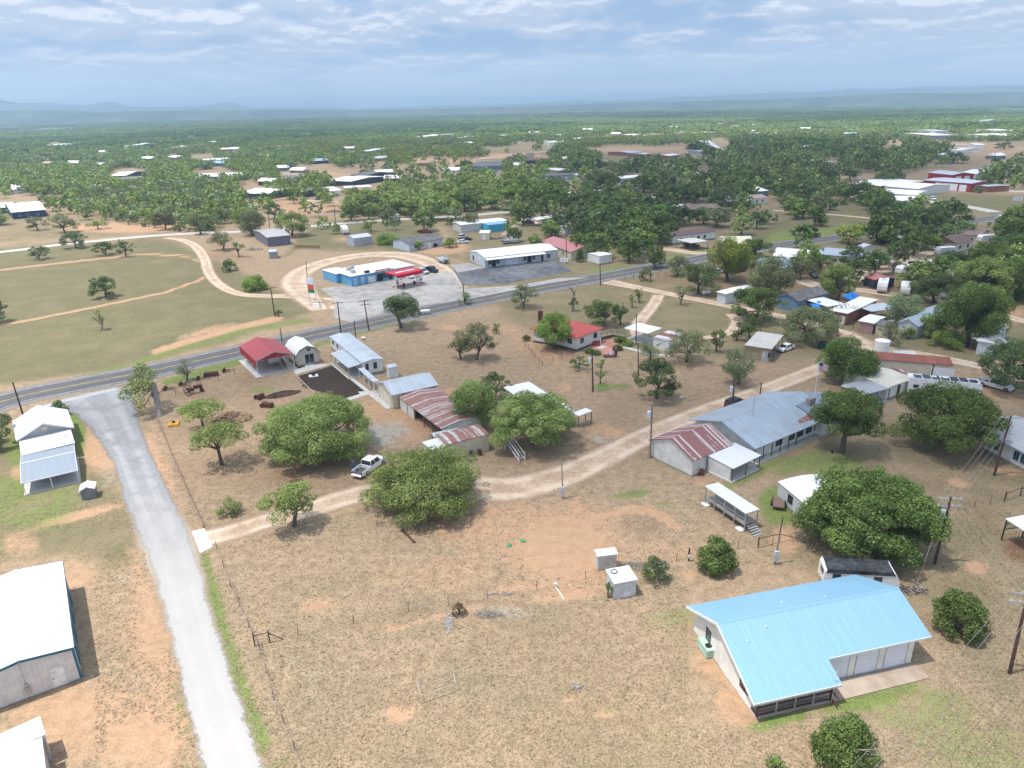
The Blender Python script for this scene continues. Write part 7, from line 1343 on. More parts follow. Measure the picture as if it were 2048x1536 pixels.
def red_house():
 p0 = G(1155, 700); t = thing('house', 'white wooden house with red hipped metal roof, brick patio and ramp', 'house', (p0[0], p0[1], 0))
 mr = ribbed((.50, .085, .065), 'X', .4, .5, streak=.1)
 for (A, B, C, he, rise, hh) in (((1060, 657), (1130, 669), (1176, 652), 3.3, 1.7, 'main'), ((1154, 676), (1207, 656), (1150, 638), 3.3, 1.8, 'wing')):
  P, ex, ny, L, W_ = hip(t, A, B, C, he, rise, mr); o = p0[:2]; q = []
  cen = sum(P)/4
  for p in P: q.append(p+(cen-p)/np.linalg.norm(cen-p)*.7)
  w = MB(); w.loft([[(x[0]-o[0], x[1]-o[1], .5) for x in q], [(x[0]-o[0], x[1]-o[1], he-.16) for x in q]], cap=False); w.build('wall', S_wht, t)
  f = MB(); f.loft([[(x[0]-o[0], x[1]-o[1], -.05) for x in q], [(x[0]-o[0], x[1]-o[1], .5) for x in q]]); f.build('foundation', plain((.10, .09, .085), .9), t)
  for i in range(4):
   s, e = q[i], q[(i+1) % 4]; d = (e-s)/np.linalg.norm(e-s); nn = np.array([d[1], -d[0], 0]); nn = nn if nn@(s-cen) > 0 else -nn; Lw = np.linalg.norm(e-s)
   for k in np.linspace(.22, .78, max(1, int(Lw/3.2))):
    c = s+d*Lw*k; fm = MB(); g = MB()
    for mb, hw, z0, z1, e1 in ((fm, .75, 1.35, 2.75, .03), (g, .64, 1.45, 2.65, .06)):
     pts = []
     for z in (z0, z1): pts += [(*(c-d*hw-nn*.05)[:2], z), (*(c+d*hw-nn*.05)[:2], z), (*(c+d*hw+nn*e1)[:2], z), (*(c-d*hw+nn*e1)[:2], z)]
     mb.hexa([(a-o[0], b-o[1], z) for a, b, z in pts])
    fo = fm.build('window', m_frame, t); g.build('pane', glass((.03, .05, .07)), fo)
 c0 = G(1081, 647, 3.4)-p0; f = MB(); f.box(c0[0]-.55, c0[0]+.55, c0[1]-.4, c0[1]+.4, 0, 6.4); f.build('chimney', patchy((.10, .03, .03), (.20, .07, .07), 4.), t)
 f = MB(); s0 = G(1190, 690)-p0
 for i in range(5): f.box(s0[0]-1.1, s0[0]+1.1, s0[1]+.32*i-1.2, s0[1]+.32*i-.9, .17*i, .17*i+.17)
 f.build('steps', plain((.28, .06, .06), .7), t)
 f = MB()
 for sx in (-1.15, 1.15): f.tube([(s0[0]+sx, s0[1]-1.2, .9), (s0[0]+sx, s0[1]+.4, 1.7)], .05, 5); f.tube([(s0[0]+sx, s0[1]-1.2, 0), (s0[0]+sx, s0[1]-1.2, .95)], .05, 5)
 f.build('handrail', m_frame, t)
 A, B, C = [G(*q, 0)-p0 for q in ((1196, 680), (1222, 672), (1248, 672))]; r = MB()
 for (a, b, za, zb) in ((A, B, .9, .6), (B, C, .6, .1)):
  d = (b-a)[:2]/np.linalg.norm((b-a)[:2]); nn = np.array([-d[1], d[0]])*.65
  r.hexa([(a[0]-nn[0], a[1]-nn[1], za-.1), (b[0]-nn[0], b[1]-nn[1], zb-.1), (b[0]+nn[0], b[1]+nn[1], zb-.1), (a[0]+nn[0], a[1]+nn[1], za-.1), (a[0]-nn[0], a[1]-nn[1], za), (b[0]-nn[0], b[1]-nn[1], zb), (b[0]+nn[0], b[1]+nn[1], zb), (a[0]+nn[0], a[1]+nn[1], za)])
  for s in (-1, 1):
   r.tube([(a[0]+s*nn[0], a[1]+s*nn[1], za+1), (b[0]+s*nn[0], b[1]+s*nn[1], zb+1)], .05, 5); r.tube([(a[0]+s*nn[0], a[1]+s*nn[1], za+.5), (b[0]+s*nn[0], b[1]+s*nn[1], zb+.5)], .04, 5)
   for k in (0, .5, 1): x = a*(1-k)+b*k; r.tube([(x[0]+s*nn[0], x[1]+s*nn[1], 0), (x[0]+s*nn[0], x[1]+s*nn[1], za*(1-k)+zb*k+1)], .05, 5)
 r.build('ramp', plain((.30, .24, .18), .8), t)
 pad('patio', patchy((.36, .15, .11), (.52, .27, .20), 1.2), [(1176, 695), (1208, 680), (1230, 680), (1246, 692), (1218, 709), (1208, 711), (1192, 703)], .05, .03)
 pad('patio', m_fresh, [(1192, 697), (1203, 691), (1214, 694), (1203, 699)], .095, .0)
 pad('path', m_fresh, [(1242, 695), (1248, 693), (1340, 712), (1338, 714), (1290, 708)], .04, .0)
 for (x, y, w, h, lab) in [(1180, 705, 26, 1.0, 'clipped low hedge at the left edge of the brick patio'), (1193, 709, 24, 1.0, 'clipped low hedge at the lower corner of the brick patio'), (1244, 685, 34, 1.4, 'dark clipped hedge at the right end of the brick patio'), (1257, 691, 26, 1.3, 'bright clipped round hedge right of the brick patio'), (1234, 700, 24, 1.4, 'dark clipped bush beside the purple statue corner'), (1053, 681, 20, 1.5, 'round clipped bush at the left corner of the red-roofed house')]:
  o = make_tree('hedge', lab, 'hedge', w*mpp(x, y)/2, h, 'bush', 'bright' if 'bright' in lab else 'deep', int(x), .16, 1.1, 12); put(o, x, y)
 p = G(1222, 714); o = thing('garden_statue', 'small garden shrine with white figure and dark posts at the patio corner', 'statue', (p[0], p[1], 0)); f = MB(); f.box(-1.6, 1.2, -.4, .4, 0, .5); f.build('plinth', plain((.15, .08, .10), .8), o); f = MB(); f.tube([(0, 0, .5), (0, 0, 1.1), (0, 0, 1.5), (0, 0, 1.75)], [.28, .22, .12, .16], 10); f.build('figure', TRW, o); f = MB(); f.box(.7, 1.3, -.3, .3, .5, 1.9); f.build('back_wall', plain((.16, .05, .09), .8), o)
red_house()
# A-frame
fr = Frame((1427, 300), (1453, 298), (1456, 291), 0.2); t = thing('a_frame_house', 'tall white A-frame house in the wood far right of centre', 'house', fr.loc(), fr.rz); f = LB(fr); Hh = 9.5
f.hexa([(0, 0, 0), (fr.L*.75, 0, 0), (fr.L*.75, .3, 0), (0, .3, 0), (0, fr.W/2-.2, Hh), (fr.L*.75, fr.W/2-.2, Hh), (fr.L*.75, fr.W/2, Hh), (0, fr.W/2, Hh)]); f.hexa([(0, fr.W-.3, 0), (fr.L*.75, fr.W-.3, 0), (fr.L*.75, fr.W, 0), (0, fr.W, 0), (0, fr.W/2+.002, Hh), (fr.L*.75, fr.W/2+.002, Hh), (fr.L*.75, fr.W/2+.2, Hh), (0, fr.W/2+.2, Hh)]); f.build('roof', R_white, t)
f = LB(fr); k = 0; f.v += [(fr.L*.7, .4, 0), (fr.L*.7, fr.W-.4, 0), (fr.L*.7, fr.W/2, Hh-.3), (fr.L*.72, .4, 0), (fr.L*.72, fr.W-.4, 0), (fr.L*.72, fr.W/2, Hh-.3)]; f.f += [(0, 1, 2), (5, 4, 3), (0, 3, 4, 1), (1, 4, 5, 2), (2, 5, 3, 0)]; f.build('wall', S_wht, t)
for z in (1, 3.6):
 for v in (.35, .6): f = LB(fr); f.box(fr.L*.72-.02, fr.L*.72+.06, fr.W*v-.6, fr.W*v+.6, z, z+1.6); f.build('window', glass(), t)
# water tank, pool, propane tank
p = G(1761, 708); o = thing('water_tank', 'tall white cylindrical water tank beside the dirt lane', 'water tank', (p[0], p[1], 0)); rr = 28*mpp(1761, 708)/2; f = MB(); f.tube([(0, 0, 0), (0, 0, 3.0)], rr, 28); f.build('tank', TRW, o); f = MB(); f.tube([(0, 0, 3.002), (0, 0, 3.3)], [rr*1.02, rr*.2], 28); f.build('lid', TRW, o)
f = MB(); f.tube([(rr+.05, 0, 0), (rr+.05, 0, 3.6)], .05, 6); f.build('pipe', m_steel, o)
p = G(1807, 712); o = thing('stock_trough', 'long white open trough beside the water tank', 'trough', (p[0], p[1], 0), -.12); f = MB(); L_ = 40*mpp(1807, 712)/2; f.box(-L_, L_, -1.1, -1.0, 0, .8); f.box(-L_, L_, 1.0, 1.1, 0, .8); f.box(-L_, -L_+.1, -1, 1, 0, .8); f.box(L_-.1, L_, -1, 1, 0, .8); f.box(-L_+.1, L_-.1, -1, 1, 0, .2); f.build('basin', TRW, o)
pad('swimming_pool', plain((.10, .42, .55), .1), [(1752, 510), (1775, 507), (1784, 512), (1762, 517)], .06);
for (x, y, L_, a, lab) in ((850, 629, 2.4, .25, 'white propane tank by the highway fence post'), (1412, 591, 2.0, .2, 'white propane tank under the grey-green oak'), (1780, 651, 2.4, .5, 'white propane tank behind the small cream shed')):
 p = G(x, y); o = thing('propane_tank', lab, 'tank', (p[0], p[1], 0), a); f = MB(); f.tube([(-L_/2-.25, 0, .9), (-L_/2, 0, .9), (L_/2, 0, .9), (L_/2+.25, 0, .9)], [.2, .45, .45, .2], 14); f.build('tank', TRW, o)
 for u in (-L_*.3, L_*.3): f = MB(); f.box(u-.08, u+.08, -.3, .3, 0, .5); f.build('leg', m_steel, o)
# ================================================================ VEHICLES
TYRE = plain((.02, .02, .02), .9, key=('tyre',)); RIM = plain((.35, .35, .36), .35, .6); GL = glass()
def yaw(a, b):
 p, q_ = G(*a), G(*b); return math.atan2(q_[1]-p[1], q_[0]-p[0])
def wheels(o, xs, y, r, w=.24):
 for x in xs:
  for s in (-1, 1):
   m = MB(); m.disc((x, s*y, r), (0, 1, 0), r, w, 16); k = m.build('wheel', TYRE, o); m = MB(); m.disc((x, s*(y+w/2+.005), r), (0, 1, 0), r*.58, .02, 12); m.build('rim', RIM, k)
def car(label, a, b, kind='suv', col='#e8e8ea', cat=None, name=None, group=None):
 """a: rear, b: front photo points on the ground"""
 pa, pb = G(*a), G(*b); c = (pa+pb)/2; rz = yaw(a, b); name = name or {'suv': 'suv', 'sedan': 'car', 'pickup': 'pickup_truck', 'jeep': 'jeep'}[kind]
 o = thing(name, label, cat or {'suv': 'car', 'sedan': 'car', 'pickup': 'pickup truck', 'jeep': 'car'}[kind], (c[0], c[1], 0), rz, group)
 P = plain(col, .28, .0, .03, spec=.6) if isinstance(col, str) else col
 L, Wd, hb, ht, wr = {'suv': (4.7, 1.85, 1.02, 1.72, .36), 'sedan': (4.7, 1.8, .92, 1.42, .33), 'pickup': (5.9, 1.98, 1.10, 1.88, .40), 'jeep': (4.2, 1.8, 1.1, 1.82, .42)}[kind]
 h = L/2; w = Wd/2
 def ring(x, wd, z0, z1): return [(x, -wd, z0), (x, -wd*1.0, (z0+z1)/2), (x, -wd*.93, z1), (x, wd*.93, z1), (x, wd, (z0+z1)/2), (x, wd, z0)]
 m = MB()
 if kind == 'pickup':
  m.loft([ring(h, w*.86, .42, .92), ring(h-.12, w*.96, .36, 1.0), ring(h-1.1, w, .34, hb), ring(h-1.5, w, .34, hb), ring(-.75, w, .36, hb)]); m.build('body', P, o, bevel=.03)
  bx0, bx1 = -.77, -h+.08; b = MB(); b.box(bx1, bx0, -w, -w+.09, .45, 1.16); b.box(bx1, bx0, w-.09, w, .45, 1.16); b.box(bx0-.06, bx0, -w+.09, w-.09, .5, 1.12); b.box(bx1, bx0-.06, -w+.09, w-.09, .45, .56); bed = b.build('bed', P, o, bevel=.02)
  b = MB(); b.box(bx1+.04, bx0-.07, -w+.10, w-.10, .565, .60); b.build('bed_liner', plain((.09, .095, .10), .8), bed)
  if label.startswith('white crew'): b = MB(); b.box(-h-.42, -h+.07, -w+.12, w-.12, .55, .62); b.build('tailgate', P, o)
  else: b = MB(); b.box(-h+.0, -h+.07, -w+.1, w-.1, .5, 1.12); b.build('tailgate', P, o)
  cab = [(-.72, 1.0), (-.62, ht), (1.05, ht), (1.72, 1.02)]
 elif kind == 'sedan':
  m.loft([ring(h, w*.8, .4, .68), ring(h-.15, w*.95, .3, .78), ring(h-1.2, w, .28, hb), ring(-h+1.0, w, .28, hb), ring(-h+.12, w*.95, .32, .9), ring(-h, w*.85, .42, .85)]); m.build('body', P, o, bevel=.03); cab = [(-1.75, .9), (-1.05, ht), (.45, ht), (1.25, .92)]
 elif kind == 'jeep':
  m.loft([ring(h, w*.8, .5, 1.0), ring(h-1.4, w*.85, .45, hb), ring(h-1.42, w, .45, hb), ring(-h, w, .45, hb)]); m.build('body', P, o, bevel=.03); cab = [(-h+.05, 1.08), (-h+.12, ht), (.45, ht), (.75, 1.08)]
 else:
  m.loft([ring(h, w*.82, .42, .8), ring(h-.15, w*.95, .34, .92), ring(h-1.15, w, .3, hb), ring(-h+.3, w, .3, hb), ring(-h, w*.92, .4, hb)]); m.build('body', P, o, bevel=.03); cab = [(-h+.12, 1.0), (-h+.5, ht), (.35, ht), (1.15, 1.02)]
 (x0, z0), (x1, z1), (x2, z2), (x3, z3) = cab; g = MB()
 g.loft([[(x0, -w*.93, z0-.05), (x3, -w*.93, z3-.05), (x3, w*.93, z3-.05), (x0, w*.93, z0-.05)], [(x1, -w*.78, z1-.04), (x2, -w*.78, z2-.04), (x2, w*.78, z2-.04), (x1, w*.78, z1-.04)]]); g.build('windows', GL, o)
 r = MB(); r.loft([[(x1-.05, -w*.80, z1-.05), (x2+.05, -w*.80, z1-.05), (x2+.05, w*.80, z1-.05), (x1-.05, w*.80, z1-.05)], [(x1+.05, -w*.74, z1+.02), (x2-.1, -w*.74, z1+.02), (x2-.1, w*.74, z1+.02), (x1+.05, w*.74, z1+.02)]])
 for s in (-1, 1):
  for (xa, za, xb, zb) in ((x0, z0, x1, z1), (x3, z3, x2, z2), ((x0+x3)/2-.1, (z0+z3)/2, (x1+x2)/2-.1, z1)): r.tube([(xa, s*w*.935, za-.04), (xb, s*w*.785, zb-.03)], .055, 4)
 r.build('roof', P if kind != 'jeep' else plain((.03, .03, .035), .7), o)
 wheels(o, (h-.95, -h+(1.15 if kind == 'pickup' else .9)), w-.10, wr)
 for s in (-1, 1):
  m = MB(); m.box(h-.1, h-.0, s*w*.66-.17, s*w*.66+.17, .62, .80); m.build('headlight', plain((.75, .78, .8), .2), o)
  m = MB(); m.box(-h-.015, -h+.05, s*w*.82-.10, s*w*.82+.10, .62, .98); m.build('tail_light', plain((.35, .02, .02), .3), o)
 m = MB(); m.box(-h-.12, -h-.02, -w*.9, w*.9, .36, .55); m.box(h-.02, h+.08, -w*.85, w*.85, .34, .52); m.build('bumper', m_dframe if col not in ('#e8e8ea', '#f2f2f4') else m_steel, o)
 return o
def trailer(label, a, b, H=3.0, W_=2.4, col='#e6e6e6', fifth=False, name='camper_trailer', cat='camper', roofc=None, stripe='#4a4a4e', motor=False, L=None):
 pa, pb = G(*a), G(*b); c = (pa+pb)/2; rz = yaw(a, b); d_ = float(np.linalg.norm((pb-pa)[:2])); c = pb-(pb-pa)/d_*L/2 if L else c; L = L or d_; h = L/2; w = W_/2
 o = thing(name, label, cat, (c[0], c[1], 0), rz); P = plain(col, .4, 0, .06)
 if fifth: prof = [(-h, .7), (h-2.4, .7), (h-2.4, 1.5), (h, 1.55), (h+.02, H-.6), (h-.5, H), (-h+.15, H), (-h, H-.2)]
 elif motor: prof = [(-h, .5), (h-.2, .45), (h, 1.2), (h-.25, H-.2), (h-.6, H), (-h+.1, H), (-h, H-.2)]
 else: prof = [(-h, .6), (h-.5, .6), (h, 1.2), (h-.05, H-.9), (h-.5, H), (-h+.25, H), (-h, H-.4)]
 m = MB(); m.extrude(prof, -w, w); m.build('body', P, o, bevel=.05)
 m = MB(); m.box(-h+.2, h-.65, -w+.06, w-.06, H+.002, H+.05); m.build('roof', plain(roofc or '#dedede', .7, 0, .15), o)
 st = plain(stripe, .5)
 for s in (-1, 1):
  m = MB(); m.box(-h+.2, h-.7 if not fifth else h-2.6, s*w-.012 if s > 0 else s*w-.022, s*w+.022 if s > 0 else s*w+.012, 1.05, 1.3); m.build('stripe', st, o)
  for x in np.arange(-h+1.2, h-1.4, 2.1): m = MB(); m.box(x-.42, x+.42, min(s*w, s*(w+.03)), max(s*w, s*(w+.03)), 1.65, 2.25); m.build('window', GL, o)
 m = MB(); m.box(h-.35, h+.01 if not motor else h-.1, -w*.8, w*.8, H*.45, H*.68) if motor else m.box(-h-.02, -h+.05, -w*.5, w*.5, 1.6, 2.2); m.build('end_window', GL, o)
 for x in (-h*.3, 0): m = MB(); m.box(x-.35, x+.35, -.35, .35, H+.052, H+.3); m.build('vent', m_frame, o)
 wheels(o, (-.5, .5) if not motor else (-h+1.6, h-1.3), w-.12, .36)
 if not motor and not fifth: m = MB(); m.tube([(h, -.5, .6), (h+1.1, 0, .5), (h, .5, .6)], .05, 5); m.build('hitch', m_dframe, o)
 return o
car('white crew cab pickup truck with open tailgate parked on the dirt lane between two oaks', (716, 956), (762, 923), 'pickup', '#f2f2f4')
car('red off-road car with dark soft top behind the long ranch house', (1452, 822), (1487, 806), 'jeep', '#8c1c20')
car('white car parked inside the tan flat-roofed garage', (1580, 697), (1560, 704), 'sedan', '#e8e8ea')
car('white suv with dark windows, leftmost in front of the gas station store', (800, 553), (832, 558), 'suv', '#f2f2f4')
car('white suv half hidden behind the leftmost one at the gas station', (815, 549), (844, 554), 'suv', '#e8e8ea')
car('silver blue suv parked third in the gas station row', (832, 544), (860, 550), 'suv', '#b9c6d4')
car('black pickup truck at the right end of the gas station row', (851, 541), (873, 546), 'pickup', '#1c1e22')
car('dark suv parked by the round bush and charcoal-roofed house', (864, 495), (883, 491), 'suv', '#1b2027')
car('white car in the junk yard left of the cream portable shed', (918, 487), (934, 486), 'sedan', '#d8dce0')
car('old white van-like car at the back of the junk yard behind the bright bush', (917, 478), (933, 474), 'suv', '#d0d0d0')
car('dark red wrecked car in the junk yard behind the bright bush', (926, 482), (941, 480), 'sedan', '#3a1c1c')
car('red wreck standing alone in the weeds above the charcoal-roofed house', (842, 466), (858, 466), 'pickup', '#7a1518')
car('dark blue car beside the gravel road junction', (1087, 427), (1100, 427), 'suv', '#16222e')
car('brown pickup parked by the small white carport', (1046, 447), (1065, 447), 'pickup', '#4a3a30')
car('white sedan in the shade of the oak grove drive', (1306, 479), (1325, 478), 'sedan', '#e8e8ea')
car('grey green pickup in front of the cream carport', (1372, 492), (1393, 494), 'pickup', '#3c4642')
car('red pickup under the tall yellow-green tree', (1449, 541), (1466, 541), 'pickup', '#9c1f22')
car('black pickup beside the red pickup', (1466, 546), (1488, 541), 'pickup', '#202224')
car('silver car left of the red pickup', (1425, 546), (1446, 546), 'sedan', '#b8bcc0')
car('dark sedan parked beside the lane behind the slate blue house', (1619, 548), (1636, 560), 'sedan', '#23282c')
car('white truck under the dark oak at the right edge', (1975, 772), (2004, 779), 'pickup', '#dfe4e8')
car('white and blue patrol suv on the driveway of the white canopy', (1858, 398), (1873, 402), 'suv', '#dfe4ee')
car('black car under the posts of the tall white canopy', (1826, 397), (1838, 399), 'sedan', '#15171a')
car('dark car parked under the hipped white roof', (1806, 402), (1820, 403), 'sedan', '#1a1d30')
car('white car near the motel carport', (1745, 528), (1758, 526), 'sedan', '#c9cdd2')
car('far white car by the blue ranch house', (985, 352), (995, 352), 'sedan', '#e8e8ea')
car('dark red car in the clearing above the fallen branches', (870, 370), (884, 370), 'sedan', '#6b2222')
car('white work truck beside the junk heap', (872, 372), (888, 368), 'pickup', '#d8dce0')
car('dark pickup under the left oaks of the town road', (1024, 357), (1040, 358), 'pickup', '#2a2c2e')
trailer('white camper trailer parked under the red carport', (536, 712), (552, 733), 2.9, 2.5, stripe='#8a949c')
trailer('white fifth wheel camper in the middle of the trailer park', (1855, 548), (1795, 556), 3.5, 2.5, fifth=True)
trailer('black fronted white travel trailer facing the camera', (1770, 560), (1762, 588), 3.0, 2.5, stripe='#22262c', L=8)
trailer('silver fronted white travel trailer beside a dirt pad', (1812, 566), (1808, 594), 2.9, 2.4, col='#d9d9d6', L=7)
trailer('cream motor camper parked beneath the central dark oak', (1892, 585), (1884, 612), 3.0, 2.4, col='#cfcabb', motor=True, L=8)
trailer('white camper with cluttered roof above the central dark oak', (1925, 545), (1895, 566), 3.1, 2.5, L=10)
trailer('white camper roof showing between two big trees at right', (1985, 566), (1960, 578), 3.1, 2.5, L=10)
trailer('long white fifth wheel camper below the brown-roofed house', (2000, 488), (1956, 490), 3.5, 2.5, fifth=True)
trailer('long low white trailer roof at the far right edge', (2060, 512), (2005, 514), 3.2, 2.4)
trailer('grey camper with dark windows behind the navy house', (1905, 512), (1872, 514), 3.2, 2.5, col='#b9bcc0')
trailer('white camper seen from the front beside the pale lilac shed', (676, 452), (692, 470), 3.1, 2.5, L=8.5)
trailer('white and blue motorhome in the row of trees', (778, 443), (800, 442), 3.3, 2.4, stripe='#2a4a80', motor=True, name='motorhome', cat='motorhome')
trailer('long white motorhome with dark window band in the bulldozed clearing', (606, 356), (566, 357), 3.6, 2.5, stripe='#2c2c30', motor=True, name='motorhome', cat='motorhome')
trailer('pale blue box trailer under the yellow-green tree', (1472, 540), (1492, 530), 2.8, 2.3, col='#9fb6c6')
o = trailer('white motorhome with black solar panels along its roof', (1832, 788), (1956, 800), 3.4, 2.5, motor=True, name='motorhome', cat='motorhome', L=11.5)
for i in range(7): m = MB(); x = -5.0+i*1.45; m.box(x, x+1.25, -1.0, .9 if i % 3 else .5, 3.5, 3.56); m.build('solar_panel', plain((.02, .03, .05), .25), o)
trailer('old white travel trailer with torn black tarp roof behind the blue roof', (1656, 1168), (1786, 1178), 2.75, 2.4, roofc='#2a2c30', stripe='#c9ccd0', L=7.6); o = bpy.context.scene.objects['camper_trailer'] if False else [x for x in COL.objects if x.get('label', '').startswith('old white travel')][0]
m = MB(); m.loft([[(-3.7, -1.24, 2.3), (3.3, -1.26, 2.5), (3.3, 1.26, 2.35), (-3.6, 1.24, 2.45)], [(-3.6, -1.22, 2.84), (3.1, -1.22, 2.86), (3.1, 1.22, 2.86), (-3.5, 1.22, 2.84)], [(-3.2, -.8, 3.09), (2.9, -.8, 3.08), (2.9, .8, 3.09), (-3.2, .8, 3.08)]]); m.build('tarp', patchy((.02, .022, .027), (.075, .08, .09), 2.), o)
# boats
def boat(label, a, b, L=6):
 p = (G(*a)+G(*b))/2; o = thing('boat', label, 'boat', (p[0], p[1], 0), yaw(a, b)); m = MB()
 for s in (-.85, .85): m.tube([(-L/2, s, .8), (L/2-.6, s, .8), (L/2, s, 1.0)], [.3, .3, .08], 10)
 m.build('pontoon', plain((.45, .47, .50), .3, .6), o); m = MB(); m.box(-L/2, L/2-.5, -1.15, 1.15, 1.1, 1.2); m.build('deck', m_dframe, o)
 m = MB(); m.box(-L/2+.2, L/2-.8, -1.15, -1.05, 1.2, 1.85); m.box(-L/2+.2, L/2-.8, 1.05, 1.15, 1.2, 1.85); m.box(L/2-.9, L/2-.8, -1.05, 1.05, 1.2, 1.85); m.build('railing', plain('#d9dde2', .4), o)
 for x in (-1.8, .2): m = MB(); m.box(x, x+.9, -.9, .9, 1.2, 1.7); m.build('seat', plain('#c9ccd2', .6), o)
 m = MB(); m.tube([(-1, -1.1, 1.2), (-.4, -1.1, 2.5), (.6, -1.1, 2.5), (.6, 1.1, 2.5), (-.4, 1.1, 2.5), (-1, 1.1, 1.2)], .04, 5); m.build('canopy_frame', m_frame, o)
 m = MB(); m.tube([(-L/2, -.7, .45), (L/2+1, 0, .45), (-L/2, .7, .45)], .06, 5); m.build('trailer_frame', m_dframe, o); wheels(o, (-.8, -.1), 1.0, .3)
boat('grey and white pontoon boat on a trailer beside the parking lots', (875, 522), (898, 530)); boat('white boat on a trailer behind the white office building', (1006, 488), (1038, 486), 7)
# ================================================================ PERSON
def person(label, px, py, rz, shirt, pants, sc=1., arm=.35):
 p = G(px, py); o = thing('person', label, 'person', (p[0], p[1], 0), rz); o.scale = (sc, sc, sc)
 J = {'pel': ((0, 0, .95), .15), 'wai': ((0, 0, 1.12), .135), 'che': ((0, .01, 1.32), .165), 'nec': ((0, 0, 1.50), .06), 'hd0': ((0, .01, 1.58), .085), 'hd1': ((0, .015, 1.68), .10), 'hd2': ((0, 0, 1.76), .07)}
 E_ = [('pel', 'wai'), ('wai', 'che'), ('che', 'nec'), ('nec', 'hd0'), ('hd0', 'hd1'), ('hd1', 'hd2')]
 for s, n_ in ((-1, 'l'), (1, 'r')):
  J.update({n_+'sh': ((s*.19, 0, 1.42), .065), n_+'el': ((s*.25, .05, 1.14), .05), n_+'wr': ((s*.22, arm, 1.02), .033), n_+'hn': ((s*.21, arm+.09, 1.0), .038), n_+'hp': ((s*.10, 0, .90), .10), n_+'kn': ((s*.12, .03, .50), .07), n_+'an': ((s*.13, -.01, .09), .045), n_+'to': ((s*.14, .16, .04), .04)})
  E_ += [('che', n_+'sh'), (n_+'sh', n_+'el'), (n_+'el', n_+'wr'), (n_+'wr', n_+'hn'), ('pel', n_+'hp'), (n_+'hp', n_+'kn'), (n_+'kn', n_+'an'), (n_+'an', n_+'to')]
  for k in range(4): J[f'{n_}f{k}'] = ((s*(.19+.016*k), arm+.165-.008*abs(k-1), .985-.01*k), .009); E_.append((n_+'hn', f'{n_}f{k}'))
  J[n_+'th'] = ((s*.165, arm+.10, 1.0), .010); E_.append((n_+'hn', n_+'th'))
 ks = list(J); me = bpy.data.meshes.new('body'); me.from_pydata([J[k][0] for k in ks], [(ks.index(a), ks.index(b)) for a, b in E_], []); b = bpy.data.objects.new('body', me); COL.objects.link(b); b.parent = o
 sk = b.modifiers.new('skin', 'SKIN')
 for i, k in enumerate(ks): me.skin_vertices[0].data[i].radius = (J[k][1], J[k][1])
 me.skin_vertices[0].data[0].use_root = True; sb = b.modifiers.new('sub', 'SUBSURF'); sb.levels = sb.render_levels = 1
 m, n = newmat('skin_and_clothes'); t = n.add('ShaderNodeTexCoord').outputs['Object']; s_ = n.add('ShaderNodeSeparateXYZ', i_0=t); z = s_.outputs[2]
 c = n.mix(n.ss(z, .93, .95), pants, shirt); c = n.mix(n.math('GREATER_THAN', z, 1.49), c, (.45, .26, .18)); c = n.mix(n.math('LESS_THAN', z, .1), c, (.04, .03, .03)); c = n.mix(n.math('GREATER_THAN', s_.outputs[1], arm-.05), c, (.45, .26, .18)); bsdf(n, c, .8); me.materials.append(m)
 h = MB(); h.tube([(0, -.02, 1.68), (0, -.01, 1.76), (0, 0, 1.82)], [.118, .10, .03], 12); h.build('hair', plain((.30, .28, .26), .8), o, smooth=True)
 f = MB()
 for s in (-.035, .035): f.box(s-.012, s+.012, .105, .12, 1.685, 1.70)
 f.box(-.01, .01, .11, .14, 1.645, 1.68); f.box(-.025, .025, .103, .118, 1.615, 1.622); f.build('face', plain((.12, .06, .05), .7), o)
 for s in (-1, 1): f = MB(); f.box(s*.105-.012, s*.105+.012, -.01, .03, 1.64, 1.70); f.build('ear', plain((.45, .26, .18), .7), o)
person('person in a bright blue shirt and jeans standing behind the white pickup cab', 707, 943, .6, (.03, .15, .55), (.05, .10, .28))
person('person in dark clothes walking on the driveway below the tall white canopy', 1835, 408, 2, (.05, .05, .06), (.04, .04, .05))
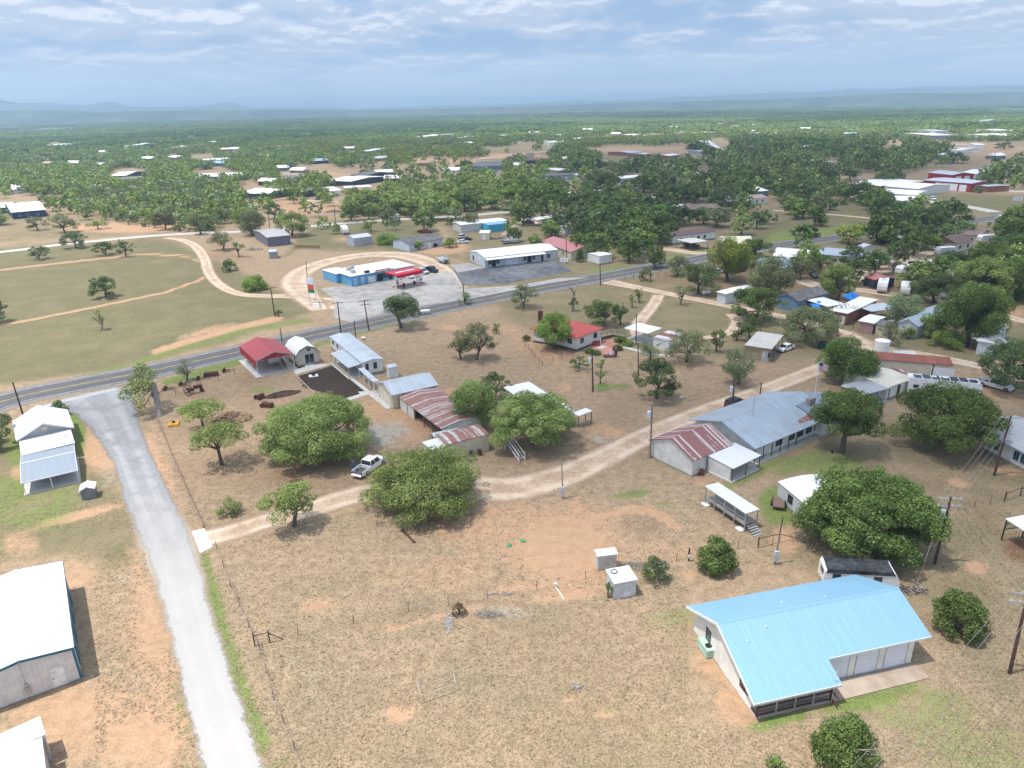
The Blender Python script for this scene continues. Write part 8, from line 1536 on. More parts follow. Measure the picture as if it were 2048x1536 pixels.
# ================================================================ POLES, WIRES, FENCES
m_pole = plain((.095, .055, .040), .85, 0, .3, 1.5); m_polel = plain((.30, .24, .19), .85, 0, .2, 1.5)
TOPS = {}
def ztop(b, t):
 B = G(*b); best = min((abs(proj((B[0], B[1], z))[1]-t[1]), z) for z in np.arange(1, 16, .05)); return best[1]
def pole(key, label, b, t, cross=0, tr=False, r=.15, mat=None, box=False, ang=None, lean=True, name='utility_pole', h=None):
 B = G(*b); z = h or ztop(b, t); T = G(t[0], t[1], z); dx, dy = (T[0]-B[0], T[1]-B[1]) if lean else (0, 0); k = min(1, .5/max(1e-6, math.hypot(dx, dy))); dx *= k; dy *= k
 o = thing(name, label, 'utility pole' if name == 'utility_pole' else 'post', (B[0], B[1], 0)); m = MB(); m.tube([(0, 0, -.2), (dx, dy, z)], [r*1.15, r*.75], 9); m.build('pole', mat or m_pole, o); a = ang if ang is not None else .3; TOPS[key] = []
 ca, sa = math.cos(a), math.sin(a)
 for c in range(cross):
  zz = z-.25-c*.9; m = MB(); L = 1.25; cx, cy = dx*.97, dy*.97; q_ = .07; m.hexa([(cx-ca*L-sa*-q_, cy-sa*L-ca*q_, zz-.06), (cx+ca*L+sa*q_, cy+sa*L-ca*q_, zz-.06), (cx+ca*L-sa*q_, cy+sa*L+ca*q_, zz-.06), (cx-ca*L-sa*q_, cy-sa*L+ca*q_, zz-.06), (cx-ca*L+sa*q_, cy-sa*L-ca*q_, zz+.06), (cx+ca*L+sa*q_, cy+sa*L-ca*q_, zz+.06), (cx+ca*L-sa*q_, cy+sa*L+ca*q_, zz+.06), (cx-ca*L-sa*q_, cy-sa*L+ca*q_, zz+.06)]); xa = m.build('crossarm', m_steel if key[0] == 'R' else m_pole, o)
  for u in (-1.1, -.4, .4, 1.1):
   m = MB(); m.tube([(cx+ca*u, cy+sa*u, zz+.05), (cx+ca*u, cy+sa*u, zz+.25)], .05, 6); m.build('insulator', m_frame, xa)
   if c == 0: TOPS[key].append((B[0]+cx+ca*u, B[1]+cy+sa*u, zz+.25))
 if not cross: TOPS[key] = [(B[0]+dx, B[1]+dy, z-.1), (B[0]+dx, B[1]+dy, z-.7)]
 if tr: m = MB(); tx, ty = dx*.8-ca*.45, dy*.8-sa*.45; zt = z-(2.1 if cross else 1.9); m.tube([(tx, ty, zt-.5), (tx, ty, zt-.45), (tx, ty, zt+.45), (tx, ty, zt+.55)], [.2, .29, .29, .12], 14); m.build('transformer', plain('#c9d4dd', .4), o)
 if box: m = MB(); m.box(-.25, .25, -.38, -.16, .5, 1.9); m.build('meter_box', plain('#c3ccd2', .4), o); m = MB(); m.tube([(.0, -.2, 1.9), (dx*.9, dy*.9-.2, z*.9)], .035, 6); m.build('conduit', m_steel, o)
 return o
pole('a', 'dark leaning pole beside the highway at far left', (46, 829), (25, 764), r=.14)
pole('h1', 'utility pole with crossarm left of the tall fuel sign', (550, 633), (541, 574), cross=1, ang=.4)
pole('h2', 'utility pole with one crossarm behind the long trailer house', (682, 668), (675, 604), cross=1, ang=.15)
pole('h3', 'utility pole with double crossarm by the highway, right of the single crossarm pole', (738, 661), (727, 600), cross=2, ang=.3)
pole('h4', 'utility pole rising from the grey shrub beside the highway', (929, 606), (926, 568), cross=0)
pole('h5', 'utility pole across the highway at the dirt lane turn-off', (1201, 571), (1200, 527))
pole('s1', 'short dark pole behind the cream barn shed', (564, 684), (560, 655), r=.12)
pole('s2', 'short dark pole behind the trailer house roof', (712, 676), (708, 642), r=.12)
pole('g1', 'dark pole behind the tall fuel sign', (616, 575), (612, 524), r=.12)
pole('u1', 'pole beside the county road behind the purple-grey metal building', (539, 456), (536, 416))
pole('u2', 'pole beside the county road behind the white camper', (671, 450), (668, 410))
pole('u3', 'pole beside the thicket right of the lilac shed', (742, 468), (742, 441))
pole('u4', 'pole left of the white office building roof, by the cyan shed', (1016, 481), (1015, 436))
pole('u5', 'pole beside the white sign board right of the office building', (1134, 527), (1132, 475))
pole('u6', 'pole with pale lamp in the trailer park near the navy house', (1834, 536), (1840, 480), mat=m_polel)
pole('m1', 'bare dark pole in front of the white carport', (1272, 690), (1273, 628), r=.12)
pole('m2', 'bare dark pole beside the garden path', (1277, 750), (1276, 684), r=.12)
pole('m3', 'dark pole with white transformer in the brown lawn', (1186, 784), (1184, 700), tr=True)
pole('m4', 'tall pole with transformer and meter at the bend of the dirt lane near the barn', (1300, 916), (1305, 804), cross=0, tr=True, mat=m_polel)
pole('m5', 'short weathered pole with electric meter box on the lane edge', (1126, 996), (1123, 912), mat=m_polel, box=True, r=.1)
pole('m6', 'pole with transformer beside the red car behind the ranch house', (1464, 822), (1469, 757), cross=0, tr=True)
pole('m7', 'short dark pole on the lane above the ranch house', (1519, 797), (1523, 765), r=.12)
pole('m8', 'thin pole with white meter box left of the enormous oak', (1549, 1127), (1566, 1035), box=True, r=.09)
pole('R1', 'tall dark pole with steel crossarms and transformer right of the enormous oak', (1869, 1128), (1902, 994), cross=2, tr=True, ang=-.12)
pole('R2', 'tall dark pole in front of the white house at the right edge', (1988, 951), (2022, 832), cross=1, ang=-.2)
pole('R3', 'tall dark pole at the lower right edge', (2019, 1347), (2048, 1185), cross=2, ang=-.3)
pole('m9', 'dark pole standing against the motorhome', (1858, 772), (1868, 728))
pole('m10', 'thin pole beside the red brick building', (1706, 656), (1709, 628), r=.09)
pole('h6', 'pole by the highway fence left of the olive tree', (1302, 566), (1301, 533), r=.12)
pole('h7', 'pole by the highway left of the yellow-green tree', (1415, 512), (1416, 489), r=.12)
pole('u7', 'pole in front of the long white hall roof', (1768, 350), (1772, 326)); pole('u8', 'pole beside the fire station', (1852, 372), (1854, 330), mat=m_steel, r=.1)
pole('u9', 'pole on the pasture edge right of the tan pasture', (1987, 330), (1991, 303))
def wire(label, A, B, sag=.8, r=.014, name='power_line', grp=None):
 m = MB()
 pts = []
 for i in range(13):
  t = i/12; pts.append((A[0]+(B[0]-A[0])*t, A[1]+(B[1]-A[1])*t, A[2]+(B[2]-A[2])*t-sag*4*t*(1-t)))
 m.tube(pts, r, 4); o = m.build(name, plain((.38, .36, .32), .5, .3) if label.startswith('pale') else plain((.06, .06, .06), .6), None); tag(o, label, 'cable', grp)
for i in range(4):
 n_ = ['outermost left', 'second', 'third', 'outermost right'][i]
 wire(f'pale overhead cable between the two tall dark poles at right, {n_}', TOPS['R2'][i], TOPS['R1'][i], .5, grp='cables between the right-hand poles')
 wire(f'pale overhead cable from the transformer pole to the lower right pole, {n_}', TOPS['R1'][i], TOPS['R3'][i], .6, grp='cables down to the lower right pole')
 e = G(1700+i*62, 1560, 6.5); wire(f'pale overhead cable crossing the lower right corner, {n_}', TOPS['R3'][i], (*(G(1640+i*52, 1600, 7)[:2]), 7.2), .7, grp='cables crossing the lower right corner')
def span(lab, k1, k2, sag=.9):
 for i in range(min(2, len(TOPS[k1]), len(TOPS[k2]))): wire(f'thin dark cable {lab}, {"upper" if i == 0 else "lower"}', TOPS[k1][-1-i], TOPS[k2][-1-i], sag, .016, grp='cables '+lab)
span('between the highway poles left of the fuel sign', 'h1', 'h2'); span('between the two crossarm poles by the highway', 'h2', 'h3', .4); span('along the highway past the fuel pumps', 'h3', 'h4'); span('along the highway past the parking lot', 'h4', 'h5', 1.2); span('along the highway past the picket fence', 'h5', 'h6', .6); span('crossing the lawn between lane pole and patio pole', 'm4', 'm3'); span('from the lane bend to the ranch pole', 'm4', 'm6')
P_ = G(1852, 1122, 0); T_ = TOPS['R1'][1]; wire('pale yellow guy cable beside the transformer pole', (T_[0], T_[1], T_[2]-.5), tuple(G(1832, 1172)), 0, .03, 'guy_cable')
def fence(label, pts, step=4.5, h=1.15, r=.035, wires=3, mat=None, wmat=None, name='wire_fence', rails=None):
 P = [G(*p) for p in pts]; o = thing(name, label, 'fence', (P[0][0], P[0][1], 0)); O = P[0]; mat = mat or plain((.10, .07, .055), .9); W_ = []; pos = []
 for a, b in zip(P[:-1], P[1:]):
  L = np.linalg.norm(b-a); k = max(1, int(round(L/step)))
  for i in range(k): pos.append(a+(b-a)*i/k)
 pos.append(P[-1])
 for p in pos[:95]: m = MB(); d = p-O; m.tube([(d[0], d[1], -.1), (d[0]+R.uniform(-.04, .04), d[1]+R.uniform(-.04, .04), h*R.uniform(.93, 1.07))], r, 5); m.build('fence_post', mat, o)
 m = MB()
 for k in range(wires):
  z = h*(.3+.62*k/max(1, wires-1))
  for a, b in zip(pos[:-1], pos[1:]): m.tube([tuple((a-O)[:2])+(z,), tuple((b-O)[:2])+(z,)], rails or .009, 4, cap=False)
 m.build('wires' if not rails else 'rails', wmat or plain((.22, .20, .19), .6, .4), o); return o
fence('long wire fence along the right side of the white gravel road', [(434, 1098), (462, 1175), (498, 1255), (520, 1300), (548, 1400), (590, 1500), (620, 1580)], 4.2)
fence('wire fence crossing the foreground field to the small white sheds', [(508, 1280), (597, 1270), (708, 1247), (817, 1223), (975, 1198), (1074, 1180), (1171, 1158), (1258, 1141), (1353, 1122), (1376, 1118), (1476, 1098), (1545, 1092)], 4.6)
fence('wire fence right of the enormous oak, running off the right edge', [(1872, 1032), (1915, 1022), (1980, 1008), (2040, 990), (2090, 975)], 3.6)
fence('low reddish pipe fence beside the grey road above the driveway slab', [(313, 838), (345, 915), (380, 995), (408, 1056)], 3.2, .8, .05, 2, plain((.26, .15, .12), .8), plain((.30, .19, .16), .8), 'pipe_fence', .035)
fence('wire fence along the highway behind the old farm machines', [(300, 810), (352, 790), (402, 771), (437, 762), (470, 748)], 5, 1.3, .05)
fence('picket-like wire fence by the olive trees on the highway', [(1250, 560), (1300, 556), (1362, 548), (1420, 540)], 2.6, 1.3, .06)
fence('dark wooden board fence at the slate blue house', [(1552, 608), (1592, 622)], 1.5, 1.6, .06, 5, m_wood, m_wood, 'board_fence', .10)
fence('grey board fence right of the office building', [(1118, 508), (1146, 518)], 1.6, 1.6, .06, 5, m_wood, m_wood, 'board_fence', .10)
fence('dark board fence in front of the purple-grey metal building', [(590, 497), (640, 498)], 1.8, 1.5, .06, 5, m_wood, m_wood, 'board_fence', .10)
fence('wire garden fence in front of the red-roofed house', [(1044, 684), (1085, 732), (1160, 700)], 3., 1.2, .04, 4)
fence('chain link fence round the swimming pool', [(1736, 500), (1800, 500), (1810, 508), (1790, 518)], 2.4, 1.6, .05, 6)
fence('wire fence along the county road in the left field', [(630, 447), (560, 455), (600, 445)][:2], 3.4, 1.4, .06, 3)
fence('white fence round the walled yard in the tan pasture', [(1880, 306), (1960, 306), (1966, 292), (1890, 290)], 8, 1.6, .08, 4, TRW, TRW, 'wall_fence', .15)
fence('dark fence beside the drive left of the red carport', [(574, 742), (560, 724), (549, 706)], 1.6, 1.8, .05, 8, m_wood, m_wood, 'board_fence', .08)
fence('pale low border rail beside the dark soil bed', [(592, 752), (640, 800)], 2., .35, .06, 2, plain((.55, .42, .32), .8), plain((.55, .42, .32), .8), 'border_rail', .05)
fence('white dashed chain border in front of the red carport', [(529, 752), (555, 753), (590, 747)], .5, .35, .05, 1, TRW, None, 'chain_border')
# pipe corner braces
for (lab, b, q_) in (('dark pipe corner brace with slanting strut in the lower left field', (510, 1292), (540, 1285)), ('dark pipe gate frame between the bush and the enormous oak', (1516, 1095), (1558, 1085)), ('dark pipe brace at the right end of the wire fence', (2008, 1003), (2040, 992))):
 A, B = G(*b), G(*q_); d = B-A; o = thing('corner_brace', lab, 'fence brace', (A[0], A[1], 0))
 for e in (np.zeros(3), d): m = MB(); m.tube([(e[0], e[1], -.1), (e[0], e[1], 1.5)], .07, 6); m.build('post', m_pole, o)
 m = MB(); m.tube([(0, 0, 1.25), (d[0], d[1], 1.25)], .05, 5); m.tube([(d[0], d[1], 1.2), (d[0]*1.9, d[1]*1.9, 0)], .05, 5); m.build('strut', m_pole, o)
# flag pole
B = G(1622, 838); o = thing('flagpole', 'tall white flagpole with stars and stripes flag in front of the leafy oak', 'flagpole', (B[0], B[1], 0)); z = ztop((1622, 838), (1628, 723)); m = MB(); m.tube([(0, 0, 0), (0, 0, z)], .06, 8); m.build('pole', TRW, o)
m = MB(); fw, fh = 1.9, 1.15
for i in range(10):
 a, b = i/10, (i+1)/10; f_ = lambda u: (.06+u*fw*.8, .25*math.sin(u*6)*u, z-.1-u*.55); A, C = f_(a), f_(b); m.poly([(A[0], A[1], A[2]-fh), (C[0], C[1], C[2]-fh), C, A])
mf, n = newmat('flag_cloth'); t = n.add('ShaderNodeTexCoord').outputs['Generated']; s = n.add('ShaderNodeSeparateXYZ', i_0=t)
hh = n.math('ADD', s.outputs[2], n.math('MULTIPLY', s.outputs[0], .32)); st = n.math('GREATER_THAN', n.math('FRACT', n.math('MULTIPLY', hh, 9.2)), .5); ca = n.math('MULTIPLY', n.math('LESS_THAN', s.outputs[0], .42), n.math('GREATER_THAN', hh, .66))
bsdf(n, n.mix(ca, n.mix(st, (.45, .03, .05), (.75, .75, .75)), (.03, .04, .20)), .8); m.build('flag', mf, o)
# ================================================================ FARM RELICS AND YARD THINGS
m_rust = patchy((.055, .028, .022), (.16, .07, .05), 3.)
def relic(label, px, py, L, a, kind='harrow'):
 p = G(px, py); o = thing({'tractor': 'antique_tractor'}.get(kind, 'farm_implement'), label, 'tractor' if kind == 'tractor' else 'farm implement', (p[0], p[1], 0), a)
 if kind == 'tractor':
  for s in (-.85, .85):
   m = MB(); m.tube([(-1.1+.75*math.cos(t), s, .78+.75*math.sin(t)) for t in np.linspace(0, 2*math.pi, 19)], .06, 5, cap=False)
   for t in np.linspace(0, math.pi, 5)[:-1]: m.tube([(-1.1+.72*math.cos(t), s, .78+.72*math.sin(t)), (-1.1-.72*math.cos(t), s, .78-.72*math.sin(t))], .03, 4)
   m.build('rear_wheel', m_rust, o)
  for s in (-.25, .25): m = MB(); m.disc((1.3, s, .38), (0, 1, 0), .38, .14, 14); m.build('front_wheel', m_rust, o)
  m = MB(); m.box(-.1, 1.45, -.28, .28, .85, 1.5); m.box(-1.2, -.1, -.35, .35, .6, 1.05); m.build('engine', m_rust, o, bevel=.04)
  m = MB(); m.tube([(.9, 0, 1.5), (.9, 0, 2.1)], .05, 6); m.build('exhaust', m_rust, o); m = MB(); m.box(-1.35, -.95, -.2, .2, 1.15, 1.22); m.box(-1.4, -1.33, -.2, .2, 1.2, 1.5); m.build('seat', m_rust, o); m = MB(); m.tube([(-.25, 0, 1.3), (-.55, 0, 1.6)], .03, 5); m.disc((-.6, 0, 1.62), (-.7, 0, .6), .2, .04, 12); m.build('steering_wheel', m_rust, o)
 elif kind == 'bin':
  m = MB(); m.tube([(-L/2, 0, .5), (L/2, 0, .5)], .45, 10); m.build('drum', m_rust, o); m = MB(); m.box(-L/2, L/2, -.6, -.5, .2, .3); m.box(-L/2, L/2, .5, .6, .2, .3); m.build('frame', m_rust, o)
  for s in (-.6, .6): m = MB(); m.disc((-L/2+.1, s, .4), (0, 1, 0), .4, .08, 12); m.build('wheel', m_rust, o)
 else:
  m = MB(); m.box(-L/2, L/2, -.35, -.28, .35, .43); m.box(-L/2, L/2, .28, .35, .35, .43)
  for x in np.linspace(-L/2, L/2, 5): m.box(x-.03, x+.03, -.28, .28, .36, .42)
  m.tube([(L/2, 0, .4), (L/2+.9, 0, .3)], .05, 5); m.build('frame', m_rust, o); m = MB()
  for x in np.linspace(-L/2+.1, L/2-.1, 7): m.tube([(x, -.1, .4), (x-.1, -.15, 0)], .025, 4); m.disc((x, .15, .2), (1, .2, 0), .2, .02, 10)
  m.build('tines', m_rust, o)
  for s in (-.5, .5): m = MB(); m.disc((-L*.2, s, .35), (0, 1, 0), .35, .06, 12); m.build('wheel', m_rust, o)
  m = MB(); m.tube([(0, 0, .4), (-.1, 0, 1.1)], .03, 5); m.box(-.25, .05, -.15, .15, 1.08, 1.12); m.build('seat', m_rust, o)
relic('rusty antique tractor with spoked rear wheels in the yard', 390, 786, 3, .55, 'tractor')
relic('rusty plough left of the antique tractor, farthest left in the row', 336, 780, 2.2, .3); relic('rusty implement between the farthest left plough and the tractor', 366, 771, 1.6, .4); relic('long grey hay rake beside the feathery tree', 404, 759, 3.4, .25)
relic('dark cylindrical seed drill right of the feathery tree', 424, 752, 2.6, .3, 'bin'); relic('small rusty plough nearest the red carport', 452, 744, 1.6, .3); relic('rusty implement leaning against the thick grey trunk', 312, 792, 1.6, 1.2); relic('black machine beside the dark earth mound', 521, 797, 1.4, 1.0, 'bin'); relic('dark cart below the black machine', 536, 814, 2.0, -.3, 'bin')
p = G(348, 850); o = thing('mower_deck', 'bright yellow tractor mower lying on the brown grass', 'mower', (p[0], p[1], 0), .25); m = MB(); m.loft([[(-.9, -.7, .12), (.9, -.7, .12), (.9, .7, .12), (-.9, .7, .12)], [(-.8, -.6, .42), (.8, -.6, .42), (.8, .6, .42), (-.8, .6, .42)]]); m.build('deck', plain('#e0a020', .5), o); m = MB(); m.box(-.2, .2, -.2, .2, .42, .7); m.tube([(-.6, 0, .45), (-.2, 0, 1.0), (.6, 0, .45)], .04, 5); m.build('gearbox', m_dframe, o)
p = G(322, 831); o = thing('green_tarp', 'small green tarp heap at the foot of the leaning tree', 'tarp', (p[0], p[1], 0)); m = MB(); m.loft([[(.55*math.cos(a), .5*math.sin(a), 0) for a in np.linspace(0, 6.28, 9)[:-1]], [(.32*math.cos(a), .3*math.sin(a), .5) for a in np.linspace(0, 6.28, 9)[:-1]], [(.05*math.cos(a), .05*math.sin(a), .85) for a in np.linspace(0, 6.28, 9)[:-1]]]); m.build('cloth', plain('#3f9c62', .7), o)
def pile(name, label, cat, px, py, rx, ry, h, n_, mats, ln=1.2, th=.05, seed=1):
 rr = random.Random(seed); p = G(px, py); o = thing(name, label, cat, (p[0], p[1], 0))
 for k, mt in enumerate(mats):
  m = MB()
  for i in range(n_//len(mats)):
   a = rr.uniform(0, 6.28); q_ = rr.random()**.6; x, y = rx*q_*math.cos(a), ry*q_*math.sin(a); z = h*(1-q_)*rr.uniform(.2, 1)+.08; d = rr.uniform(0, 6.28); l = ln*rr.uniform(.4, 1); dz = rr.uniform(-.25, .25)*l
   m.tube([(x-math.cos(d)*l/2, y-math.sin(d)*l/2, max(.04, z-dz)), (x+rr.uniform(-.1, .1), y, z), (x+math.cos(d)*l/2, y+math.sin(d)*l/2, max(.04, z+dz))], [th*rr.uniform(.5, 1), th, th*.3], 5)
  m.build('branches' if k == 0 else 'logs', mt, o)
m_logs = patchy((.24, .13, .06), (.52, .34, .17), 4.)
pile('brush_pile', 'big heap of brown cut logs and grey branches between two flat-topped trees', 'brush pile', 463, 838, 3.4, 2.4, 1.5, 420, [m_dead, m_logs, m_logs], 1.3, .09, 3)
pile('driftwood_pile', 'bleached white dead wood lying by the brown bush', 'dead wood', 897, 1248, .45, 1.5, .2, 110, [plain((.46, .42, .39), .9)], .7, .028, 4)
pile('brush_pile', 'grey heap of dead brush right of the brown bush', 'brush pile', 978, 1230, 1.6, .6, .25, 90, [m_dead], .9, .03, 5)
pile('brush_pile', 'heap of broken stone and branches beside the blue roof corner', 'rubble pile', 1828, 1182, 1.7, .8, .4, 90, [m_dead, plain((.12, .09, .08), .9)], .7, .07, 6)
pile('brush_pile', 'pale pile of felled branches in the middle of the distant field', 'brush pile', 668, 424, 5, 3, 1.4, 120, [m_dead], 3, .08, 7)
pile('board_pile', 'long grey boards lying along the wire fence', 'boards', 998, 1188, 1.8, .15, .06, 16, [plain((.36, .34, .32), .9)], 1.6, .035, 8)
pile('dead_branch', 'small forked dead branch on the grass in the lower centre', 'branch', 1155, 1377, .35, .3, .15, 9, [plain((.38, .35, .33), .9)], 1.3, .04, 9)
pile('brush_pile', 'grey branches lying under the bush beside the white sheds', 'brush pile', 1268, 1132, 1.6, .7, .3, 60, [m_dead], 1.2, .03, 10)
pile('junk_pile', 'scattered scrap metal by the cream portable shed', 'junk', 1000, 478, 4, 1.6, .6, 60, [m_steel, m_rust], 1.8, .08, 11)
pile('junk_pile', 'heap of junk in the yard above the gravel road', 'junk', 820, 388, 5, 3, 1.6, 90, [m_dead, m_steel], 3, .1, 12)
pile('junk_pile', 'clutter beside the small grey shed left of the curve', 'junk', 508, 500, 4, 2, 1.2, 80, [m_steel, m_dead], 1.6, .08, 13)
for (x, y, ad) in ((1019, 1091, 'left'), (1046, 1083, 'right')):
 p = G(x, y); o = thing('septic_lid', f'{ad} of two round green lids in the sandy ground', 'lid', (p[0], p[1], 0)); m = MB(); m.tube([(0, 0, 0), (0, 0, .14), (0, 0, .2)], [.3, .3, .22], 18); m.build('lid', plain('#2f9a5f', .5), o)
p = G(817, 1074); o = thing('iron_pipe', 'short rusty iron pipe lying in the dry grass below the huge oak', 'pipe', (p[0], p[1], 0), yaw((806, 1060), (830, 1084))); m = MB(); m.tube([(-1.7, 0, .14), (1.7, 0, .14)], .13, 12, cap=False); m.tube([(-1.7, 0, .14), (1.7, 0, .14)], .11, 12, cap=False); m.build('pipe', m_rust, o)
p = G(1120, 1186); o = thing('white_post', 'short white leaning board with a box on top beside the fence', 'post', (p[0], p[1], 0)); m = MB(); m.tube([(.35, -1.1, .04), (-.35, .8, .10)], .07, 5); m.build('board', TRW, o); m = MB(); m.box(-.6, -.3, .8, 1.1, 0, .6); m.build('box', m_frame, o)
# swing-set / fallen goal frame
a, b, c, d = [G(*q_) for q_ in ((834, 1372), (842, 1407), (912, 1382), (905, 1346))]; p = (a+b+c+d)/4; o = thing('goal_frame', 'rusted white pipe frame standing in the foreground grass', 'frame', (p[0], p[1], 0)); m = MB()
q_ = [tuple((v-p)[:2]) for v in (a, b, c, d)]; z1 = .95
for i in range(4): j = (i+1) % 4; m.tube([q_[i]+(z1,), q_[j]+(z1,)], .025, 5); m.tube([q_[i]+(0,), q_[i]+(z1,)], .03, 5)
m.tube([(q_[0][0]*.5+q_[1][0]*.5, q_[0][1]*.5+q_[1][1]*.5, z1), (q_[2][0]*.5+q_[3][0]*.5, q_[2][1]*.5+q_[3][1]*.5, z1)], .03, 5); m.tube([q_[1]+(.1,), q_[2]+(.1,)], .02, 5); m.build('pipes', plain((.46, .42, .38), .6), o)
# blue tarps, dumpster, containers, barrels, bench trailer
def tent(label, pts, h, col='#1c7fd0'):
 P = [G(x, y, 1.9) for x, y in pts]; cn = sum(P)/4; o = thing('canopy_tent', label, 'tent', (cn[0], cn[1], 0)); m = MB(); q_ = [tuple((v-cn)[:2])+(1.9,) for v in P]; ap = (0, 0, h)
 for i in range(4): m.poly([q_[i], q_[(i+1) % 4], ap])
 m.build('cover', plain(col, .6), o)
 for v in q_: m = MB(); m.tube([(v[0], v[1], 0), v], .04, 5); m.build('leg', m_steel, o)
tent('bright blue pyramid tent beside the slate blue house', [(1619, 608), (1636, 619), (1654, 611), (1640, 604)], 3.1); tent('blue tarp tent behind the red brick building', [(1683, 592), (1702, 600), (1720, 590), (1705, 584)], 2.8)
p = G(1645, 698); o = thing('dumpster', 'dark green metal dumpster left of the lane junction', 'dumpster', (p[0], p[1], 0), -.2); m = MB(); m.loft([[(-.9, -.6, .1), (.9, -.6, .1), (.9, .6, .1), (-.9, .6, .1)], [(-1.0, -.75, 1.3), (1.0, -.75, 1.3), (1.0, .75, 1.5), (-1.0, .75, 1.5)]]); m.build('bin', plain('#0f4a3c', .6), o); m = MB(); m.hexa([(-1.02, -.77, 1.3), (1.02, -.77, 1.3), (1.02, .77, 1.5), (-1.02, .77, 1.5), (-1.02, -.77, 1.36), (1.02, -.77, 1.36), (1.02, .77, 1.56), (-1.02, .77, 1.56)]); m.build('lid', m_dframe, o)
for (x, y, c_, lab) in ((1403, 950, (.16, .06, .04), 'rusty barrel against the right wall of the rust-roofed barn'), (1312, 905, (.03, .035, .045), 'black barrel behind the left corner of the rust-roofed barn'), (960, 910, (.12, .05, .04), 'rusty barrel in front of the cream shed, right of the small pot'), (944, 913, (.05, .05, .06), 'small dark pot at the wall of the cream shed')):
 p = G(x, y); o = thing('barrel', lab, 'barrel', (p[0], p[1], 0)); m = MB(); m.tube([(0, 0, 0), (0, 0, .3), (0, 0, .32), (0, 0, .9)], [.30, .30, .32, .30], 14); m.build('drum', plain(c_, .8), o); m = MB(); m.tube([(0, 0, .902), (0, 0, .93)], .31, 14); m.build('rim', m_rust, o)
p = G(1556, 1012); o = thing('flatbed_trailer', 'small rusty utility trailer beside the curved-roof shed', 'trailer', (p[0], p[1], 0), yaw((1557, 1022), (1558, 998))); m = MB(); m.box(-1.3, 1.3, -.75, .75, .5, .6); m.build('bed', siding((.22, .14, .11), 'X', .2), o); m = MB(); m.box(-1.3, 1.3, -.8, -.75, .6, .9); m.box(-1.3, 1.3, .75, .8, .6, .9); m.tube([(1.3, 0, .5), (2.3, 0, .45)], .05, 5); m.build('frame', m_dframe, o); wheels(o, (0,), .85, .33)
p = G(1030, 912); o = thing('livestock_ramp', 'white metal stair frame leaning beside the tall full oak', 'ramp', (p[0], p[1], 0), yaw((1012, 895), (1048, 925))); m = MB()
for s in (-.5, .5): m.tube([(-2.4, s, 1.9), (2.2, s, .3)], .06, 5); m.tube([(-2.4, s, 2.8), (2.2, s, 1.2)], .05, 5); m.tube([(2.2, s, 0), (2.2, s, 1.2)], .06, 5); m.tube([(-2.4, s, 0), (-2.4, s, 2.8)], .06, 5)
m.build('frame', TRW, o); m = MB()
for i in range(9): x = -2.2+i*.5; m.box(x-.12, x+.12, -.5, .5, 1.84-(x+2.2)*.35, 1.88-(x+2.2)*.35)
m.build('steps', m_steel, o)
for (x, y, w_, h_, lab, cc) in ((1128, 527, 2.9, 1.9, 'white sign board on posts beside the office building', '#eceef2'), (1826, 437, 4, 2.6, 'brown sign board on posts in the shaded pasture', '#6d6560'), (2034, 405, 4, 2.8, 'grey and white sign at the right end of the fire station pasture', '#cfd4da')):
 p = G(x, y); o = thing('sign_board', lab, 'sign', (p[0], p[1], 0), -.35); m = MB(); m.box(-w_/2, w_/2, -.05, .05, h_*.35, h_); m.build('panel', plain(cc, .5, 0, .03), o); m = MB()
 for k in range(6): m.box(-w_*.35+k*w_*.12, -w_*.35+k*w_*.12+w_*.07, -.075, -.052, h_*.62, h_*.74)
 m.build('lettering', plain('#3a4a6a', .5), o)
 for s in (-1, 1): m = MB(); m.box(s*w_*.42-.05, s*w_*.42+.05, .052, .14, 0, h_); m.build('post', m_steel, o)
# yard antennas (clothes lines) by the trailer house, fire pit, tripod light
for (x, y, lab) in ((742, 694, 'left white clothesline post behind the trailer house'), (770, 714, 'right white clothesline post behind the trailer house')):
 p = G(x, y); o = thing('clothesline_post', lab, 'post', (p[0], p[1], 0), .3); m = MB(); m.tube([(0, 0, 0), (0, 0, 1.8)], .05, 6); m.build('pole', TRW, o); m = MB(); m.box(-.8, .8, -.04, .04, 1.76, 1.84); m.build('crossbar', TRW, o)
p = G(727, 680); o = thing('round_table', 'small white round table top on the grass behind the trailer house', 'table', (p[0], p[1], 0)); m = MB(); m.tube([(0, 0, .6), (0, 0, .66)], .5, 18); m.build('tabletop', TRW, o); m = MB(); m.tube([(0, 0, 0), (0, 0, .6)], .08, 6); m.build('leg', m_steel, o)
p = G(627, 752); o = thing('fire_pit', 'dark fire bowl on a white slab at the edge of the soil bed', 'fire pit', (p[0], p[1], 0), .3); m = MB(); m.box(-.9, .9, -.7, .7, .02, .12); m.build('slab', TRW, o); m = MB(); m.tube([(0, 0, .12), (0, 0, .5), (0, 0, .8)], [.2, .45, .3], 14); m.build('bowl', m_dframe, o)
p = G(1664, 906); o = thing('ground_light', 'tiny dark lamp post on the lawn below the chimney oak', 'lamp', (p[0], p[1], 0)); m = MB(); m.box(-.1, .1, -.1, .1, 0, .35); m.build('post', m_dframe, o); m = MB(); m.box(-.17, .17, -.17, .17, .35, .5); m.build('lamp_head', m_dframe, o)
p = G(853, 1048); o = thing('faucet_post', 'pale blue water hydrant post in the shadow of the huge lane oak', 'hydrant', (p[0], p[1], 0)); m = MB(); m.tube([(0, 0, 0), (0, 0, .95)], .05, 6); m.build('pipe', plain('#7d98b0', .5), o); m = MB(); m.box(-.12, .12, -.08, .08, .9, 1.15); m.build('head', TRW, o)
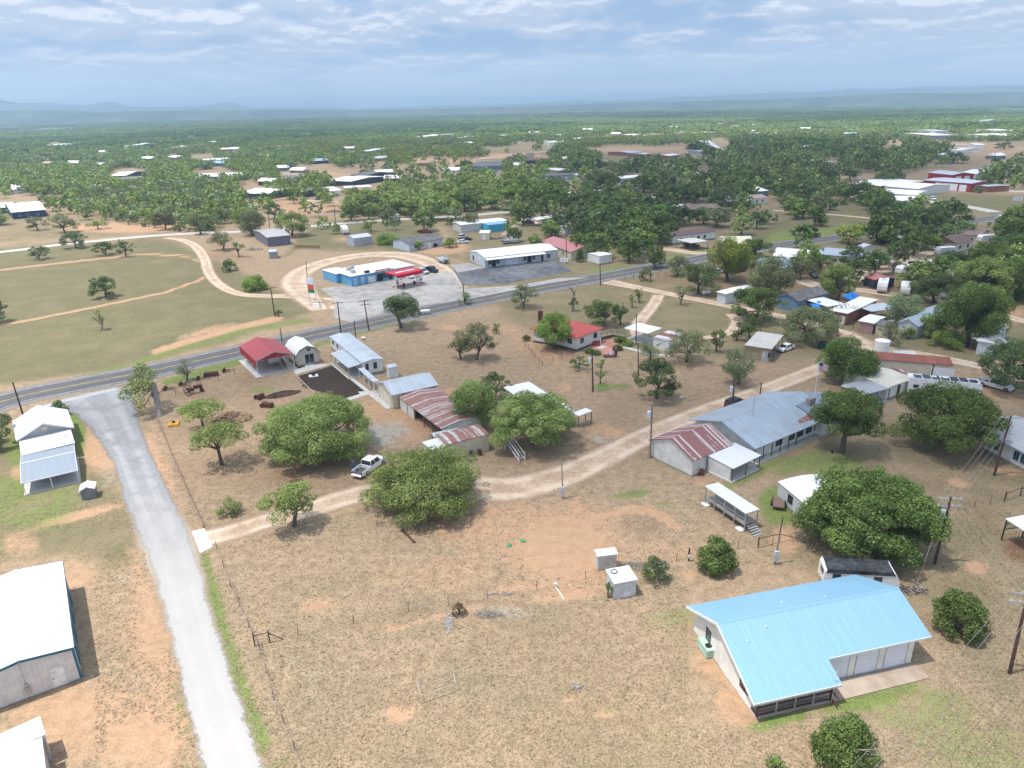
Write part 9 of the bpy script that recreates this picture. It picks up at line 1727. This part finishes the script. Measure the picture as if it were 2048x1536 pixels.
p = G(1377, 1122); o = thing('meter_post', 'short dark post with a small white box left of the dense round bush', 'post', (p[0], p[1], 0)); m = MB(); m.box(-.08, .08, -.08, .08, 0, 1.8); m.build('post', m_rust, o); m = MB(); m.box(-.15, .15, -.2, -.08, .5, .9); m.build('box', TRW, o)
p = G(1362, 802); o = thing('mailbox', 'small white sign on a thin stake by the dirt lane', 'sign', (p[0], p[1], 0)); m = MB(); m.tube([(0, 0, 0), (0, 0, .7)], .03, 5); m.build('stake', m_steel, o); m = MB(); m.box(-.25, .25, -.04, .04, .6, 1.0); m.build('panel', TRW, o)
# earth mound beside the soil bed
p = G(565, 790); rngm = np.random.default_rng(2); m = MB(); rings = []
for k, (q_, zz) in enumerate(((1, 0), (.8, .35), (.5, .75), (.2, .95), (.02, 1.0))): rings.append([(3.6*q_*math.cos(a)*(1+.1*math.sin(3*a)), 1.3*q_*math.sin(a), zz*.8+rngm.uniform(-.05, .05)) for a in np.linspace(0, 6.28, 17)[:-1]])
m.loft(rings); o = m.build('earth_mound', patchy((.035, .026, .020), (.12, .075, .05), 2.), None); o.location = (p[0], p[1], -.02); o.rotation_euler = (0, 0, .45); tag(o, 'long dark heap of soil beside the black machine', 'soil heap')
# ================================================================ HAZE
hb = MB(); hb.box(-14000, 14000, -400, 15000, -2, 170)
hm = bpy.data.materials.new('haze'); hm.use_nodes = True; n = NT(hm.node_tree)
pv = n.add('ShaderNodeVolumePrincipled'); pv.inputs['Color'].default_value = (.56, .79, 1, 1); pv.inputs['Density'].default_value = 2.1e-4; pv.inputs['Anisotropy'].default_value = .1
on = n.n.new('ShaderNodeOutputMaterial'); n.l.new(pv.outputs[0], on.inputs['Volume'])
ho = hb.build('haze', hm); tag(ho, 'pale blue haze of the hot distance', 'haze', kind='stuff')
# ================================================================ SHADE SHEET OVERHEAD: unseen overcast added, its thickness shaped to dim chosen ground
def cloud_shade_sheet():
 Z = 1500.; hx, hy = sd.x/sd.z*Z, sd.y/sd.z*Z; xs = np.linspace(-2600, 2800, 150); ys = np.linspace(-500, 4200, 150)
 XS, YS = np.meshgrid(xs, ys); P = np.stack([XS.ravel(), YS.ravel(), np.zeros(XS.size)-CH], 1); d = P@AF; px = 1024+F*(P@AR)/np.maximum(d, 1); py = 768-F*(P@AU)/np.maximum(d, 1); fr_ = d > 5
 T = np.zeros(XS.size)
 yf = np.interp(py, [480, 640, 760, 880, 1000, 1130, 1300, 1536], [.42, .5, .66, .74, .62, .34, .12, .06]); rd = np.interp(py, [780, 1100, 1536], [230, 420, 560])
 T = .04+yf*(.22+.78*sstep(px-rd, -60, 170))*np.where(py > 760, 1, .55+.45*sstep(px, 350, 900))+sstep(px, 1250, 1950)*np.interp(py, [800, 1536], [.05, .38])
 # dark belt over the middle-right woods, bright strip beyond
 def el_(cx, cy, rx, ry, v, soft=.5):
  q_ = np.sqrt(((px-cx)/rx)**2+((py-cy)/ry)**2); w = 1-sstep(q_, 1-soft, 1+soft); return w*v
 T = np.maximum(T, el_(1550, 335, 640, 62, .8)); T = np.maximum(T, el_(1350, 430, 480, 70, .66)); T = np.maximum(T, el_(1750, 560, 480, 130, .66))
 T = np.where((py < 292)&(px > 700), np.minimum(T, .0+.5*sstep(py, 270, 292)), T)
 T = np.maximum(T, el_(1200, 232, 900, 7, .6)); T = np.maximum(T, el_(500, 250, 600, 9, .35)); T = np.maximum(T, el_(250, 545, 260, 25, .25))
 T = T+(vnoise(XS.ravel(), YS.ravel(), 160, 4)-.5)*.10+(vnoise(XS.ravel(), YS.ravel(), 420, 8)-.5)*.16*(py < 320)
 T = np.clip(T, 0, .85)*fr_; T = np.where(fr_, T, .3)
 zz = Z+40*vnoise(XS.ravel(), YS.ravel(), 300, 2); v = np.stack([XS.ravel()+hx, YS.ravel()+hy, zz], 1); idx = np.arange(XS.size).reshape(XS.shape); q = np.stack([idx[:-1, :-1], idx[:-1, 1:], idx[1:, 1:], idx[1:, :-1]], -1).reshape(-1, 4)
 me = bpy.data.meshes.new('cloud_shade_sheet'); me.from_pydata(v.tolist(), [], q.tolist()); a = me.attributes.new('thick', 'FLOAT', 'POINT'); a.data.foreach_set('value', T.astype(np.float32))
 m, n = newmat('shade_sheet_veil'); at = n.add('ShaderNodeAttribute', attribute_name='thick'); tr = n.add('ShaderNodeBsdfTransparent'); di = n.add('ShaderNodeBsdfTranslucent'); di.inputs[0].default_value = (.62, .64, .68, 1)
 mx = n.add('ShaderNodeMixShader', i_0=at.outputs['Fac'], i_1=tr.outputs[0], i_2=di.outputs[0]); n.add('ShaderNodeOutputMaterial', i_0=mx.outputs[0]); me.materials.append(m)
 o = bpy.data.objects.new('cloud_shade_sheet', me); COL.objects.link(o); tag(o, kind='structure')
cloud_shade_sheet()
